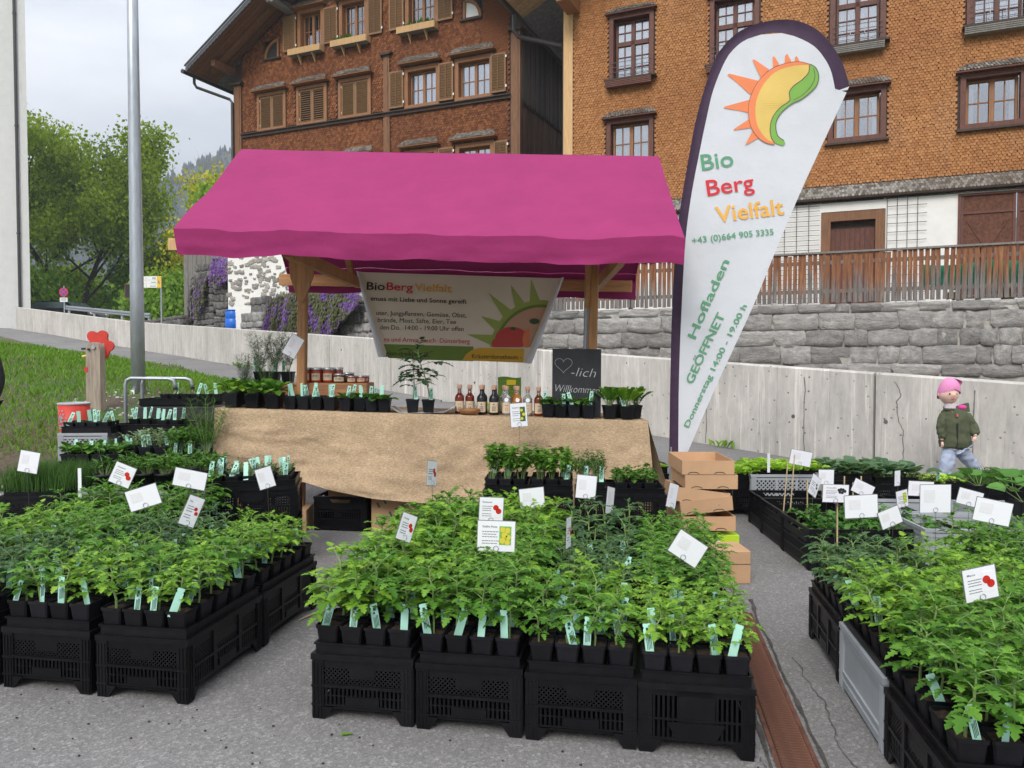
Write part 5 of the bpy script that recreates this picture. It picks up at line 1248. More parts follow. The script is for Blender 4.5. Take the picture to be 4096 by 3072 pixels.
m=MB(); m.grid(lambda u,v:fp(O_[round(u*(n-1))][0]+(I_[round(u*(n-1))][0]-O_[round(u*(n-1))][0])*v,O_[round(u*(n-1))][1]+(I_[round(u*(n-1))][1]-O_[round(u*(n-1))][1])*v,-.010*math.sin(v*3.14)),n-1,4); m.build('pole_sleeve','flag_purple',fl,True)
# white field: rows between the sleeve and the straight free edge
def free_edge(y): return 3377+(y-362)*(2746-3377)/(1820-362.) if y>372 else None
rows=[]
ys_=list(np.linspace(1820,138,110))
def leftx(y):
    for a,b_ in zip(I_,I_[1:]):
        if a[1]>=y>=b_[1] and a[0]<=b_[0]+1: return a[0]+(b_[0]-a[0])*((a[1]-y)/max(1e-6,a[1]-b_[1]))
    return 3100
def rightx(y):
    if y>=380: return free_edge(y)
    best=3100
    for a,b_ in zip(I_,I_[1:]):
        if a[1]<=y<=b_[1]: best=a[0]+(b_[0]-a[0])*((y-a[1])/max(1e-6,b_[1]-a[1]))
    return best
m=MB(); m.grid(lambda u,v:fp(leftx(ys_[round(v*109)])+(rightx(ys_[round(v*109)])-leftx(ys_[round(v*109)]))*u,ys_[round(v*109)]),30,109); fld=m.build('field','flag_white',fl,True)
m=MB(); cor=[(3325,380),(3377,362),(3370,376)]; m.add([fp(*p) for p in cor],[(0,1,2)]); m.build('hem_corner','flag_white',fl)
m=MB(); m.tube([(.0-.014,.012,-.03),(-.012,.014,.7)]+[ (lambda q:(q[0],q[1]+.030,q[2]))(fp((a[0]+b_[0])/2,(a[1]+b_[1])/2)) for a,b_ in zip(O_,I_)],.009,6); m.build('pole','galv',fl)
m=MB(); m.bev(-.25,.25,-.25,.25,-.03,.02,.01); m.build('foot_plate','black_plastic',fl)
def fdraw(name,poly,mt,d): m=MB(); m.add([fp(x,y,d) for x,y in poly],[tuple(range(len(poly)))]); m.build(name,mt,fld)
def ftext(txt,p0,p1,cap,mt,bold=0.):
    vs,fs=text2d(txt,(p0[0],-p0[1]),(p1[0],-p1[1]),cap,bold); m=MB(); m.add([fp(x,-y,.008) for x,y in vs],fs); m.build('lettering',mt,fld)
z4=lambda x,y:(2300+x/1.659,y/1.659)
z7=lambda x,y:(2300+x/1.659,900+y/1.659)
ftext('Bio',z4(838,1136),z4(1046,1108),66,'ink_green',.010); ftext('Berg',z4(874,1306),z4(1184,1262),66,'ink_red',.010); ftext('Vielfalt',z4(930,1484),z4(1385,1424),66,'ink_orange',.012)
ftext('+43 (0)664 905 3335',z4(775,1618),z4(1312,1560),25,'ink_green',.010)
ftext('Hofladen',z7(798,758),z7(1016,246),36,'ink_green',.012); ftext('GEÖFFNET',z7(780,1058),z7(990,598),34,'ink_green',.014); ftext('Donnerstag 14:00 - 19.00 h',z7(752,1345),z7(1126,540),22,'ink_green',.014)
# logo: sun-rimmed bean with a green sprout
ray=[[(1008,500),(1020,492),(1210,535),(1225,545),(1165,632)],[(1178,396),(1190,392),(1285,462),(1232,520)],[(1308,384),(1318,376),(1350,432),(1312,450)],[(1385,380),(1397,368),(1425,422),(1382,432)],[(1445,395),(1457,388),(1473,424),(1445,424)],[(980,722),(990,712),(1160,664),(1152,750)],[(1044,872),(1050,862),(1150,795),(1168,850)],[(1114,975),(1122,970),(1172,876),(1214,918)]]
for q in ray: fdraw('logo_ray',[z4(*p) for p in q],'logo_orange',.0060)
oo=smooth([z4(*p) for p in [(1540,448),(1470,426),(1390,430),(1310,455),(1235,515),(1180,600),(1150,690),(1148,770),(1165,850),(1210,915),(1265,950),(1320,962)]],4)
ii=smooth([z4(*p) for p in [(1535,452),(1470,448),(1395,456),(1325,482),(1265,540),(1222,610),(1197,690),(1195,770),(1210,840),(1245,900),(1285,935),(1322,950)]],4)
m=MB(); k_=len(oo); m.add([fp(*p,.0075) for p in oo]+[fp(*p,.0075) for p in ii],[(i,i+1,k_+i+1,k_+i) for i in range(k_-1)]); m.build('logo_rim','logo_orange',fld)
g_in=smooth([z4(*p) for p in [(1535,452),(1530,500),(1490,545),(1440,580),(1415,620),(1420,665),(1405,685),(1350,725),(1305,790),(1292,860),(1300,915),(1322,950)]],4)
m=MB(); m.add([fp(*p,.0068) for p in ii]+[fp(*p,.0068) for p in g_in],[(i,i+1,k_+i+1,k_+i) for i in range(k_-1)]); m.build('logo_bean','logo_yellow',fld)
g_out=smooth([z4(*p) for p in [(1540,448),(1575,475),(1594,530),(1580,590),(1530,640),(1480,675),(1440,690),(1380,735),(1338,795),(1330,850),(1345,905),(1385,935)]],4)
m=MB(); m.add([fp(*p,.0082) for p in g_out]+[fp(*p,.0082) for p in g_in],[(i,i+1,k_+i+1,k_+i) for i in range(k_-1)]); m.add([fp(*z4(*p),.0084) for p in [(1322,950),(1375,968),(1395,955),(1385,935),(1345,905)]],[(0,1,2,3,4)]); m.build('logo_sprout','logo_green',fld)
def stroke(P,w,mt,d,name='logo_outline'):
    vs=[]
    for i,p in enumerate(P):
        a=P[max(0,i-1)];b_=P[min(len(P)-1,i+1)]; dx,dy=b_[0]-a[0],b_[1]-a[1]; l=math.hypot(dx,dy) or 1
        vs+=[fp(p[0]-dy/l*w,p[1]+dx/l*w,d),fp(p[0]+dy/l*w,p[1]-dx/l*w,d)]
    m=MB(); m.add(vs,[(2*i,2*i+1,2*i+3,2*i+2) for i in range(len(P)-1)]); m.build(name,mt,fld)
stroke(g_out,1.6,'logo_line',.0092); stroke(g_in,1.6,'logo_line',.0092); stroke(smooth([z4(*p) for p in [(1560,475),(1570,530),(1550,585),(1500,640),(1440,672)]],4),1.2,'logo_line',.0092); stroke(oo,1.0,'ink_brown',.0086)
# ------------------------------------------------------------------ plants
LOB=[(0,0),(.08,.22),(.24,.34),(.30,.15),(.50,.30),(.58,.11),(.74,.18),(1,0)]
OVA=[(0,0),(.12,.20),(.35,.33),(.62,.30),(.85,.15),(1,0)]
RND=[(0,.02),(.02,.30),(.25,.48),(.55,.50),(.85,.32),(1,0)]
NAR=[(0,0),(.25,.10),(.6,.11),(1,0)]
FRL=[(0,.05),(.10,.16),(.22,.10),(.34,.26),(.46,.17),(.60,.32),(.72,.22),(.86,.24),(1,0)]
def leaflet(m,c,ax,up,l,w,out,fold=.35,droop=.25):
    """one leaf: two halves folded along the midrib, tip drooping"""
    ax=ax.normalized(); sd=ax.cross(up)
    if sd.length<1e-4: sd=ax.cross(Vector((.3,.9,.1)))
    sd.normalize(); nr=sd.cross(ax)
    mid=[];vs=[];n=len(out)
    def P(t,s): return c+ax*(l*t)+sd*(s*w*l)+nr*(abs(s)*w*l*fold)-Vector((0,0,1))*(droop*l*t*t)
    vs=[P(t,0) for t,_ in out]+[P(t,h) for t,h in out[1:-1]]+[P(t,-h) for t,h in out[1:-1]]
    a=[n+i for i in range(n-2)]; b_=[2*n-2+i for i in range(n-2)]
    m.add(vs,[tuple(list(range(n))+a[::-1]),tuple(list(range(n-1,-1,-1))+b_)])
def tomato_mesh(seed,h=.28,leafmat='leaf_tomato',nl=8,L=.14,dens=1.,kids=3):
    r=random.Random(seed); m=MB(); m.k=1; pts=[Vector((0,0,-.01))]; q=Vector((0,0,0)); lx,ly=r.gauss(0,.05),r.gauss(0,.05)
    for i in range(5): q=q+Vector((lx*h*.3+r.gauss(0,.006),ly*h*.3+r.gauss(0,.006),h*.19)); pts.append(q.copy())
    m.tube(pts,[.0045,.0045,.004,.0035,.003,.002],5)
    az=r.uniform(0,6.3)
    for k in range(nl):
        f=.30+.70*(k+.3)/nl; idx_=min(4,int(f*5)); p=pts[idx_].lerp(pts[idx_+1],f*5-idx_); az+=2.4+r.gauss(0,.3)
        ln=L*r.uniform(.75,1.15)*(1.05-.55*abs(f-.6) if f<.8 else .80); el=r.uniform(.25,.75) if f<.85 else r.uniform(.7,1.2)
        d=Vector((math.cos(az)*math.cos(el),math.sin(az)*math.cos(el),math.sin(el))); rp_=[p.copy()]; q=p.copy(); dd=d.copy(); n=5
        for i in range(n): dd=(dd+Vector((0,0,-.12-.05*r.random()))).normalized(); q=q+dd*(ln/n); rp_.append(q.copy())
        m.k=1; m.tube(rp_,[.0022,.002,.0017,.0014,.001,.0008],4,cap=False); m.k=0
        for i in range(2,6):
            tx=rp_[i]; dr=(rp_[i]-rp_[i-1]).normalized()
            if i==5: leaflet(m,tx,dr,Vector((0,0,1)),ln*.52*r.uniform(.85,1.1),1.4,LOB,.22,.2)
            else:
                for sgn in (-1,1):
                    if r.random()<.08: continue
                    s_=dr.cross(Vector((0,0,1))).normalized()*sgn; dv=(s_+dr*.55+Vector((0,0,r.gauss(.05,.15)))).normalized()
                    leaflet(m,tx+s_*.003,dv,Vector((r.gauss(0,.15),r.gauss(0,.15),1)),ln*(.33+.03*i)*r.uniform(.7,1.1),1.3,LOB,.22,.25)
    for k in range(5):
        a=r.uniform(0,6.3); leaflet(m,pts[-1],Vector((math.cos(a)*.6,math.sin(a)*.6,.8)),Vector((0,0,1)),.035*r.uniform(.7,1.3),.8,LOB,.4,.2)
    return m.mesh('foliage',[leafmat,'stem_green'])
def bush_mesh(seed,h,rad,n,l,w,out,mat,stems=8,fold=.3,droop=.3,stemmat='stem_green',updir=.4):
    """rounded herb: stems from the soil carrying small leaves"""
    r=random.Random(seed); m=MB()
    for s in range(stems):
        a=r.uniform(0,6.3); rr=rad*math.sqrt(r.random()); hh=h*r.uniform(.6,1.05)*(1-.35*(rr/rad)**2); tip=Vector((rr*math.cos(a),rr*math.sin(a),hh)); b0=Vector((rr*.3*math.cos(a),rr*.3*math.sin(a),0)); md=b0.lerp(tip,.55)+Vector((0,0,hh*.12))
        m.k=1; m.tube([b0,md,tip],[.0016,.0014,.0008],3,cap=False); m.k=0
        for k in range(max(1,n//stems)):
            f=r.uniform(.35,1.0); p=(b0.lerp(md,f/.55) if f<.55 else md.lerp(tip,(f-.55)/.45)); az=r.uniform(0,6.3); d=Vector((math.cos(az),math.sin(az),r.gauss(updir,.4)))
            leaflet(m,p,d,Vector((r.gauss(0,.2),r.gauss(0,.2),1)),l*r.uniform(.6,1.2),w,out,fold,droop)
    return m.mesh('foliage',[mat,stemmat])
def rosette_mesh(seed,n,l,w,out,mat,el0=.5,el1=1.2,droop=.45,fold=.25,pet=.25):
    r=random.Random(seed); m=MB()
    for k in range(n):
        az=k*2.4+r.gauss(0,.2); el=el0+(el1-el0)*(k/n)+r.gauss(0,.1); d=Vector((math.cos(az)*math.cos(el),math.sin(az)*math.cos(el),math.sin(el))); ll=l*r.uniform(.75,1.15)*(1-.3*k/n)
        p=Vector((math.cos(az)*.006,math.sin(az)*.006,0)); q=p+d*ll*pet
        m.k=1; m.tube([p,q],.0018,3,cap=False); m.k=0
        leaflet(m,q,d,Vector((r.gauss(0,.15),r.gauss(0,.15),1)),ll,w,out,fold,droop)
    return m.mesh('foliage',[mat,'stem_green'])
def blade_mesh(seed,n,h,rad,mat,w=.0018,lean=.22):
    r=random.Random(seed); m=MB()
    for k in range(n):
        a=r.uniform(0,6.3); rr=rad*math.sqrt(r.random()); x,y=rr*math.cos(a),rr*math.sin(a); hh=h*r.uniform(.6,1.1); dx,dy=r.gauss(0,lean)*hh,r.gauss(0,lean)*hh; t=r.uniform(0,6.3); cx,cy=w*math.cos(t),w*math.sin(t)
        m.add([(x-cx,y-cy,0),(x+cx,y+cy,0),(x+dx*.3+cx,y+dy*.3+cy,hh*.6),(x+dx*.3-cx,y+dy*.3-cy,hh*.6),(x+dx,y+dy,hh)],[(0,1,2,3),(3,2,4)])
    return m.mesh('foliage',mat)
def dill_mesh(seed,h,rad,mat,stems=9):
    r=random.Random(seed); m=MB()
    for s in range(stems):
        a=r.uniform(0,6.3); rr=rad*math.sqrt(r.random()); tip=Vector((rr*math.cos(a),rr*math.sin(a),h*r.uniform(.7,1.05))); b0=tip*.05; b0.z=0; m.k=1; m.tube([b0,b0.lerp(tip,.5)+Vector((0,0,.02)),tip],[.0016,.0012,.0006],3,cap=False); m.k=0
        for k in range(46):
            f=r.uniform(.2,1); p=b0.lerp(tip,f); az=r.uniform(0,6.3); d=Vector((math.cos(az),math.sin(az),r.uniform(.1,.9))); l=r.uniform(.025,.06); sd=d.cross(Vector((0,0,1))).normalized()*.0011
            e1=p+d*l; m.add([p-sd,p+sd,e1],[(0,1,2)])
            for q in range(3): g=p+d*(l*(.4+.2*q)); a2=az+r.choice((-1,1))*.8; d2=Vector((math.cos(a2),math.sin(a2),.5)); m.add([g-sd,g+sd,g+d2*l*.5],[(0,1,2)])
    return m.mesh('foliage',[mat,'stem_green'])
TOM=[tomato_mesh(200+i,.195,'leaf_tomato',14,.084) for i in range(5)]
TOMT=[tomato_mesh(220+i,.27,'leaf_tomato_pale' if i%2 else 'leaf_tomato',16,.095) for i in range(4)]
TOMS=[tomato_mesh(240+i,.15,'leaf_tomato_pale' if i%3==0 else 'leaf_tomato',12,.072) for i in range(5)]
TOMP=[tomato_mesh(260+i,.175,'leaf_tomato_pale',14,.082) for i in range(4)]
TOMB=[tomato_mesh(280+i,.165,'leaf_blue',13,.080) for i in range(4)]
TOMG=[tomato_mesh(265+i,.21,'leaf_tomato_pale' if i<2 else 'leaf_tomato',15,.088) for i in range(4)]
LEG=[tomato_mesh(300+i,.34,'leaf_dark',13,.13) for i in range(2)]
SPARSE=[tomato_mesh(310+i,.22,'leaf_blue',6,.12) for i in range(3)]
PARS=[bush_mesh(320+i,.12,.085,150,.032,1.1,LOB,'leaf_parsley',22) for i in range(3)]
MINT=[bush_mesh(330+i,.20,.07,80,.045,.9,OVA,'leaf_tomato',11) for i in range(3)]
CHRY=[bush_mesh(340+i,.23,.075,85,.050,1.1,LOB,'leaf_tomato',10) for i in range(4)]
FINE=[bush_mesh(350+i,.21,.07,170,.024,.7,OVA,'leaf_chive',14) for i in range(3)]
BASIL=[bush_mesh(355+i,.095,.06,60,.032,1.1,OVA,'leaf_parsley',12) for i in range(3)]
THYME=[bush_mesh(360+i,.09,.055,110,.012,.8,OVA,'leaf_thyme',18) for i in range(3)]
SAGE=[bush_mesh(365+i,.13,.06,40,.042,.5,OVA,'leaf_sage',8,updir=.7) for i in range(3)]
STRAW=[bush_mesh(370+i,.075,.07,26,.055,1.1,RND,'leaf_parsley',9) for i in range(3)]
SEDL=[rosette_mesh(380+i,5,.045,.9,OVA,'leaf_parsley',.3,.9) for i in range(3)]
ROCK=[rosette_mesh(390+i,26,.19,.50,FRL,'leaf_tomato' if i else 'leaf_tomato_pale',.5,1.4,.5) for i in range(3)]
MIZU=[rosette_mesh(395+i,34,.17,.5,FRL,'leaf_tomato_pale' if i else 'leaf_tomato',.85,1.5,.35,.25,.45) for i in range(3)]
FELD=[rosette_mesh(400+i,14,.07,.75,RND,'leaf_parsley',.2,1.2,.3) for i in range(3)]
LETT=[rosette_mesh(410+i,12,.075,1.0,FRL,'leaf_lettuce',.5,1.3,.35,.5,.1) for i in range(4)]
BRAS=[rosette_mesh(420+i,7,.075,1.0,RND,'leaf_brassica',.5,1.25,.4,.2,.8) for i in range(4)]
REDL=[rosette_mesh(430+i,7,.04,.9,RND,'leaf_red' if i%2 else 'leaf_lettuce',.3,1.1,.2) for i in range(4)]
SQUA=[rosette_mesh(440+i,6,.12,1.05,RND,'leaf_squash',.45,1.1,.45,.15,.9) for i in range(3)]
PEPP=[bush_mesh(450+i,.32,.10,46,.075,.85,OVA,'leaf_squash',5,droop=.5) for i in range(3)]
CHIV=[blade_mesh(460+i,260,.16,.11,'leaf_chive') for i in range(2)]
STEM=[blade_mesh(470+i,26,.12,.03,'leaf_chive',.003) for i in range(2)]
DILL=[dill_mesh(480+i,.30,.12,'leaf_dark',14) for i in range(3)]
DILG=[dill_mesh(490+i,.30,.12,'leaf_tomato',12) for i in range(2)]
# ------------------------------------------------------------------ pots, tags, trays, crates
def pot_mesh(w,b_,h,rim=.012):
    m=MB(); t=.0025
    def sq(s,z,c=.006): s/=2; return [(-s+c,-s,z),(s-c,-s,z),(s,-s+c,z),(s,s-c,z),(s-c,s,z),(-s+c,s,z),(-s,s-c,z),(-s,-s+c,z)]
    L_=[sq(b_,0),sq(b_+(w-b_)*.86-.003,h-rim),sq(w,h-rim),sq(w,h),sq(w-.006,h),sq(w-.010,h-.02)]
    vs=[p for q in L_ for p in q]; fs=[tuple(range(7,-1,-1))]
    for k in range(5):
        for i in range(8): fs.append((k*8+i,k*8+(i+1)%8,k*8+8+(i+1)%8,k*8+8+i))
    m.add(vs,fs); return m.mesh('pot','pot_plastic')
def soil_mesh(w,z):
    m=MB(); r=random.Random(int(w*1000)); m.grid(lambda u,v:((u-.5)*w,(v-.5)*w,z+r.uniform(-.003,.004)),4,4); return m.mesh('soil','soil')
POT9=pot_mesh(.089,.066,.092); SOIL9=soil_mesh(.080,.080)
POT11=pot_mesh(.104,.076,.105); SOIL11=soil_mesh(.094,.092)
POT13=pot_mesh(.128,.094,.115); SOIL13=soil_mesh(.117,.102)
m=MB(); m.lathe([(.045,0),(.060,.088),(.064,.088),(.064,.105),(.060,.105),(.056,.09)],20,cap=False); m.lathe([(.001,.002),(.045,.002)],20,cap=False); RPOT=m.mesh('pot','pot_plastic',True)
m=MB(); m.lathe([(.001,.096),(.057,.094)],16,cap=False); RSOIL=m.mesh('soil','soil')
def tag_mesh(printed):
    m=MB(); m.k=0; w=.0145; m.prism([(-w,-.02),(w,-.02),(w,.078),(w*.8,.081),(w*.8,.086),(w,.089),(w*.9,.098),(-w*.9,.098),(-w,.089),(-w*.8,.086),(-w*.8,.081),(-w,.078)],-.0005,.0005); m.k=1
    if printed:
        m.box(-.004,.006,-.0014,-.0008,.072,.084); m.box(-.006,.001,-.0014,-.0008,.060,.068)
        for x in (-.007,-.002,.003,.008): m.box(x,x+.0022,-.0014,-.0008,.008+.004*(x>0),.054-.006*(x<0))
    return m.mesh('plant_tag',['tag_green','tag_print'])
TAGP=tag_mesh(True); TAGB=tag_mesh(False)   # longer tags in a few pots are the same stakes pushed in less
rndp=random.Random(99)
NPOT=[0]
def potted(name,label,cat,loc,rz,pot,soil,sz,plant,ps=1.,tagp=None,group=None,pz=1.):
    t_=thing(name,label,cat,loc,rz,group)
    link('pot',pot,t_); link('soil',soil,t_)
    if plant is not None: link('foliage',plant,t_,(rndp.gauss(0,.006),rndp.gauss(0,.006),sz),(0,0,rndp.uniform(0,6.3)),(ps,ps,ps*pz))
    if tagp:
        for k in range(tagp if isinstance(tagp,int) else 1):
            link('plant_tag',TAGP if rndp.random()<.6 else TAGB,t_,(rndp.uniform(-.028,.028),rndp.uniform(-.036,-.015),sz+rndp.uniform(-.006,.022)),(rndp.gauss(-.10,.10),rndp.gauss(0,.16),rndp.gauss(0,.35)-rz*.7))
    return t_
def copy_tree(o,loc=None,rz=None,parent=None):
    c=o.copy(); COL.objects.link(c); c.parent=parent
    if loc is not None: c.location=loc
    if rz is not None: c.rotation_euler=(0,0,rz)
    for ch in o.children: copy_tree(ch,parent=c)
    return c
def lattice(m,x0,x1,z0,z1,pitch,w,y0,y1,block=None):
    """crossing diagonal bars clipped to a rectangle"""
    hgt=z1-z0; x=x0-hgt
    while x<x1:
        for sgn in (1,-1):
            a=x if sgn>0 else x+hgt; 
            p=[(x,z0),(x+hgt,z1)] if sgn>0 else [(x+hgt,z0),(x,z1)]
            (ax,az),(bx,bz)=p
            def clip(xx): t=(xx-ax)/(bx-ax); return (xx,az+(bz-az)*t)
            lo,hi=min(ax,bx),max(ax,bx); l2,h2=max(lo,x0),min(hi,x1)
            if h2-l2>.004:
                q0=clip(l2);q1=clip(h2); dx,dz=q1[0]-q0[0],q1[1]-q0[1]; l=math.hypot(dx,dz); nx,nz=-dz/l*w/2,dx/l*w/2; yy0,yy1=(y0,y1) if sgn>0 else (y0+.0007,y1+.0007)
                m.add([(q0[0]+nx,yy0,q0[1]+nz),(q0[0]-nx,yy0,q0[1]-nz),(q1[0]-nx,yy0,q1[1]-nz),(q1[0]+nx,yy0,q1[1]+nz),(q0[0]+nx,yy1,q0[1]+nz),(q0[0]-nx,yy1,q0[1]-nz),(q1[0]-nx,yy1,q1[1]-nz),(q1[0]+nx,yy1,q1[1]+nz)],[(0,1,2,3),(7,6,5,4),(0,3,7,4),(1,5,6,2)])
        x+=pitch
def crate_panel(w,h,style):
    m=MB(); c=.045; x0,x1=c,w-c; t=.005
    if style=='A':
        m.box(x0,x1,.004,.004+t,h*.80,h-.02); m.box(x0,x1,-.002,.008,h*.50,h*.545); m.box(x0,x1,.002,.008,h*.215,h*.245)
        bw=(x1-x0)*.16; xm=w/2; m.box(xm-bw,xm+bw,.0035,.0035+t,h*.64,h*.80)
        lattice(m,x0,x1,h*.545,h*.80,.017,.0055,.005,.009)
        x=x0+.004
        while x<x1-.006: m.box(x,x+.008,.004,.009,h*.245,h*.50); x+=.0165
        m.box(x0,x1,.006,.010,h*.36,h*.38); m.box(xm-.065,xm+.065,.000,.0045,h*.25,h*.37)
        k=0; x=x0
        for xr in (w*.33,w*.67) if w>.45 else (): m.box(xr-.012,xr+.012,-.003,.009,h*.245,h-.02)
        m.box(x0,x1,.008,.012,h*.17,h*.20)
    elif style=='B':   # solid middle, slots at the ends
        xm=w/2; m.box(x0+.085,x1-.085,.004,.010,h*.22,h-.02); m.box(x0,x1,.004,.0099,h*.82,h-.02); m.box(x0,x1,.002,.010,h*.48,h*.51); m.box(x0,x1,.002,.010,h*.2,h*.24)
        for a,b_ in ((x0,x0+.085),(x1-.085,x1)):
            x=a+.002
            while x<b_-.004: m.box(x,x+.008,.004,.0095,h*.24,h*.82); x+=.0165
        m.prism([(xm-.10,h*.46),(xm-.07,h*.24),(xm+.07,h*.24),(xm+.10,h*.46)],-.001,.0035)
    elif style=='G':   # plain grey side with ribs at the foot
        m.box(x0,x1,.008,.013,.03,h-.03); m.box(x0,x1,.0,.0125,h*.27,h*.30); m.box(x0,x1,.0,.0125,h*.14,h*.17); m.box(x0,x1,.001,.0125,.02,.04); m.box(x0,x1,.002,.0125,h-.055,h-.03)
    elif style=='L':   # open lattice side
        m.box(x0,x1,.002,.010,h-.05,h-.03); m.box(x0,x1,.002,.010,.03,.06)
        lattice(m,x0,x1,.06,h-.05,.036,.009,.004,.010)
        for xr in (w*.36,w*.64): m.box(xr-.01,xr+.01,.001,.011,.06,h-.05)
    elif style=='S':   # tall bakery-type slots with a dipped top
        dip=.035; xm=w/2
        m.prism([(x0,h-.05),(x0,h-.015),(x0+.07,h-.015),(x0+.10,h-.015-dip),(x1-.10,h-.015-dip),(x1-.07,h-.015),(x1,h-.015),(x1,h-.06-dip),(x0,h-.06-dip)],.002,.010)
        m.box(x0,x1,.002,.010,h*.55,h*.59); m.box(x0,x1,.002,.010,h*.32,h*.36); m.box(x0,x1,.004,.010,.01,h*.12)
        x=x0+.003
        while x<x1-.006:
            m.box(x,x+.008,.004,.0095,h*.59,h-.06-dip); m.box(x,x+.008,.004,.0095,h*.36,h*.55); x+=.018
        lattice(m,x0,x1,h*.12,h*.32,.018,.006,.004,.010)
        m.box(xm-.07,xm+.07,.0005,.0035,h*.60,h*.64)
    return m
CPROTO={}
def make_crate(w,d,h,style,mt,z=(0,0,0)):
    key=(w,d,h,style,mt)
    root=bpy.data.objects.new('plant_crate',None); COL.objects.link(root); root.empty_display_size=.1
    if key not in CPROTO:
        P={}
        m=MB(); rm=.012
        for (a,b_,c,e_) in ((0,w,-.004,.014),(0,w,d-.014,d+.004)): m.box(a-.004,b_+.004,c,e_,h-.022,h)
        for (a,b_) in ((-.004,.014),(w-.014,w+.004)): m.box(a,b_,.014,d-.014,h-.022,h)
        P['rim']=m.mesh('rim',mt)
        st2=style
        for nm,ww in (('short',w),('long',d)):
            mm=crate_panel(ww,h,st2); P[nm]=mm.mesh('side_panel',mt)
        m=MB(); c=.045; f0=0.
        foot=.045 if style in 'AB' else .0
        m.box(0,c,0,.010,0,h-.022); m.box(0,.010,.010,c,0,h-.022)
        for k in range(3): m.box(.004+k*.014,.009+k*.014,-.003,0,.01,h*.95-.02); m.box(-.003,0,.004+k*.014,.009+k*.014,.01,h*.95-.02)
        for zz in (h*.50,h*.22): m.box(-.003,c,-.0035,-.0005,zz,zz+.008)
        if foot: m.prism([(c,.0),(c,.05),(c+.035,.05)],.0,.010); m.prism([(c,.0),(c,.05),(c+.035,.05)],.0,.010,'x')
        P['corner']=m.mesh('corner',mt)
        m=MB(); zf=.048 if style in 'AB' else .012; m.box(.012,w-.012,.012,d-.012,zf,zf+.006); P['floor']=m.mesh('floor',mt)
        CPROTO[key]=P
    P=CPROTO[key]
    link('rim',P['rim'],root); link('floor',P['floor'],root)
    link('side_panel',P['short'],root,(0,0,0)); link('side_panel',P['short'],root,(w,d,0),(0,0,math.pi)); link('side_panel',P['long'],root,(0,d,0),(0,0,-math.pi/2)); link('side_panel',P['long'],root,(w,0,0),(0,0,math.pi/2))
    link('corner',P['corner'],root); link('corner',P['corner'],root,(w,d,0),(0,0,math.pi)); link('corner',P['corner'],root,(w,0,0),None,(-1,1,1)); link('corner',P['corner'],root,(0,d,0),None,(1,-1,1))
    return root
def crate(label,loc,rz,w=.39,d=.59,h=.25,style='A',mt='black_plastic',group=None,name='plant_crate'):
    r_=make_crate(w,d,h,style,mt); r_.name=name; r_.location=loc; r_.rotation_euler=(0,0,rz); return tag(r_,label,'crate',group)
TPROTO={}
def tray(label,loc,rz,w=.37,d=.57,nx=4,ny=6,h=.055,group=None,mt='black_plastic'):
    key=(w,d,nx,ny,h,mt)
    if key not in TPROTO:
        m=MB(); m.box(0,w,0,.004,0,h); m.box(0,w,d-.004,d,0,h); m.box(0,.004,.004,d-.004,0,h); m.box(w-.004,w,.004,d-.004,0,h); m.box(.004,w-.004,.004,d-.004,0,.003)
        lip=MB(); 
        for a in ((-.006,w+.006,-.006,.004),(-.006,w+.006,d-.004,d+.006)): lip.box(*a,h,h+.006)
        lip.box(-.006,.004,.004,d-.004,h,h+.006); lip.box(w-.004,w+.006,.004,d-.004,h,h+.006)
        g=MB()
        for i in range(1,nx): g.box(w*i/nx-.003,w*i/nx+.003,.004,d-.004,.004,h)
        for j in range(1,ny): g.box(.004,w-.004,d*j/ny-.003,d*j/ny+.003,.004,h-.001)
        TPROTO[key]=(m.mesh('tub',mt),lip.mesh('lip',mt),g.mesh('cell_walls',mt))
    t_=thing('pot_tray',label,'tray',loc,rz,group)
    for nm,me in zip(('tub','lip','cell_walls'),TPROTO[key]): link(nm,me,t_)
    return t_
# ------------------------------------------------------------------ the three blocks of tomato crates
YA=R(9.4); CA,SA=math.cos(YA),math.sin(YA)
def uv(u,v): return (u*CA+v*SA,-u*SA+v*CA)
def prj(x,y,z):
    th=R(1.8); dz=z-1.36; f=y*math.cos(th)-dz*math.sin(th); q=y*math.sin(th)+dz*math.cos(th); return 2048+3078*x/f,1536-3078*q/f
seeds=[]  # (dist, params)
def crate_block(u,v,where,plants,ps=1.,tags=.3,style='A',mt='black_plastic',h=.25,rowlab=True,hs=None,skip=0.,nrow=5,tall=1.,grp='black crates of seedlings'):
    x,y=uv(u,v); z=GH(x+.2,y+.3)
    fx,fy=prj(*uv(u+.2,v+.3),.3)
    if not(-350<fx<4450): return
    crate(f'{"grey" if mt=="grey_plastic" else "black"} plastic crate, {where}',(x,y,z),-YA,h=h,style=style,mt=mt,group=grp)
    tx,ty=uv(u+.01,v+.012); tray(f'black pot tray on the crate {where}',(tx,ty,z+h-.022),-YA,group='pot trays on the crates')
    rr=random.Random(int(u*100)*131+int(v*100))
    for j in range(nrow):
        for i in range(4):
            if rr.random()<skip and j>0: continue
            px_,py_=uv(u+.053+i*.0935,v+.055+j*.118)
            pz_=z+h+.012; d=math.hypot(px_,py_); q=prj(px_,py_,pz_+.2)
            if not(-140<q[0]<4240 and q[1]<3260): continue
            seeds.append((d,dict(loc=(px_,py_,pz_),plant=rr.choice(plants),ps=ps*rr.uniform(.86,1.14),tag=(1 if rr.random()<tags else 0),row=j,col=i,where=where,pz=tall*rr.uniform(.9,1.1))))
mu=[-1.205,-.80,-.395,.005]; mn=['leftmost column','second column','third column','rightmost column']
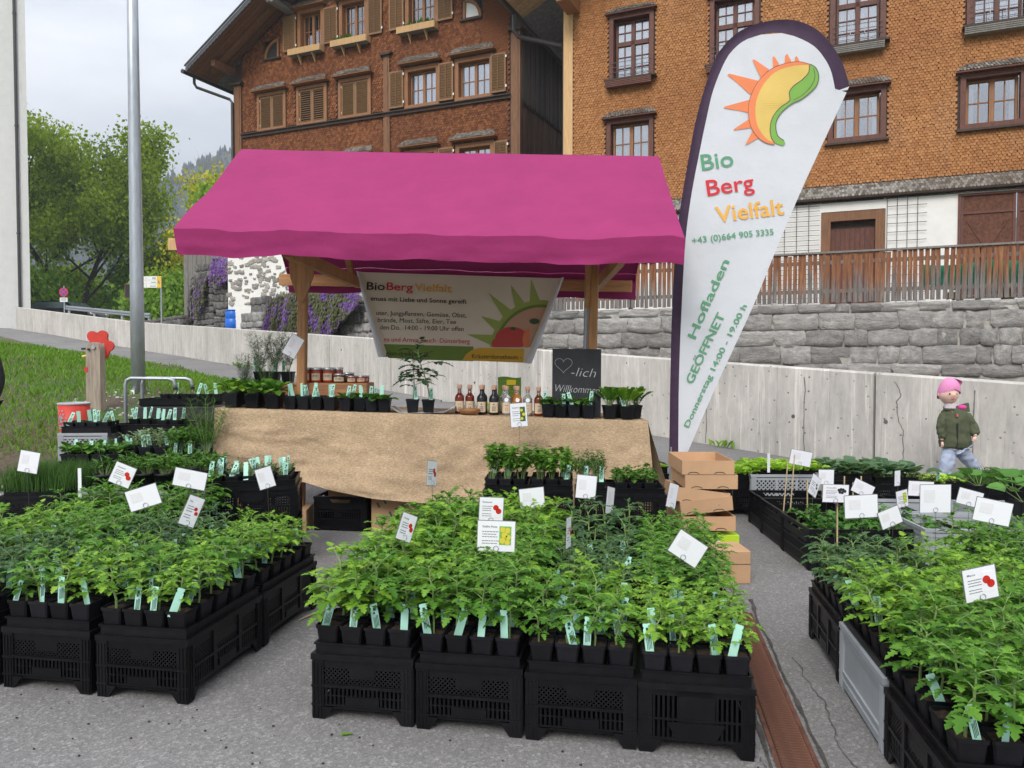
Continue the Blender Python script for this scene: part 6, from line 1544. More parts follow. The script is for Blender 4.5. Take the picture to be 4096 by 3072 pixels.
cfgM=[[(TOMG,1.1,.4),(TOMT,.85,.5),(TOMS,1.0,.5),(TOMP,.74,.5)],[(TOMG,1.15,.1),(TOMG,.95,.15),(TOMB,.80,.4),(TOM,.80,.3)],[(TOM,1.05,.1),(TOMP,1.15,.1),(SPARSE,.95,.3),(TOM,.8,.1)]]
for j,v in enumerate((2.69,3.30,3.91)):
    for i,u in enumerate(mu):
        P,s,tg=cfgM[j][i]
        crate_block(u,v,f'middle block, {("front","second","back")[j]} rank, {mn[i]}',P,s,tg+.25*(j==0),style='B' if (i==3 and j==0) else 'A',mt='grey_plastic' if (j==2 and i==2) else 'black_plastic',skip=.55 if P is SPARSE else 0.)
lu=[-2.105,-2.525,-2.945,-3.365]; ln_=['rightmost column','second column from the right','third column from the right','leftmost column']
for j,v in enumerate((2.69,3.30)):
    for i,u in enumerate(lu):
        P=[[TOMS,TOMS,TOMB,TOM],[TOMP,TOMB,TOM,TOMP]][j][i]
        crate_block(u,v,f'left block, {("front","back")[j]} rank, {ln_[i]}',P,1.05 if P is TOMS else .88,.85)
for i,u in enumerate((-2.945,-3.365)): crate_block(u,3.91,f'left block, rear corner, {("inner","outer")[i]} crate',TOM,1.,.45)
rn=['leftmost column','second column','third column','fourth column','fifth column']
for j,v in enumerate((2.23,2.84,3.44,4.05)):
    for i in range(6):
        u=.85+.405*i; P=[[TOM,TOM,TOMP,TOMP,TOM,TOM],[TOMP,TOM,TOMP,TOM,TOMP,TOM],[TOMB,TOMP,TOM,TOM,TOMP,TOM],[TOMB,TOMB,TOM,TOMT,TOM,TOM]][j][i]
        if j==3 and i in(0,1): continue
        crate_block(u,v,f'right block, {("front","second","third","back")[j]} rank, {(rn+["outermost column"])[i]}',P,1.,.4,style='G' if (j==1 and i==0) else 'A',mt='grey_plastic' if (j==1 and i==0) else 'black_plastic',h=.25 if not(j==1 and i==0) else .275)
seeds.sort(key=lambda s:s[0])
RW=['front row','second row','third row','fourth row','back row']; CW_=['leftmost','second from left','third from left','rightmost']
for d,s in seeds[:300]:
    potted('tomato_seedling',f'tomato seedling, {RW[s["row"]]}, {CW_[s["col"]]}, {s["where"]}','potted plant',s['loc'],-YA,POT9,SOIL9,.08,s['plant'],s['ps'],s['tag'],'tomato seedlings in the crates',s['pz'])
# the rest, farther back and half hidden, as one mass
def merge(items,name,mats):
    V=[];F=[];MI=[];o=0
    allm=[]
    for me,M in items:
        n=len(me.vertices); co=np.empty(n*3); me.vertices.foreach_get('co',co); co=co.reshape(-1,3); A_=np.array(M); V.append(co@A_[:3,:3].T+A_[:3,3])
        mp_=[]
        for mt in me.materials:
            if mt not in allm: allm.append(mt)
            mp_.append(allm.index(mt))
        for p in me.polygons: F.append(tuple(i+o for i in p.vertices)); MI.append(mp_[p.material_index])
        o+=n
    me=bpy.data.meshes.new(name); me.from_pydata(np.vstack(V).tolist(),[],F)
    for mt in allm: me.materials.append(mt)
    me.polygons.foreach_set('material_index',MI); me.update(); return link(name,me)
items=[]
for d,s in seeds[300:]:
    M=T(*s['loc'])@RZ(-YA); items.append((POT9,M)); items.append((SOIL9,M)); items.append((s['plant'],M@T(0,0,.08)@RZ(rndp.uniform(0,6.3))@Matrix.Diagonal((s['ps'],s['ps'],s['ps']*s['pz'],1))))
    if s['tag']: items.append((TAGP,M@T(rndp.uniform(-.02,.02),-.02,.08)@RY(rndp.gauss(0,.15))))
print('seedlings',len(seeds))
if items: stuff(merge(items,'seedling_mass',None),'mass of tomato seedlings in the rear ranks of crates','seedlings')
# ------------------------------------------------------------------ crates and pots standing round the stall
def at(px,py,Y):
    th=R(1.8); cx=(px-2048)/3078.; cy=(1536-py)/3078.; d1=math.cos(th)+cy*math.sin(th); d2=-math.sin(th)+cy*math.cos(th)
    return (cx/d1*Y,Y,1.36+d2/d1*Y)
NT='crates beside the stall table'
def stack(label,x,y,rz,n,w,d,h=.25,style='A',mt='black_plastic',z=None):
    z=GH(x+.2,y+.2) if z is None else z
    for k in range(n): crate(f'{label}, {("lower","upper","top")[k] if n>1 else "single"} crate',(x,y,z+k*(h-.004)),rz,w,d,h,style,mt,NT)
    return z+n*(h-.004)
def loc2(x,y,rz,a,b_): return (x+a*math.cos(rz)-b_*math.sin(rz),y+a*math.sin(rz)+b_*math.cos(rz))
def pots_on(x,y,z,rz,a0,b0,na,nb_,pa,pb,pot,soil,sz,plants,name,desc,cat='potted plant',ps=1.,tags=.5,group=None,skip=()):
    k=0
    for j in range(nb_):
        for i in range(na):
            if (i,j) in skip: continue
            p=loc2(x,y,rz,a0+i*pa,b0+j*pb)
            potted(name,f'{desc}, {ORD[i]} from left, {("front","second","third","back")[min(j,3)]} row','potted plant',(*p,z),rz,pot,soil,sz,rndp.choice(plants),ps*rndp.uniform(.88,1.12),1 if rndp.random()<tags else 0,group)
# long crates in front of the table, right half
rz=R(-4); zt=stack('black lattice crate stack before the table, left pile',-.19,5.08,rz,2,.59,.39,z=0.0)
x2,y2=loc2(-.19,5.08,rz,.61,0); zt2=stack('black lattice crate stack before the table, right pile',x2,y2,rz,2,.59,.39,z=-.015)
tray('shallow black tray on the left lattice pile before the table',(*loc2(-.19,5.08,rz,.01,.01),zt-.02),rz,.57,.37,6,4,group='trays before the table'); tray('shallow black tray on the right lattice pile before the table',(*loc2(x2,y2,rz,.01,.01),zt2-.02),rz,.57,.37,6,4,group='trays before the table')
pots_on(-.19,5.08,zt-.012,rz,.05,.055,3,3,.094,.12,POT9,SOIL9,.08,CHRY,'garland_chrysanthemum','leafy chrysanthemum pot on the left lattice pile',ps=1.05,tags=.35,group='chrysanthemum pots before the table')
pots_on(-.19,5.08,zt-.012,rz,.36,.055,3,3,.094,.12,POT9,SOIL9,.08,CHRY,'garland_chrysanthemum','leafy chrysanthemum pot, right half of the left lattice pile',ps=.98,tags=.5,group='chrysanthemum pots before the table')
pots_on(x2,y2,zt2-.012,rz,.06,.055,2,3,.094,.12,POT9,SOIL9,.08,FINE,'fine_leaved_herb','fine-leaved herb pot on the right lattice pile',ps=1.1,tags=.3,group='herb pots before the table')
pots_on(x2,y2,zt2-.012,rz,.30,.055,3,3,.094,.12,POT9,SOIL9,.08,BASIL,'basil_pot','low basil pot on the right lattice pile',tags=.2,group='herb pots before the table')
# dark thyme crates, left of the table
rz=R(11); zt=stack('black crate stack with thyme left of the table',-1.955,4.86,rz,2,.57,.39,.262,z=.02)
tray('black cell tray of thyme left of the table',(*loc2(-1.955,4.86,rz,.01,.01),zt-.018),rz,.55,.37,5,4,.06,group='trays left of the table')
pots_on(-1.955,4.86,zt-.012,rz,.06,.05,5,4,.107,.09,POT9,SOIL9,.08,THYME,'thyme_pot','dark thyme pot in the cell tray',tags=.75,group='thyme pots left of the table')
# grey crates with parsley in round pots
rz=R(6.6); zt=stack('grey lattice crate stack with parsley',-2.657,4.69,rz,2,.37,.45,.262,'L','grey_plastic',z=.03); x2,y2=loc2(-2.657,4.69,rz,.375,0); stack('grey plain crate stack with parsley',x2,y2,rz,2,.37,.45,.262,'G','grey_plastic',z=.025)
for i,(a,b_) in enumerate(((.13,.06),(.245,.13),(.37,.07),(.49,.06),(.60,.08),(.70,.20),(.20,.27),(.34,.27),(.48,.24),(.60,.33),(.43,.40),(.71,.36))):
    potted('parsley_pot',f'bushy parsley in a round black pot, {ORD[i]} of the parsley group','potted plant',(*loc2(-2.657,4.69,rz,a,b_),zt+.002),rz,RPOT,RSOIL,.095,PARS[i%3],rndp.uniform(.95,1.15),0,'parsley pots on the grey crates')
# chives
rz=R(6); zt=stack('black crate stack with chives at the left edge of the grass',-3.10,4.62,rz,2,.39,.39,.25,z=.04)
ct=tray('black tray full of chives left of the parsley',(*loc2(-3.10,4.62,rz,.02,.02),zt-.02),rz,.36,.36,4,4,group='trays left of the table')
for i in range(3):
    for j in range(3): link('chive_clump',CHIV[(i+j)%2],ct,(.06+i*.12,.06+j*.12,.05),(0,0,i*1.3+j))
# stepped rows at the foot of the grass bank
rz=R(5); zt=stack('black crate stack with strawberries by the bank',-3.29,5.55,rz,2,.46,.39,.25,z=.09)
tray('black tray of strawberry pots by the bank',(*loc2(-3.29,5.55,rz,.005,.01),zt-.02),rz,.45,.37,4,4,group='trays by the bank')
pots_on(-3.29,5.55,zt-.012,rz,.06,.06,4,3,.105,.12,POT11,SOIL11,.092,STRAW,'strawberry_pot','low broad-leaved strawberry pot by the bank',tags=.6,group='strawberry pots by the bank')
rz=R(3); zt=stack('black crate stack with sage by the bank',-2.80,5.75,rz,2,.50,.39,.26,z=.10)
tray('black tray of sage pots by the bank',(*loc2(-2.80,5.75,rz,-.06,.0),zt-.02),rz,.60,.37,6,4,group='trays by the bank')
pots_on(-2.80,5.75,zt-.012,rz,-.08,.07,3,3,.115,.12,POT11,SOIL11,.092,SAGE,'sage_pot','pale sage pot by the bank',ps=1.15,tags=.6,group='sage pots by the bank')
pots_on(-2.80,5.75,zt-.05,rz,.27,.03,3,2,.105,.14,POT9,SOIL9,.08,[*MINT,*DILG],'mint_pot','sprawling mint pot beside the sacking',ps=1.25,tags=.8,group='mint pots by the sacking')
rz=R(4); zt=stack('grey lattice crate stack below the rooster post',-3.80,6.42,rz,2,.40,.40,.30,'L','grey_plastic',z=.15)
tray('black tray of small seedlings below the rooster post',(*loc2(-3.80,6.42,rz,.03,.0),zt-.002),rz,.40,.36,4,4,group='trays by the bank')
pots_on(-3.80,6.42,zt+.004,rz,.08,.05,4,2,.095,.13,POT9,SOIL9,.08,SEDL,'young_seedling','small seedling pot below the rooster post',tags=1.,group='young seedlings by the bank')
zt=stack('black crate stack below the water pipes',-3.36,6.62,rz,2,.55,.40,.29,z=.17)
tray('half-empty black tray below the water pipes',(*loc2(-3.36,6.62,rz,-.02,.0),zt-.002),rz,.56,.38,6,4,group='trays by the bank')
pots_on(-3.36,6.62,zt+.004,rz,.33,.05,2,2,.10,.13,POT9,SOIL9,.08,SEDL,'young_seedling','small seedling pot right of the empty cells',tags=1.,group='young seedlings by the bank')
pots_on(-3.36,6.62,zt+.004,rz,.02,.22,3,2,.10,.10,POT9,SOIL9,.08,SEDL,'young_seedling','small seedling pot behind the empty cells',tags=1.,group='young seedlings by the bank')
# black plank bench under the water pipes
be=thing('plank_bench','black timber bench with trays below the water pipes','bench',(-2.95,7.25,0))
m=MB(); m.bev(-.52,.75,-.14,-.10,.80,.925,.006); m.build('front_plank','wood_black',be)
for k in range(3): m=MB(); m.bev(-.52,.75,-.098+k*.15,.045+k*.15,.90,.935,.005); m.build('seat_plank','wood_black',be)
for x in (-.25,.0,.55): m=MB(); m.box(x,x+.045,-.05,.25,.2,.899); m.build('leg','wood_grey',be)
m=MB(); m.box(-.30,.30,-.08,-.03,.48,.52); m.build('stretcher','wood_grey',be)
tray('empty black cell tray on the plank bench',(-3.46,7.13,.937),0,.66,.34,7,3,group='trays on the bench')
pots_on(-3.30,7.33,.945,0,.0,.0,7,1,.100,.1,POT9,SOIL9,.08,SEDL,'young_seedling','small seedling pot on the plank bench',tags=.6,group='young seedlings on the bench')
# water pipes
wp=thing('water_pipes','pair of bent galvanised pipes dribbling water over the bench','pipe',(0,0,0))
for k,(x0,xs_,dy) in enumerate(((-3.67,-3.20,0),(-3.56,-3.08,.10))):
    p=[(x0,7.3+dy,.3),(x0,7.3+dy,1.12),(x0+.012,7.3+dy,1.165),(x0+.05,7.3+dy,1.185),(xs_-.06,7.3+dy,1.18),(xs_-.015,7.3+dy,1.165),(xs_,7.3+dy,1.13),(xs_+.004,7.3+dy,1.09)]
    m=MB(); m.tube(p,.0165 if k==0 else .0155,10); m.build('pipe','galv',wp,True); m=MB(); m.tube([(xs_+.004,7.3+dy,1.095),(xs_+.006,7.3+dy,1.075)],.021,10); m.build('spout','tar',wp)
m=MB(); r=random.Random(6)
for xs_,dy in ((-3.194,0),(-3.072,.1)):
    for i in range(16):
        z=1.06-.33*(i/16)**1.1-.005*r.random(); s=r.uniform(.003,.007); c=Vector((xs_+r.gauss(0,.005),7.3+dy+r.gauss(0,.004),z)); m.add([c+Vector(q)*s for q in ((1,0,0),(0,1,0),(-1,0,0),(0,-1,0),(0,0,1.6),(0,0,-1.6))],[(0,1,4),(1,2,4),(2,3,4),(3,0,4),(1,0,5),(2,1,5),(3,2,5),(0,3,5)])
stuff(m.build('water_drops','water'),'falling water drops under the two pipe ends','water')
# ------------------------------------------------------------------ right-hand back row and bins
rz=R(-2); q=[]
for i,(y0,d) in enumerate(((5.05,.57),(5.63,.56),(6.20,.38))):
    crate(f'black slotted crate, {("nearest","middle","farthest")[i]} of the row leading to the grey lattice crate',(1.96+.03*i,y0,GH(2.2,y0)),rz,.52,d,.28,'S',group='slotted crates by the aisle')
    crate(f'black slotted crate in the second column, {("nearest","middle","farthest")[i]} from the camera',(2.50+.03*i,y0+.05,GH(2.7,y0)),rz,.50,d,.28,'S',group='slotted crates by the aisle')
pots_on(1.96,5.05,GH(2.2,5.3)+.02,rz,.12,.1,4,3,.11,.17,POT9,SOIL9,.08,PEPP,'tomatillo_plant','tall tomatillo in the nearest slotted crate',ps=1.,tags=.3,group='tomatillo plants')
pots_on(2.50,5.10,GH(2.7,5.3)+.02,rz,.1,.1,3,2,.13,.2,POT9,SOIL9,.08,[*PEPP,*TOM],'tomatillo_plant','tall tomatillo in the second slotted column',ps=1.,tags=.3,group='tomatillo plants')
pots_on(1.99,5.63,GH(2.2,5.9)+.02,rz,.12,.12,3,2,.14,.25,POT9,SOIL9,.08,SEDL,'young_seedling','small seedling deep in the middle slotted crate',tags=.8,group='seedlings in slotted crates')
for i,(px,py0,py1,Y) in enumerate(((3128,2045,1845,5.9),(3155,2050,1820,5.9),(3230,2010,1918,5.6),(3290,1950,1895,6.2),(3350,2150,1975,4.95),(3378,1960,1905,5.5),(3413,1985,1930,5.2),(3445,1985,1905,5.3))):
    a=at(px,py0,Y); b_=at(px+24*(i<2),py1,Y); m=MB(); m.tube([(a[0],a[1],a[2]-.15),b_],.005,5); tag(m.build('plant_stick','stick'),f'thin wooden plant stick, {ORD[i]} from left above the slotted crates','stick','plant sticks')
gx=crate('grey lattice crate standing behind the slotted crates',(2.10,6.72,GH(2.4,6.9)),R(-1),.62,.38,.38,'L','grey_plastic',NT)
def bin_(label,x,y,w,d,h): crate(label,(x,y,GH(x+.3,y)),R(-4),w,d,h,'G','grey_plastic','grey bins')
bin_('large grey open bin behind the right tomato block',2.66,4.92,.82,.52,.33); bin_('grey open bin, second behind the right tomato block',2.60,5.50,.80,.50,.33); bin_('far grey bin beside the squash leaves',3.50,5.15,.6,.8,.30)
for i,(x,y) in enumerate(((2.9,5.2),(3.15,5.1),(3.3,5.35),(2.95,5.75),(2.8,5.3))): potted('young_seedling',f'small squash seedling inside a grey bin, {ORD[i]} of five','potted plant',(x,y,GH(x,y)+.03),0,POT9,SOIL9,.08,SQUA[i%3],.8,0,'squash seedlings in the bins')
for i,(x,y,z) in enumerate(((3.48,5.2,.32),(3.62,5.5,.34),(3.80,5.25,.32),(3.5,5.75,.34),(3.75,5.65,.36))): potted('squash_plant',f'large-leaved squash plant at the right edge, {ORD[i]} of five','potted plant',(x,y,z-.03),0,POT13,SOIL13,.10,SQUA[i%3],1.25,0,'squash plants at the right edge')
cz=lambda x: .335-.0*(x) if x<2.8 else .335-(x-2.8)*.075
def plug_tray(label,x,y,w,d,nx,ny,plants,ps,z,part,tg=0,crate_style='A',mt='black_plastic',cl=None):
    g=GH(x+w/2,y+d/2); crate(cl,(x-.01,y-.01,g),0,w+.02,d+.02,max(.14,z-g-.002),crate_style,mt,'crates along the concrete wall')
    t_=tray(label,(x,y,z),0,w,d,nx,ny,.055,'seedling trays along the concrete wall')
    for i in range(nx):
        for j in range(ny):
            link(part,rndp.choice(plants),t_,((i+.5)*w/nx+rndp.gauss(0,.008),(j+.5)*d/ny+rndp.gauss(0,.008),.045),(0,0,rndp.uniform(0,6.3)),ps*rndp.uniform(.8,1.2))
    for k in range(tg): link('plant_tag',TAGP,t_,(w*(.3+.35*k),.02,.05),(-.1,.1,.1))
plug_tray('tray of bright lettuce beside the cardboard trays',1.62,6.80,.52,.40,6,5,LETT,1.7,.29,'lettuce',cl='black crate under the left lettuce tray')
plug_tray('tray of bright lettuce left of the cabbage seedlings',2.17,6.85,.60,.40,7,5,LETT,1.7,.31,'lettuce',cl='black crate under the right lettuce tray')
plug_tray('tray of blue-green cabbage seedlings beside the lettuce',2.80,6.85,.42,.40,5,5,BRAS,1.5,.28,'cabbage_seedling',cl='black crate under the blue-green cabbage tray')
plug_tray('tray of kohlrabi seedlings left of the small red lettuces',3.25,6.85,.38,.40,5,4,BRAS,1.65,.25,'kohlrabi_seedling',cl='black crate under the kohlrabi tray')
plug_tray('tray of tiny red and yellow lettuces below the child',3.66,6.8,.44,.38,8,6,REDL,1.3,.22,'red_lettuce',1,cl='black crate under the tiny lettuces')
plug_tray('tray of upright leek-like seedlings right of the child',4.12,6.75,.33,.38,7,5,STEM,1.15,.18,'stem_seedling',cl='black crate under the upright seedlings')
plug_tray('tray of dark leafy brassicas at the right edge',4.47,6.7,.5,.42,5,4,SQUA,.95,.18,'brassica_plant',cl='black crate under the dark brassicas')
plug_tray('tray of red-green lettuce behind the flag foot',1.05,7.15,.4,.35,5,4,REDL,1.6,.30,'red_lettuce',cl='black crate behind the flag foot')
stack('grey bin row below the tiny lettuces',3.55,6.05,R(-2),1,.62,.40,.30,'G','grey_plastic'); stack('black crate row below the kohlrabi',2.9,6.2,R(-2),1,.6,.4,.26,'S'); stack('black crate row at the right edge',4.2,6.0,R(-2),1,.6,.4,.26,'A')
# ------------------------------------------------------------------ cardboard
def ctray(label,x,y,z,w,d,h,rot,group='stack of cardboard trays'):
    t_=thing('cardboard_tray',label,'box',(x,y,z),0,group,rot=rot); t=.005
    m=MB(); m.box(0,w,0,d,0,.004); m.build('base','cardboard',t_)
    for nm,a in (('front_wall',(0,w,0,t)),('rear_wall',(0,w,d-t,d)),('side_wall',(0,t,t,d-t)),('side_wall',(w-t,w,t,d-t))): m=MB(); m.box(*a,.004,h); m.build(nm,'cardboard',t_)
    for xx in (.22*w,.72*w):
        m=MB(); m.tube([(xx+.035*math.cos(a),-.001,.004+.012*math.sin(a)) for a in [i*math.pi/8 for i in range(9)]],.0022,4); m.build('flap_slot','tar',t_)
B5=[('topmost empty cardboard tray of the stack',1.128,5.08,.60,(0,0,R(-1))),('second cardboard tray from the top of the stack',1.145,5.06,.507,(0,0,R(-1))),('tilted third cardboard tray of the stack',1.085,5.05,.43,(R(-3),R(7),R(-2))),('fourth cardboard tray of the stack, tilted up to the right',1.115,5.04,.335,(R(2),R(-6),0)),('lowest cardboard tray of the stack',1.118,5.0,.243,(0,0,0))]
for lab,x,y,z,ro_ in B5: ctray(lab,x,y,z,.345,.50,.092,ro_)
gb=thing('green_carton','lime green carton with white rings under the cardboard trays','box',(1.16,5.02,GH(1.3,5.2)))
m=MB(); m.bev(0,.335,0,.46,0,.235,.004); m.build('body','card_lime',gb)
for cx_,cz_,rr in ((.185,.165,.034),(.255,.160,.026),(.30,.140,.014)):
    m=MB(); m.M=T(cx_,-.001,cz_)@RX(R(90)); m.lathe([(rr-.006,0),(rr+.003,0),(rr+.003,.002),(rr-.006,.002)],24,cap=False); m.M=I4; m.build('white_ring','white_paint',gb)
m=MB(); m.box(.20,.29,-.004,-.0012,.105,.13); m.build('label','card_white',gb)
bx=thing('cardboard_box','closed cardboard box on the ground at the aisle','box',(1.20,4.72,GH(1.3,4.8)),R(2)); m=MB(); m.bev(0,.28,0,.26,0,.20,.004); m.build('body','cardboard',bx); m=MB(); m.box(.002,.278,-.0015,-.0002,.118,.121); m.build('seam','tar',bx)
# under the table
crate('black slotted crate filled with cardboard under the table',(-1.55,5.99,GH(-1.4,6.1)),R(-6),.42,.36,.27,'S',group='things under the table')
for i,(lab,x,y,z,w,d,h,rr) in enumerate((('folded carton standing in the crate under the table',-1.46,6.08,.20,.30,.18,.20,-6),('carton leaning behind the crate under the table',-1.42,6.36,.03,.5,.2,.42,-3),('narrow carton end beside the black stack',-1.66,5.95,.03,.06,.3,.16,4))):
    b_=thing('carton',lab,'box',(x,y,z),R(rr)); m=MB(); m.bev(0,w,0,d,0,h,.004); m.build('body','cardboard',b_)
hb=thing('carton','carton printed with green dashes under the table','box',(-1.10,5.98,.01),R(3)); m=MB(); m.bev(0,.55,0,.30,0,.36,.004); m.build('body','cardboard',hb)
for i in range(9):
    for j in range(3):
        x=.0+i*.05-j*.045; z=.06+i*.028+j*.10
        if .02<x<.52 and .02<z<.33: m=MB(); m.M=T(x,-.001,z)@RY(R(-25)); m.box(-.008,.008,-.0015,0,-.022,.022); m.M=I4; m.build('green_dash','card_green_print',hb)
# ------------------------------------------------------------------ goods on the table
def TX(px,Y=6.05): return (px-2048)/3078.*Y
def on_table(px,Y=6.05): x=TX(px,Y); return (x,Y,tz(x)+.008)
for i,px in enumerate((931,1013,1091)):
    potted('rocket_pot',f'long-leaved rocket in a big black pot, {ORD[i]} at the table\'s left end','potted plant',on_table(px,6.04),R(4*i-4),POT13,SOIL13,.10,ROCK[i%3],1.1,0,'rocket pots on the table'); potted('rocket_pot',f'long-leaved rocket pot in the rear, {ORD[i]} at the table\'s left end','potted plant',on_table(px+10,6.20),0,POT13,SOIL13,.10,ROCK[(i+1)%3],1.15,0,'rocket pots on the table')
for i,px in enumerate((1163,1216,1266,1321)):
    potted('seedling_pot',f'small herb seedling with green tag, {ORD[i]} before the wooden box','potted plant',on_table(px,6.02),0,POT11,SOIL11,.092,SEDL[i%3],1.1,2,'tagged herb pots before the wooden box')
    potted('seedling_pot',f'small herb seedling in the rear, {ORD[i]} before the wooden box','potted plant',on_table(px+8,6.13),0,POT11,SOIL11,.092,SEDL[i%3],1.1,1,'tagged herb pots before the wooden box')
for i,px in enumerate((1382,1441,1486,1538)):
    potted('lamb_lettuce_pot',f'lamb\'s lettuce in a square pot, {ORD[i]} left of the newspaper','potted plant',on_table(px,6.0),0,POT11,SOIL11,.092,FELD[i%3],1.2,1,'lamb lettuce pots on the table'); 
    if i<3: potted('lamb_lettuce_pot',f'lamb\'s lettuce in the rear, {ORD[i]} left of the newspaper','potted plant',on_table(px+22,6.11),0,POT11,SOIL11,.092,FELD[i%3],1.1,1,'lamb lettuce pots on the table')
for i,px in enumerate((1650,1713)): potted('tomato_plant',f'{("shorter left","taller right")[i]} leggy tomato plant on the newspaper','potted plant',on_table(px,6.03),R(5),POT13 if 0 else POT11,SOIL11,.092,LEG[i],(1.0,1.25)[i],1,'leggy tomato plants on the table')
for i,px in enumerate((2192,2242,2295,2352)): potted('basil_pot',f'basil in a square pot, {ORD[i]} below the chalkboard','potted plant',on_table(px,5.99),0,POT11,SOIL11,.092,STRAW[i%3],1.0,1,'basil pots below the chalkboard')
for i,(px,Y) in enumerate(((2438,6.0),(2508,5.99),(2475,6.14),(2540,6.12))): potted('mizuna_pot',f'feathery mizuna in a black pot at the table\'s right end, {ORD[i]} of four','potted plant',on_table(px,Y),R(6),POT13 if 0 else POT11,SOIL11,.092,MIZU[i%3],1.0,int(i==1),'mizuna pots on the table')
# dill on a raised stand
sb=thing('display_box','low wooden box lifting the dill pots','box',(TX(1100,6.6),6.60,tz(-2.0)+.006)); m=MB(); m.bev(-.2,.2,-.1,.12,0,.17,.004); m.build('body','wood_box',sb)
for i,px in enumerate((1048,1100,1156)): x=TX(px,6.6); potted('dill_pot',f'feathery dark dill pot, {ORD[i]} beside the left stall post','potted plant',(x,6.57,tz(-2.0)+.179),0,POT11,SOIL11,.092,DILL[i%3],1.15,1,'dill pots')
for i,px in enumerate((985,1060)): potted('dill_pot',f'feathery dill pot standing lower behind the rocket, {ORD[i]} of two','potted plant',on_table(px,6.42),0,POT11,SOIL11,.092,DILL[i],1.1,0,'dill pots')
# wooden box with jars
jb=thing('display_box','orange-brown wooden box carrying the jars','box',(TX(1310,6.25),6.36,tz(-1.5)+.006),R(-3)); m=MB(); m.bev(-.31,.33,-.115,.14,0,.205,.004); m.build('body','wood_box',jb)
jt=tz(-1.5)+.006+.207
def jar(lab,x,y,z,r,h,mt,grp):
    j=thing('preserve_jar',lab,'jar',(x,y,z),0,grp); m=MB(); m.lathe([(r*.9,0),(r,.006),(r,h*.74),(r*.93,h*.80)],18); m.build('glass_body',mt,j,True); m=MB(); m.lathe([(r*1.0,h*.80),(r*1.02,h*.81),(r*1.02,h*.97),(r*.97,h)],18); m.build('lid','jar_lid',j,True)
    m=MB(); n=8; vs=[]
    for i in range(n+1):
        a=R(-90-52+104*i/n); vs+=[((r+.001)*math.cos(a),(r+.001)*math.sin(a),h*.16),((r+.001)*math.cos(a),(r+.001)*math.sin(a),h*.62)]
    m.add(vs,[(2*i,2*i+2,2*i+3,2*i+1) for i in range(n)]); lb=m.build('label','paper_label',j,True)
    m=MB(); m.box(-r*.1,r*.5,-r-.003,-r-.0015,h*.46,h*.50); m.box(-r*.1,r*.4,-r-.003,-r-.0015,h*.38,h*.41); m.box(-r*.45,-r*.25,-r*.95-.003,-r*.95-.0015,h*.4,h*.5); m.build('lettering','print_grey',lb)
for i,px in enumerate((1222,1266,1313)): jar(f'tall jar of red sauce, {ORD[i]} in the front row',TX(px,6.30),6.30,jt,.043,.122,'jar_red','tall red jars')
for i,px in enumerate((1247,1288,1330,1352)): jar(f'tall jar of red sauce, {ORD[i]} in the rear row',TX(px,6.40),6.40,jt,.043,.122,'jar_red','tall red jars')
jar('squat jar of dark olive paste in front',TX(1358,6.29),6.29,jt,.050,.072,'jar_olive','squat jars'); jar('squat jar of dark olive paste behind',TX(1393,6.40),6.40,jt,.050,.080,'jar_olive','squat jars')
for i,(px,Y) in enumerate(((1407,6.28),(1430,6.37),(1445,6.31),(1459,6.38))): jar(f'small squat red jar, {ORD[i]} at the right end of the box',TX(px,Y),Y,jt,.038,.056,'jar_red','squat jars')
# newspaper
npp=thing('newspaper','crumpled newspaper under the tomato plants','newspaper',(TX(1700),6.05,tz(-.7)+.007)); m=MB(); m.grid(lambda u,v:(-.26+.50*u,-.10+.25*v,.004+.035*abs(math.sin(u*3.1+.2))**6*(u>.8 or u<.2)+.10*max(0,.12-u)*4+.09*max(0,u-.82)*3+.006*fractal(u*5,v*5,0,3)),30,12); nps=m.build('sheet','paper_news',npp)
m=MB(); 
for k in range(9): m.box(.09+.0*k,.20,-.102+k*.012,-.096+k*.012,.036,.0365)
m.build('lettering','newsprint',nps)
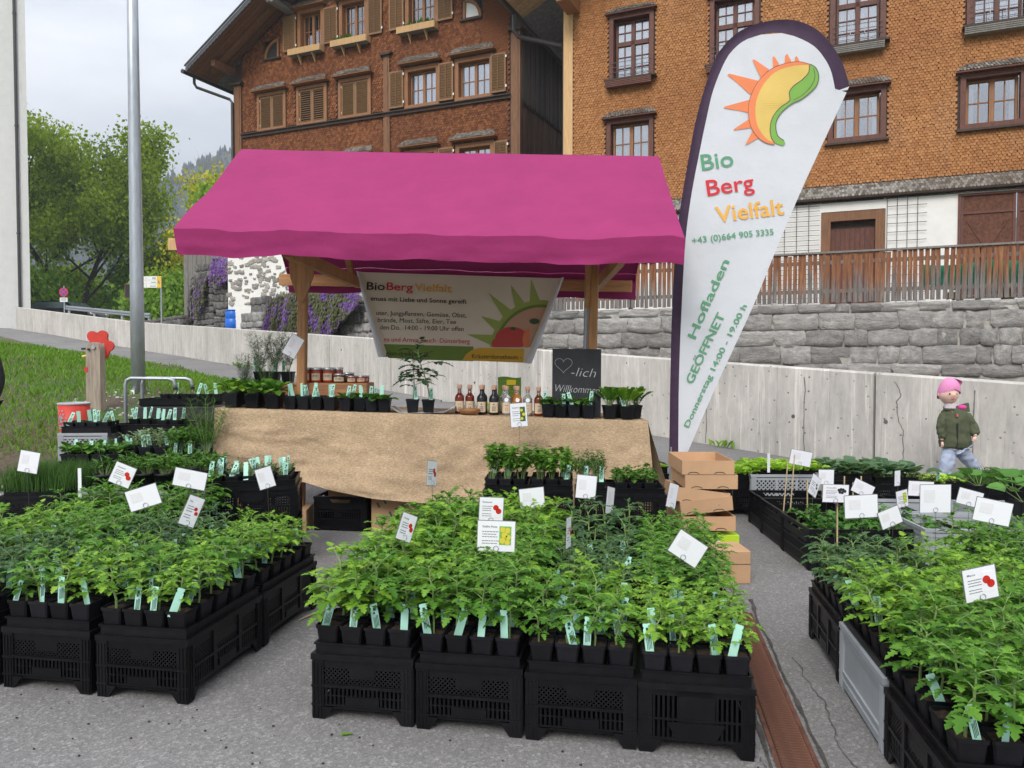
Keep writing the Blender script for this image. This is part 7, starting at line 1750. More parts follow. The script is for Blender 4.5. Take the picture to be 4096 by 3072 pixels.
# bottles
def bottle(lab,px,Y,kind,grp):
    x,y,z=on_table(px,Y); t_=thing('bottle',lab,'bottle',(x,y,z),0,grp); r=.037
    m=MB(); m.lathe([(r*.92,0),(r,.006),(r,.125),(r*.90,.140),(r*.5,.158),(.0145,.168),(.0145,.196)],20); m.build('glass_body',{'amber':'bottle_amber','black':'bottle_black','clear':'clear_glass','gold':'bottle_gold'}[kind],t_,True)
    if kind in('amber','gold','clear'): m=MB(); m.lathe([(.0150,.160),(.0153,.170),(.0153,.195)],16,cap=False); m.build('neck','clear_glass',t_,True)
    if kind=='clear': m=MB(); m.lathe([(r*.86,.004),(r*.93,.01),(r*.93,.118),(r*.8,.130)],18); m.build('content','glass',t_,True)
    m=MB(); m.lathe([(.0175,.195),(.0185,.197),(.0185,.225),(.0175,.228)],16); m.build('stopper','cork',t_,True)
    m=MB(); n=8; vs=[]
    for i in range(n+1):
        a=R(-90-58+116*i/n); vs+=[((r+.001)*math.cos(a),(r+.001)*math.sin(a),.018),((r+.001)*math.cos(a),(r+.001)*math.sin(a),.098)]
    m.add(vs,[(2*i,2*i+2,2*i+3,2*i+1) for i in range(n)]); lb=m.build('label','paper_label',t_,True)
    m=MB()
    if kind=='black':
        for a in range(3):
            for b_ in range(3): m.box(-.013+a*.010,-.007+a*.010,-r-.0035,-r-.0015,.028+b_*.014,.037+b_*.014)
        m.box(-.006,.006,-r-.0035,-r-.0015,.076,.086)
    elif kind=='amber': m.prism([(-.010,.030),(-.002,.030),(-.005,.058),(-.007,.058)],-r-.0035,-r-.0015); m.box(.003,.010,-r-.0035,-r-.0015,.030,.056); m.box(-.012,.012,-r-.0035,-r-.0015,.074,.077)
    else: m.tube([(.010*math.cos(a),-r-.002,.044+.012*math.sin(a)) for a in [i*.63 for i in range(11)]],.0012,4); m.box(-.012,.012,-r-.0035,-r-.0015,.076,.079)
    m.build('label_print','print_grey',lb)
    if kind in('clear','gold'):
        m=MB(); m.M=T(0,-r*.98,.120)@RX(R(78)); m.lathe([(.001,.0),(.016,.0),(.016,.0015)],18); m.M=I4; m.build('round_seal','card_white',t_)
bottle('amber bottle, leftmost on the table',1838,6.10,'amber','bottles on the table'); bottle('amber bottle, second from left',1879,6.13,'amber','bottles on the table')
bottle('black bottle left of its twin',1926,6.08,'black','bottles on the table'); bottle('black bottle right of its twin',1975,6.07,'black','bottles on the table'); bottle('black bottle behind the left black bottle',1931,6.2,'black','bottles on the table'); bottle('black bottle behind the right black bottle',1980,6.2,'black','bottles on the table')
bottle('clear bottle beside the black pair',2026,6.08,'clear','bottles on the table'); bottle('golden bottle behind the daisy card',2070,6.07,'gold','bottles on the table'); bottle('clear bottle right of the daisy card',2111,6.10,'clear','bottles on the table'); bottle('clear bottle in the rear row',2018,6.22,'clear','bottles on the table'); bottle('golden bottle in the rear row',2063,6.22,'gold','bottles on the table'); bottle('dark amber bottle left of the basil pots',2155,6.10,'amber','bottles on the table')
bw=thing('wooden_bowl','small olive-wood bowl in front of the bottles','bowl',on_table(1878,5.99)); m=MB(); m.M=Matrix.Diagonal((1.35,.9,1,1)); m.lathe([(.035,0),(.055,.012),(.061,.034),(.060,.045),(.054,.046),(.050,.030),(.03,.012)],24); m.M=I4; m.build('body','olive_wood',bw,True)
gbk=thing('green_gift_bag','woven green board with yellow label behind the bottles','board',(TX(2038,6.5),6.5,tz(-.05)+.006)); m=MB(); m.grid(lambda u,v:(-.098+.196*u,-.012*math.sin(u*3.1)+.003*math.sin(v*40)*math.sin(u*40),.0+.29*v+.006*math.sin(u*6)*v),16,20); m.grid(lambda u,v:(-.098+.196*u,.012*math.sin(u*3.1)+.004,.0+.29*v+.006*math.sin(u*6)*v),8,8); m.build('panel','bag_green',gbk,True)
m=MB(); m.box(-.025,.055,-.0185,-.0165,.225,.268); m.build('label','label_yellow',gbk); m=MB(); m.box(.0,.03,-.0185,-.0165,.06,.085); m.build('label','label_yellow',gbk)
# chalkboard
cb=thing('chalkboard','black chalkboard with welcome writing on the table','chalkboard',(TX(2305,6.09),6.07,tz(.5)+.006),rot=(R(-3),R(.6),0)); wB,hB=.193,.54
m=MB(); m.box(-wB,wB,0,.012,0,hB); bd=m.build('board','chalkboard',cb)
def chalk_text(txt,p0,p1,cap,sh=.25): vs,fs=text2d(txt,p0,p1,cap,-.018,sh); m=MB(); m.add([(x,-.0015,z) for x,z in vs],fs); m.build('chalk_writing','chalk',bd)
hp=[]
for i in range(33):
    t=2*math.pi*i/32; hp.append((-.105+.0043*(16*math.sin(t)**3),-.0015,.415+.0040*(13*math.cos(t)-5*math.cos(2*t)-2*math.cos(3*t)-math.cos(4*t))))
m=MB(); m.tube(hp,.0013,4); m.build('chalk_heart','chalk',bd)
chalk_text('-lich',(-.045,.325),(.150,.315),.075); chalk_text('Willkommen',(-.170,.200),(.180,.185),.062)
# ------------------------------------------------------------------ drain channel with rusty grate
dr=thing('drain_grate','rusty slotted drain grate set in the asphalt right of the middle crates','drain')
for a,b_ in ((.462,.478),(.595,.611)):
    m=MB(); vs=[]
    for v in np.arange(1.6,4.6,.3):
        for u in (a,b_): x,y=uv(u,v); vs.append((x,y,GH(x,y)+.010))
    m.add(vs,[(2*i,2*i+1,2*i+3,2*i+2) for i in range(len(vs)//2-1)]); m.build('frame_rail','rust',dr)
m=MB(); vs=[]
for v in np.arange(1.6,4.6,.3):
    for u in (.478,.595): x,y=uv(u,v); vs.append((x,y,GH(x,y)+.004))
m.add(vs,[(2*i,2*i+1,2*i+3,2*i+2) for i in range(len(vs)//2-1)]); m.build('channel','tar',dr)
sm=MB(); sm.bev(-.056,.056,-.0065,.0065,0,.010,.003); SLT=sm.mesh('grate_bar','rust'); v=2.2
while v<4.3: x,y=uv(.5365,v); link('grate_bar',SLT,dr,(x,y,GH(x,y)+.005),(0,0,-YA)); v+=.0195
for a,sd in ((.445,-1),(.632,1)):   # ragged joint beside the channel
    m=MB(); vs=[]; 
    for v in np.arange(1.6,4.6,.03):
        w=.004+.016*abs(fractal(v*4,sd,0,4)); c=a+.014*fractal(v*3,sd*2,1,3)
        for u in (c-w,c+w): x,y=uv(u,float(v)); vs.append((x,y,GH(x,y)+.006))
    m.add(vs,[(2*i,2*i+1,2*i+3,2*i+2) for i in range(len(vs)//2-1)]); m.build('joint','joint_dirt',dr)
ck=MB()
def crack(P,w):
    vs=[]
    for i in range(len(P)-1):
        for k in range(12):
            f=k/12; x=P[i][0]+(P[i+1][0]-P[i][0])*f; y=P[i][1]+(P[i+1][1]-P[i][1])*f; n=.03*fractal(x*9,y*9,2,4); ww=w*(.4+1.2*abs(fractal(x*20,y*20,5,3)))
            vs+=[(x+n-ww,y,GH(x,y)+.006),(x+n+ww,y,GH(x,y)+.006)]
    ck.add(vs,[(2*i,2*i+1,2*i+3,2*i+2) for i in range(len(vs)//2-1)])
crack([uv(.70,3.7),uv(.74,3.2),uv(.71,2.9),uv(.78,2.5),uv(.74,2.0)],.002); crack([uv(.42,2.72),uv(.44,2.5),uv(.40,2.2)],.0025)
struct(ck.build('asphalt_cracks','joint_dirt'))
# litter: soil crumbs, a leaf, a twig
m=MB(); r=random.Random(12)
for i in range(150): x,y=uv(r.uniform(-2.6,.7),r.uniform(1.75,2.72)); pebble(m,x,y,GH(x,y)+.003,r.uniform(.002,.006))
stuff(m.build('soil_crumbs','soil'),'dark soil crumbs scattered on the asphalt in front','crumbs')
m=MB(); a=at(1385,2964,2.72); leaflet(m,Vector((a[0]-.02,2.72,GH(a[0],2.72)+.006)),Vector((1,.1,0)),Vector((0,0,1)),.045,.9,LOB,.15,0); tag(m.build('fallen_leaf','leaf_tomato_pale'),'small fallen leaf on the asphalt below the middle crates','leaf')
m=MB(); a,b_=at(1195,2490,3.9),at(1305,2452,4.05); m.tube([(a[0],a[1],GH(a[0],a[1])+.006),((a[0]+b_[0])/2,(a[1]+b_[1])/2+.02,GH(a[0],a[1])+.008),(b_[0],b_[1],GH(b_[0],b_[1])+.008)],[.003,.006,.004],6); tag(m.build('twig','stick'),'dry twig lying between the left and middle crates','twig')
# ------------------------------------------------------------------ variety cards on wire stakes
def card(label,px,py,Y,wP,hP,roll,yaw,kind,stake=.25,title=None,pic=None,lean=0):
    """laminated card on a wire; kind: 'print' faces the camera, 'back' shows its blank side"""
    x,y,z=at(px,py,Y); k=Y/3078.; w=wP*k/max(.25,math.cos(R(yaw))); h=hP*k
    t_=thing('variety_card',label,'sign card',(x,y,z),0,'variety cards on wire stakes',rot=(0,0,0))
    Rm=RZ(R(yaw))@RX(R(lean))@RY(R(-roll))
    def mk(name,m,mt,parent): m.v=[tuple(Rm@Vector(p)) for p in m.v]; return m.build(name,mt,parent)
    m=MB(); m.box(-w/2-.003,w/2+.003,.0004,.0016,-h/2-.003,h/2+.003); mk('laminate',m,'print_grey',t_)
    m=MB(); m.box(-w/2,w/2,-.0006,.0003,-h/2,h/2); cd=mk('card',m,'card_white',t_)
    if kind=='back':
        m=MB(); m.box(-w*.38,-w*.02,-.0014,-.0008,-h*.12,h*.32); mk('ghost_picture',m,'card_ghost',cd)
    if kind=='print':
        if title:
            vs,fs=text2d(title,(-w*.38,h*.29),(-w*.38+min(.40,.05*len(title))*w,h*.29),h*.065,.01); m=MB(); m.add([(a,-.0016,b_) for a,b_ in vs],fs); mk('lettering',m,'print_grey',cd)
        m=MB(); r=random.Random(int(px))
        for q in range(5):
            zz=h*(.14-.085*q)-(h*.05 if q>2 else 0); xx=-w*.38
            while xx<(-.02+.06*r.random())*w: l=w*r.uniform(.03,.09); m.box(xx,xx+l,-.0014,-.0008,zz,zz+h*.022); xx+=l+w*.012
        mk('text_lines',m,'print_grey',cd)
        pc=pic or 'tomato'
        m=MB(); m.box(w*.08,w*.40,-.0014,-.0008,-h*.28,h*.34); mk('picture_ground',m,{'tomato':'card_white','lemon':'logo_green','egg_black':'card_white','pepper_green':'card_ghost','daisy':'pepper_green'}[pc],cd)
        fr={'tomato':[(.19,.10,.12),(.31,-.04,.12)],'lemon':[(.17,.22,.07),(.30,.20,.075),(.22,.04,.08),(.32,-.03,.07),(.17,-.14,.08),(.30,-.2,.07)],'egg_black':[(.12,.2,.06),(.2,.24,.06),(.28,.22,.06),(.35,.14,.06),(.16,.08,.06),(.25,.06,.06)],'pepper_green':[(.2,.1,.09),(.28,-.05,.09)],'daisy':[(.18,.2,.09),(.30,.02,.10),(.18,-.16,.09)]}[pc]
        for (a,b_,rr) in fr:
            m=MB(); m.prism([(a*w+rr*w*math.cos(i*.524),b_*h+rr*w*math.sin(i*.524)) for i in range(12)],-.0022,-.0015); mk('picture',m,'lemon' if pc in('lemon','daisy') else pc,cd)
    # wire: ring clip below the middle, shaft down into the pot
    cl=Rm@Vector((0,-.004,-h*.40)); rr=.011*(Y/3.3)**.5
    m=MB(); m.tube([(cl.x+rr*math.sin(a),cl.y,cl.z+rr*math.cos(a)) for a in [2*math.pi*i/14 for i in range(15)]],.0011,4); m.tube([(cl.x,cl.y,cl.z-rr),(cl.x+.004,cl.y+.006,cl.z-rr-stake*.5),(cl.x,cl.y+.012,cl.z-rr-stake)],.0014,4); m.build('wire_stake','wire',t_)
card('white card with yellow tomatoes in the middle block',1985,2145,3.2,150,122,-2,0,'print',.26,'Gelbe Rosa','lemon')
card('white card with red tomatoes just behind the yellow tomato card',1965,2040,3.75,95,100,-3,5,'print',.3,'Fleischtomate','tomato')
card('tilted card with red tomatoes left in the middle block',1627,2110,3.05,52,106,-24,50,'print',.3,'Ornella','tomato')
card('narrow edge-on card in front of the sacking',1728,1893,4.3,28,98,-10,72,'print',.3,None,'tomato')
card('blank card back leaning right before the black crates',2128,1993,4.15,98,80,5,8,'back',.28)
card('blank upright card back before the right crate pile',2345,1948,4.5,78,92,-5,-5,'back',.32)
card('narrow blank card seen almost edge-on before the crates',2441,2002,4.4,38,105,-14,62,'back',.3)
card('blank card beside the cardboard tray stack',2690,1983,4.55,46,95,-18,45,'back',.35)
card('edge-on card on a long wire in the third column',2275,2130,3.3,24,120,-6,74,'print',.4,None,'tomato')
card('large blank tilted card at the right of the middle block',2752,2195,3.3,136,98,-34,10,'back',.28)
card('tilted card with red currant tomatoes over the parsley',490,1900,4.2,80,84,-24,8,'print',.3,'Gartenperle','tomato')
card('wide blank card over the grey crates',760,1916,4.3,126,70,-12,4,'back',.3)
card('wide blank card tilted left over the left block',573,1990,3.55,122,82,17,6,'back',.3)
card('diamond-tilted card with red tomatoes in the left block',767,2045,3.4,44,118,-26,48,'print',.32,'Roma','tomato')
card('small blank card before the thyme tray',1061,1912,4.35,58,82,15,20,'back',.32)
card('blank white card at the far left edge by the gravel',115,1848,4.6,74,84,-11,5,'back',.35)
card('blank diamond card in front of the left stall post',1173,1385,5.95,46,86,-30,30,'back',.32)
card('card with white daisies hanging in front of the bottles',2075,1660,5.6,66,94,4,8,'print',.35,'Chrysantheme','daisy')
card('card with two red tomatoes in the right block',3922,2335,2.62,140,132,10,6,'print',.2,'Macca','tomato')
card('large blank card, leftmost over the right block',3445,2026,3.9,132,90,3,0,'back',.32)
card('blank card tilted left below the large blank cards',3561,2070,3.9,90,70,20,8,'back',.3)
card('big square blank card above the right block',3742,1995,4.1,126,112,0,3,'back',.4)
card('large blank card at the right edge tilted right',3972,2047,3.6,155,92,-12,4,'back',.35)
card('blank card tilted right behind the grey bins',3880,1992,4.4,104,62,-15,4,'back',.3)
card('blank card behind the big square card',3684,1955,4.7,102,58,-3,2,'back',.3)
card('narrow card with yellow fruit between the blank cards',3609,1995,4.5,54,66,8,20,'print',.32,None,'lemon')
card('card with black tomatillos over the slotted crates',3343,1974,4.9,105,70,-2,3,'print',.3,'Tomatillo','egg_black')
card('diamond-tilted card with green peppers over the slotted crates',3258,1943,5.2,50,80,-30,35,'print',.3,None,'pepper_green')
card('small blank card behind the tomatillo card',3305,1908,6.0,62,58,-1,3,'back',.3)
card('blank card leaning steeply right over the slotted crates',3452,1955,5.2,92,52,-25,10,'back',.3)
card('grey narrow card before the kohlrabi tray',3590,1913,5.8,30,60,0,30,'back',.35)
card('blank card standing among the bright lettuce',3203,1832,6.6,88,58,-11,5,'back',.25)
m=MB(); a=at(3075,1845,6.78); m.box(a[0]-.012,a[0]+.012,a[1],a[1]+.002,a[2]-.10,a[2]+.07); tag(m.build('plant_label','card_white'),'plain white stick label in the left lettuce tray','plant label')
m=MB(); a=at(318,1907,4.5); m.box(a[0]-.010,a[0]+.010,a[1],a[1]+.002,a[2]-.12,a[2]+.05); tag(m.build('plant_label','card_white'),'plain white stick label standing in the chives','plant label')
# ------------------------------------------------------------------ people
def skinned(name,joints,edges,mt,parent=None,sub=2,loc=None):
    me=bpy.data.meshes.new(name); ks=list(joints); me.from_pydata([joints[k][0] for k in ks],[],[]) if False else me.from_pydata([joints[k][0] for k in ks],[(ks.index(a),ks.index(b_)) for a,b_ in edges],[])
    ob=bpy.data.objects.new(name,me); COL.objects.link(ob); ob.modifiers.new('skin','SKIN'); sv=me.skin_vertices[0].data
    for i,k in enumerate(ks):
        r_=joints[k][1]; sv[i].radius=r_ if isinstance(r_,tuple) else (r_,r_)
    sv[0].use_root=True
    ob.modifiers['skin'].use_smooth_shade=True; sb_=ob.modifiers.new('sub','SUBSURF'); sb_.levels=sub; sb_.render_levels=sub
    dg=bpy.context.evaluated_depsgraph_get(); nm=bpy.data.meshes.new_from_object(ob.evaluated_get(dg)); nm.name=name
    bpy.data.objects.remove(ob); bpy.data.meshes.remove(me); nm.materials.clear(); nm.materials.append(MATS[mt]); nm.polygons.foreach_set('use_smooth',[True]*len(nm.polygons))
    return link(name,nm,parent,loc)
def hand(m,wrist,d,side,s=1.,curl=.9):
    """palm and five bent fingers added to a mesh; d = pointing direction"""
    d=Vector(d).normalized(); sd=d.cross(Vector((0,0,1))) if abs(d.z)<.9 else Vector((1,0,0)); sd=sd.normalized()*side; nr=d.cross(sd).normalized(); w=Vector(wrist)
    m.tube([w-d*.01*s,w+d*.02*s,w+d*.05*s,w+d*.06*s],[.016*s,.022*s,.024*s,.016*s],8)
    for i in range(4):
        b0=w+d*.055*s+sd*((i-1.5)*.0125*s); L_=(.030,.036,.033,.025)[i]*s; p1=b0+d*L_*.5+nr*L_*.15; p2=p1+(d*(1-curl*.6)+nr*curl).normalized()*L_*.45; p3=p2+(d*(.2-curl*.6)+nr).normalized()*L_*.35
        m.tube([b0,p1,p2,p3],[.0068*s,.0066*s,.0058*s,.0045*s],6)
    b0=w+d*.02*s+sd*(-.020*s); m.tube([b0,b0+(d*.7-sd*.7).normalized()*.022*s+nr*.006*s,b0+(d*1.-sd*.3).normalized()*.042*s+nr*.014*s],[.009*s,.0078*s,.006*s],6)
def add_from(o,m):
    """join extra geometry of builder m into the mesh of object o"""
    bm=bmesh.new(); bm.from_mesh(o.data); base=[bm.verts.new(p) for p in m.v]
    for f in m.f:
        try: bm.faces.new([base[i] for i in f])
        except ValueError: pass
    bm.to_mesh(o.data); bm.free(); o.data.polygons.foreach_set('use_smooth',[True]*len(o.data.polygons))
def wrinkle(o,amp,fq,seed=0):
    me=o.data
    for v in me.vertices:
        p=v.co; d=fractal(p.x*fq+seed,p.y*fq,p.z*fq*.7,3)*amp; v.co=p+v.normal*d
    me.update()
# --- toddler walking along the concrete wall
ck_=thing('person','toddler in pink hat, olive jacket and pale blue trousers walking left','person',(4.64,8.05,GH(4.64,8.05)))
zb=GH(4.64,8.05)
def Z(py): return at(3810,py,8.05)[2]-zb
def Xc(px): return at(px,1700,8.05)[0]-4.64
hx,hzc=Xc(3789),Z(1575)
body=skinned('body',{'pel':((0,0,Z(1780)),(.06,.05)),'chest':((.0,0,Z(1675)),(.075,.055)),'neck':((hx*.6,-.01,Z(1622)),.045),'head':((hx,-.02,Z(1600)),.06),
  'shl':((-.085,0,Z(1664)),.026),'ell':((-.150,-.012,Z(1712)),.026),'wrl':((-.145,-.03,Z(1762)),.024),'shr':((.085,0,Z(1664)),.026),'elr':((.176,-.04,Z(1712)),.028),'wrr':((.162,-.098,Z(1743)),.024),
  'hipl':((-.05,0,Z(1800)),.045),'knl':((-.10,-.05,Z(1860)),.048),'anl':((-.15,.0,.07),.035),'hipr':((.06,0,Z(1800)),.045),'knr':((.175,.02,Z(1848)),.045),'anr':((.345,.09,.13),.033)},
  [('pel','chest'),('chest','neck'),('neck','head'),('chest','shl'),('shl','ell'),('ell','wrl'),('chest','shr'),('shr','elr'),('elr','wrr'),('pel','hipl'),('hipl','knl'),('knl','anl'),('pel','hipr'),('hipr','knr'),('knr','anr')],'skin',ck_)
ex=MB()
def head_pt(u,v):   # head turned a little to the camera's left, chin small, cheeks full
    a=2*math.pi*u; b_=math.pi*(v-.5); r=.104
    x=r*.92*math.cos(b_)*math.cos(a); y=r*1.0*math.cos(b_)*math.sin(a); z=r*1.10*math.sin(b_)
    if z<0: k=1-.22*(-z/(r*1.1))**1.5; x*=k; y*=k*.98
    if y<-.02 and z<.02: 
        x*=1+.07*math.exp(-((z+.035)/.03)**2)
    nose=math.exp(-((x+.0)/.012)**2-((z+.012)/.014)**2)*(.016 if y<0 else 0); y-=nose
    return (hx-.005+x,-.02+y,hzc+z)
ex.grid(head_pt,40,26)
for s_,w_,d_ in ((-1,(-.145,-.035,Z(1768)),(.05,-.1,-1)),(1,(.158,-.105,Z(1745)),(-.75,-.15,-.65))): hand(ex,w_,d_,s_,.62)
for s_ in (-1,1): ex.M=T(hx-.005+s_*.094,-.01,hzc-.01)@Matrix.Diagonal((.4,.8,1,1)); ex.lathe([(.002,-.02),(.016,-.012),(.02,.0),(.016,.014),(.002,.02)],8,cap=False); ex.M=I4
add_from(body,ex)
for s_ in (-1,1):
    m=MB(); m.M=T(hx-.008+s_*.036,-.112,hzc+.004)@Matrix.Diagonal((1.25,.5,.75,1)); m.lathe([(.001,-.012),(.008,-.009),(.0115,0),(.008,.009),(.001,.012)],10,cap=False); m.M=I4; e_=m.build('eye','eye_white',body,True)
    m=MB(); m.M=T(hx-.010+s_*.035,-.1165,hzc+.004)@RX(R(90)); m.lathe([(.001,0),(.0098,0),(.0075,.003)],10); m.M=I4; m.build('iris','eye_dark',e_)
    m=MB(); m.tube([(hx-.008+s_*.036-.016,-.108,hzc+.018),(hx-.008+s_*.036,-.114,hzc+.0235),(hx-.008+s_*.036+.016,-.108,hzc+.018)],.0022,4); m.build('eyebrow','stick',body)
m=MB(); m.M=T(hx-.007,-.106,hzc-.046)@Matrix.Diagonal((1.5,.7,.55,1)); m.lathe([(.001,-.014),(.010,-.009),(.0135,0),(.010,.009),(.001,.014)],12,cap=False); m.M=I4; m.build('mouth','lips',body,True)
# knitted hat with a peak falling to the right
hat=MB()
def hat_pt(u,v):
    a=2*math.pi*u; b_=-.10+v*1.67; r=.113; x=r*.95*math.cos(b_)*math.cos(a); y=r*1.03*math.cos(b_)*math.sin(a); z=r*1.12*math.sin(b_)
    low=.055*max(0,math.sin(a))*(1-v)+.025*abs(math.cos(a))*(1-v)**2-.014*max(0,-math.sin(a))*(1-v)
    tip=math.exp(-((a-.25)/.55)**2)*math.exp(-((v-.55)/.22)**2)*.075 if a<3.1 else 0
    return (hx+.004+x+tip,-.012+y,hzc+.043+z-low*1.5+tip*.05)
hat.grid(hat_pt,44,16); ho=hat.build('hat','hat_pink',ck_,True)
m=MB(); 
for i,(dx,dz,rr) in enumerate(((-.045,.108,.016),(-.02,.118,.014),(-.005,.104,.012),(-.03,.096,.012))): 
    m.M=T(hx+dx,-.112+abs(dx+.02)*.2+(.1-dz)*-.28+.022,hzc+dz)@RX(R(62)); m.lathe([(.001,.004),(rr,.0)],12,cap=False); m.M=I4
m.build('hat_motif','hat_print',ho)
def loft2(R_):
    out=[]
    for a,b_ in zip(R_,R_[1:]):
        for k in range(4): out.append(tuple(a[i]+(b_[i]-a[i])*k/4 for i in range(5)))
    m=loft(out+[R_[-1]],64)
    m.v=[(x+.010*fractal(x*18,y*18,z*13,3),y+.012*fractal(x*18+5,y*18,z*13,3),z+.004*fractal(x*14,y*14,9,2)) for x,y,z in m.v]; return m
def loft(rings,n=28):
    m=MB(); m.grid(lambda u,v:(lambda q:(q[1]+q[2]*math.cos(2*math.pi*u)*(1+.02*math.sin(6*math.pi*u)),q[4]+q[3]*math.sin(2*math.pi*u),q[0]))(rings[round(v*(len(rings)-1))]),n,len(rings)-1); return m
jm=loft2([(Z(1790),.015,.135,.095,0),(Z(1788),.015,.158,.115,0),(Z(1765),.012,.160,.116,0),(Z(1735),.008,.152,.112,0),(Z(1705),.004,.148,.108,0),(Z(1680),0,.144,.104,0),(Z(1662),0,.135,.095,0),(Z(1648),hx*.15,.112,.082,0),(Z(1638),hx*.3,.080,.068,0),(Z(1630),hx*.45,.060,.058,0)])
jk=jm.build('jacket','jacket_green',ck_,True)
for js in ({'a':((-.085,0,Z(1656)),.060),'b':((-.130,-.005,Z(1676)),.056),'c':((-.150,-.015,Z(1712)),.050),'d':((-.140,-.035,Z(1758)),.044)},{'a':((.085,0,Z(1656)),.062),'b':((.140,-.005,Z(1676)),.060),'c':((.178,-.04,Z(1712)),.056),'d':((.165,-.095,Z(1742)),.048)}):
    wrinkle(skinned('sleeve',js,[('a','b'),('b','c'),('c','d')],'jacket_green',jk,3),.012,26)
m=MB(); zt_=Z(1640)
m.grid(lambda u,v:(.09+.085*math.cos(math.pi*(u*1.1-.25)),.035-.055*math.sin(math.pi*(u*1.1-.25))+.02*v,zt_-.02+.075*v-.02*math.cos(u*6)*v),18,6); m.build('hood','jacket_green',jk,True)
m=MB(); m.M=T(.080,.01,zt_+.03)@Matrix.Diagonal((1.2,.8,.8,1)); m.lathe([(.002,-.04),(.035,-.02),(.04,0),(.03,.02),(.002,.035)],12,cap=False); m.M=I4; m.build('hood_lining','lining_pink',jk,True)
m=MB(); m.grid(lambda u,v:(hx*.7+.066*math.cos(2*math.pi*u),-.008+.060*math.sin(2*math.pi*u),Z(1645)+.045*v+.012*math.cos(2*math.pi*u+2.4)),20,3); m.build('collar','jacket_green',jk,True)
m=MB(); m.box(hx*.45-.004,hx*.45+.004,-.121,-.100,Z(1786),Z(1690)); m.build('zip','tar',jk); m=MB(); m.box(hx*.45-.007,hx*.45+.007,-.112,-.09,Z(1664),Z(1652)); m.build('zip_pull','lips',jk)
m=MB(); m.grid(lambda u,v:(hx*.8+.058*math.cos(2*math.pi*u),-.02+.054*math.sin(2*math.pi*u),Z(1632)+.05*v),18,3); m.build('scarf','scarf',ck_,True)
skinned('trousers',{'pel':((0,0,Z(1762)),(.115,.092)),'hipl':((-.052,0,Z(1800)),.078),'knl':((-.105,-.055,Z(1862)),.068),'anl':((-.155,.0,.085),.055),'hipr':((.065,0,Z(1800)),.078),'knr':((.18,.015,Z(1848)),.066),'anr':((.345,.085,.150),.050)},
  [('pel','hipl'),('hipl','knl'),('knl','anl'),('pel','hipr'),('hipr','knr'),('knr','anr')],'jeans_blue',ck_,3)
wrinkle(ck_.children[-1],.014,22,3)
for x,y,z,rz_,px_ in ((-.165,-.02,.0,0,.0),(.385,.10,.06,0,.6)):
    m=MB(); m.M=T(x,y,z)@RZ(R(0))@RY(px_); m.grid(lambda u,v:(-.045+.0*v+(.085-.02)*math.cos(2*math.pi*u)*(1-.35*v)*1.0,.036*math.sin(2*math.pi*u)*(1-.2*v),.065*v),18,4); m.M=I4; m.build('shoe','shoe',ck_,True)
# --- adult in black at the left edge
ad=thing('person','adult in black clothes half cut off by the left photo edge','person',(-4.37,6.15,GH(-4.37,6.15)))
bod=skinned('body',{'pel':((0,0,.92),(.15,.11)),'chest':((0,0,1.25),(.15,.11)),'neck':((0,0,1.42),.055),'head':((0,-.01,1.52),.08),'shr':((.17,0,1.36),.06),'elr':((.27,-.05,1.10),.045),'wrr':((.29,-.14,.93),.030),'shl':((-.17,0,1.36),.06),'ell':((-.25,-.06,1.1),.045),'wrl':((-.12,-.22,1.06),.03),
  'hr':((.09,0,.88),.085),'kr':((.11,-.02,.48),.06),'ar':((.12,.02,.08),.045),'hl':((-.09,0,.88),.085),'kl':((-.10,.0,.48),.06),'al':((-.11,.03,.08),.045)},
  [('pel','chest'),('chest','neck'),('neck','head'),('chest','shr'),('shr','elr'),('elr','wrr'),('chest','shl'),('shl','ell'),('ell','wrl'),('pel','hr'),('hr','kr'),('kr','ar'),('pel','hl'),('hl','kl'),('kl','al')],'skin',ad)
ex=MB(); ex.grid(lambda u,v:(.085*math.cos(math.pi*(v-.5))*math.cos(2*math.pi*u),-.01+.10*math.cos(math.pi*(v-.5))*math.sin(2*math.pi*u)-.015*math.exp(-(((u-.75))/.03)**2-((v-.46)/.06)**2),1.57+.12*math.sin(math.pi*(v-.5))),30,20)
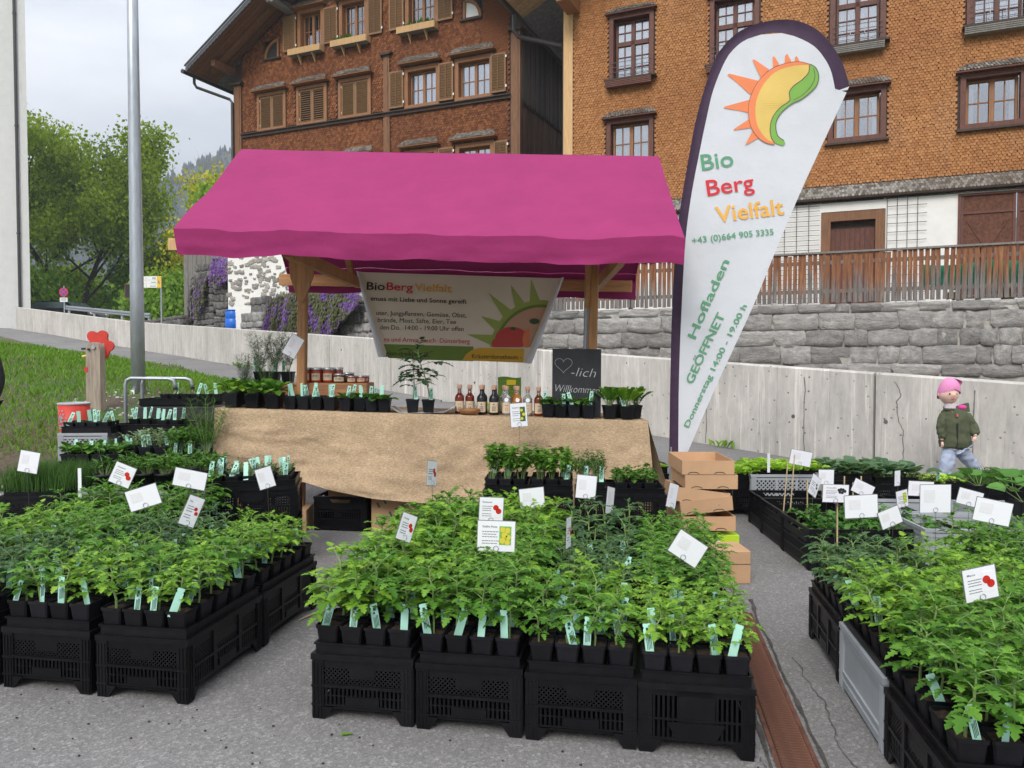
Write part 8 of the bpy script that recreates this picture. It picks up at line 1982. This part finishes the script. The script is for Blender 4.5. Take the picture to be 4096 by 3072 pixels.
hand(ex,(.292,-.15,.92),(-.15,-.35,-1),1,1.); hand(ex,(-.11,-.23,1.06),(.9,-.3,.2),1,1.)
add_from(bod,ex)
for s_ in (-1,1): m=MB(); m.M=T(s_*.032,-.10,1.58)@Matrix.Diagonal((1.2,.6,.7,1)); m.lathe([(.001,-.011),(.010,0),(.001,.011)],10,cap=False); m.M=I4; m.build('eye','eye_white',bod,True)
m=MB(); m.tube([(-.022,-.098,1.515),(0,-.104,1.512),(.022,-.098,1.515)],.006,6); m.build('mouth','lips',bod)
m=MB(); m.grid(lambda u,v:(.098*math.cos(math.pi*.5*v)*math.cos(2*math.pi*u),.012+.108*math.cos(math.pi*.5*v)*math.sin(2*math.pi*u),1.585+.125*math.sin(math.pi*.5*v)-(.09 if math.sin(2*math.pi*u)>-.3 else 0)*(1-v)),30,10); m.build('hair','bark',ad,True)
skinned('pullover',{'pel':((0,0,.90),(.185,.14)),'wst':((0,0,1.08),(.165,.13)),'chest':((0,0,1.27),(.18,.135)),'nk':((0,0,1.40),(.09,.08)),'shr':((.18,0,1.36),.08),'elr':((.285,-.05,1.10),.068),'wrr':((.295,-.13,.95),.052),'shl':((-.18,0,1.36),.08),'ell':((-.26,-.06,1.1),.066),'wrl':((-.14,-.20,1.06),.05)},
  [('pel','wst'),('wst','chest'),('chest','nk'),('chest','shr'),('shr','elr'),('elr','wrr'),('chest','shl'),('shl','ell'),('ell','wrl')],'cloth_black',ad)
skinned('trousers',{'pel':((0,0,.90),(.165,.13)),'hr':((.095,0,.84),.105),'kr':((.125,-.02,.48),.082),'ar':((.13,.02,.10),.07),'hl':((-.095,0,.84),.105),'kl':((-.11,0,.48),.08),'al':((-.12,.03,.10),.07)},[('pel','hr'),('hr','kr'),('kr','ar'),('pel','hl'),('hl','kl'),('kl','al')],'cloth_black',ad)
for x in (.13,-.12): m=MB(); m.grid(lambda u,v:(x+.045*math.cos(2*math.pi*u)*(1-.3*v),-.05+.13*math.sin(2*math.pi*u)*(1-.35*v),.085*v),18,4); m.build('shoe','shoe',ad,True)
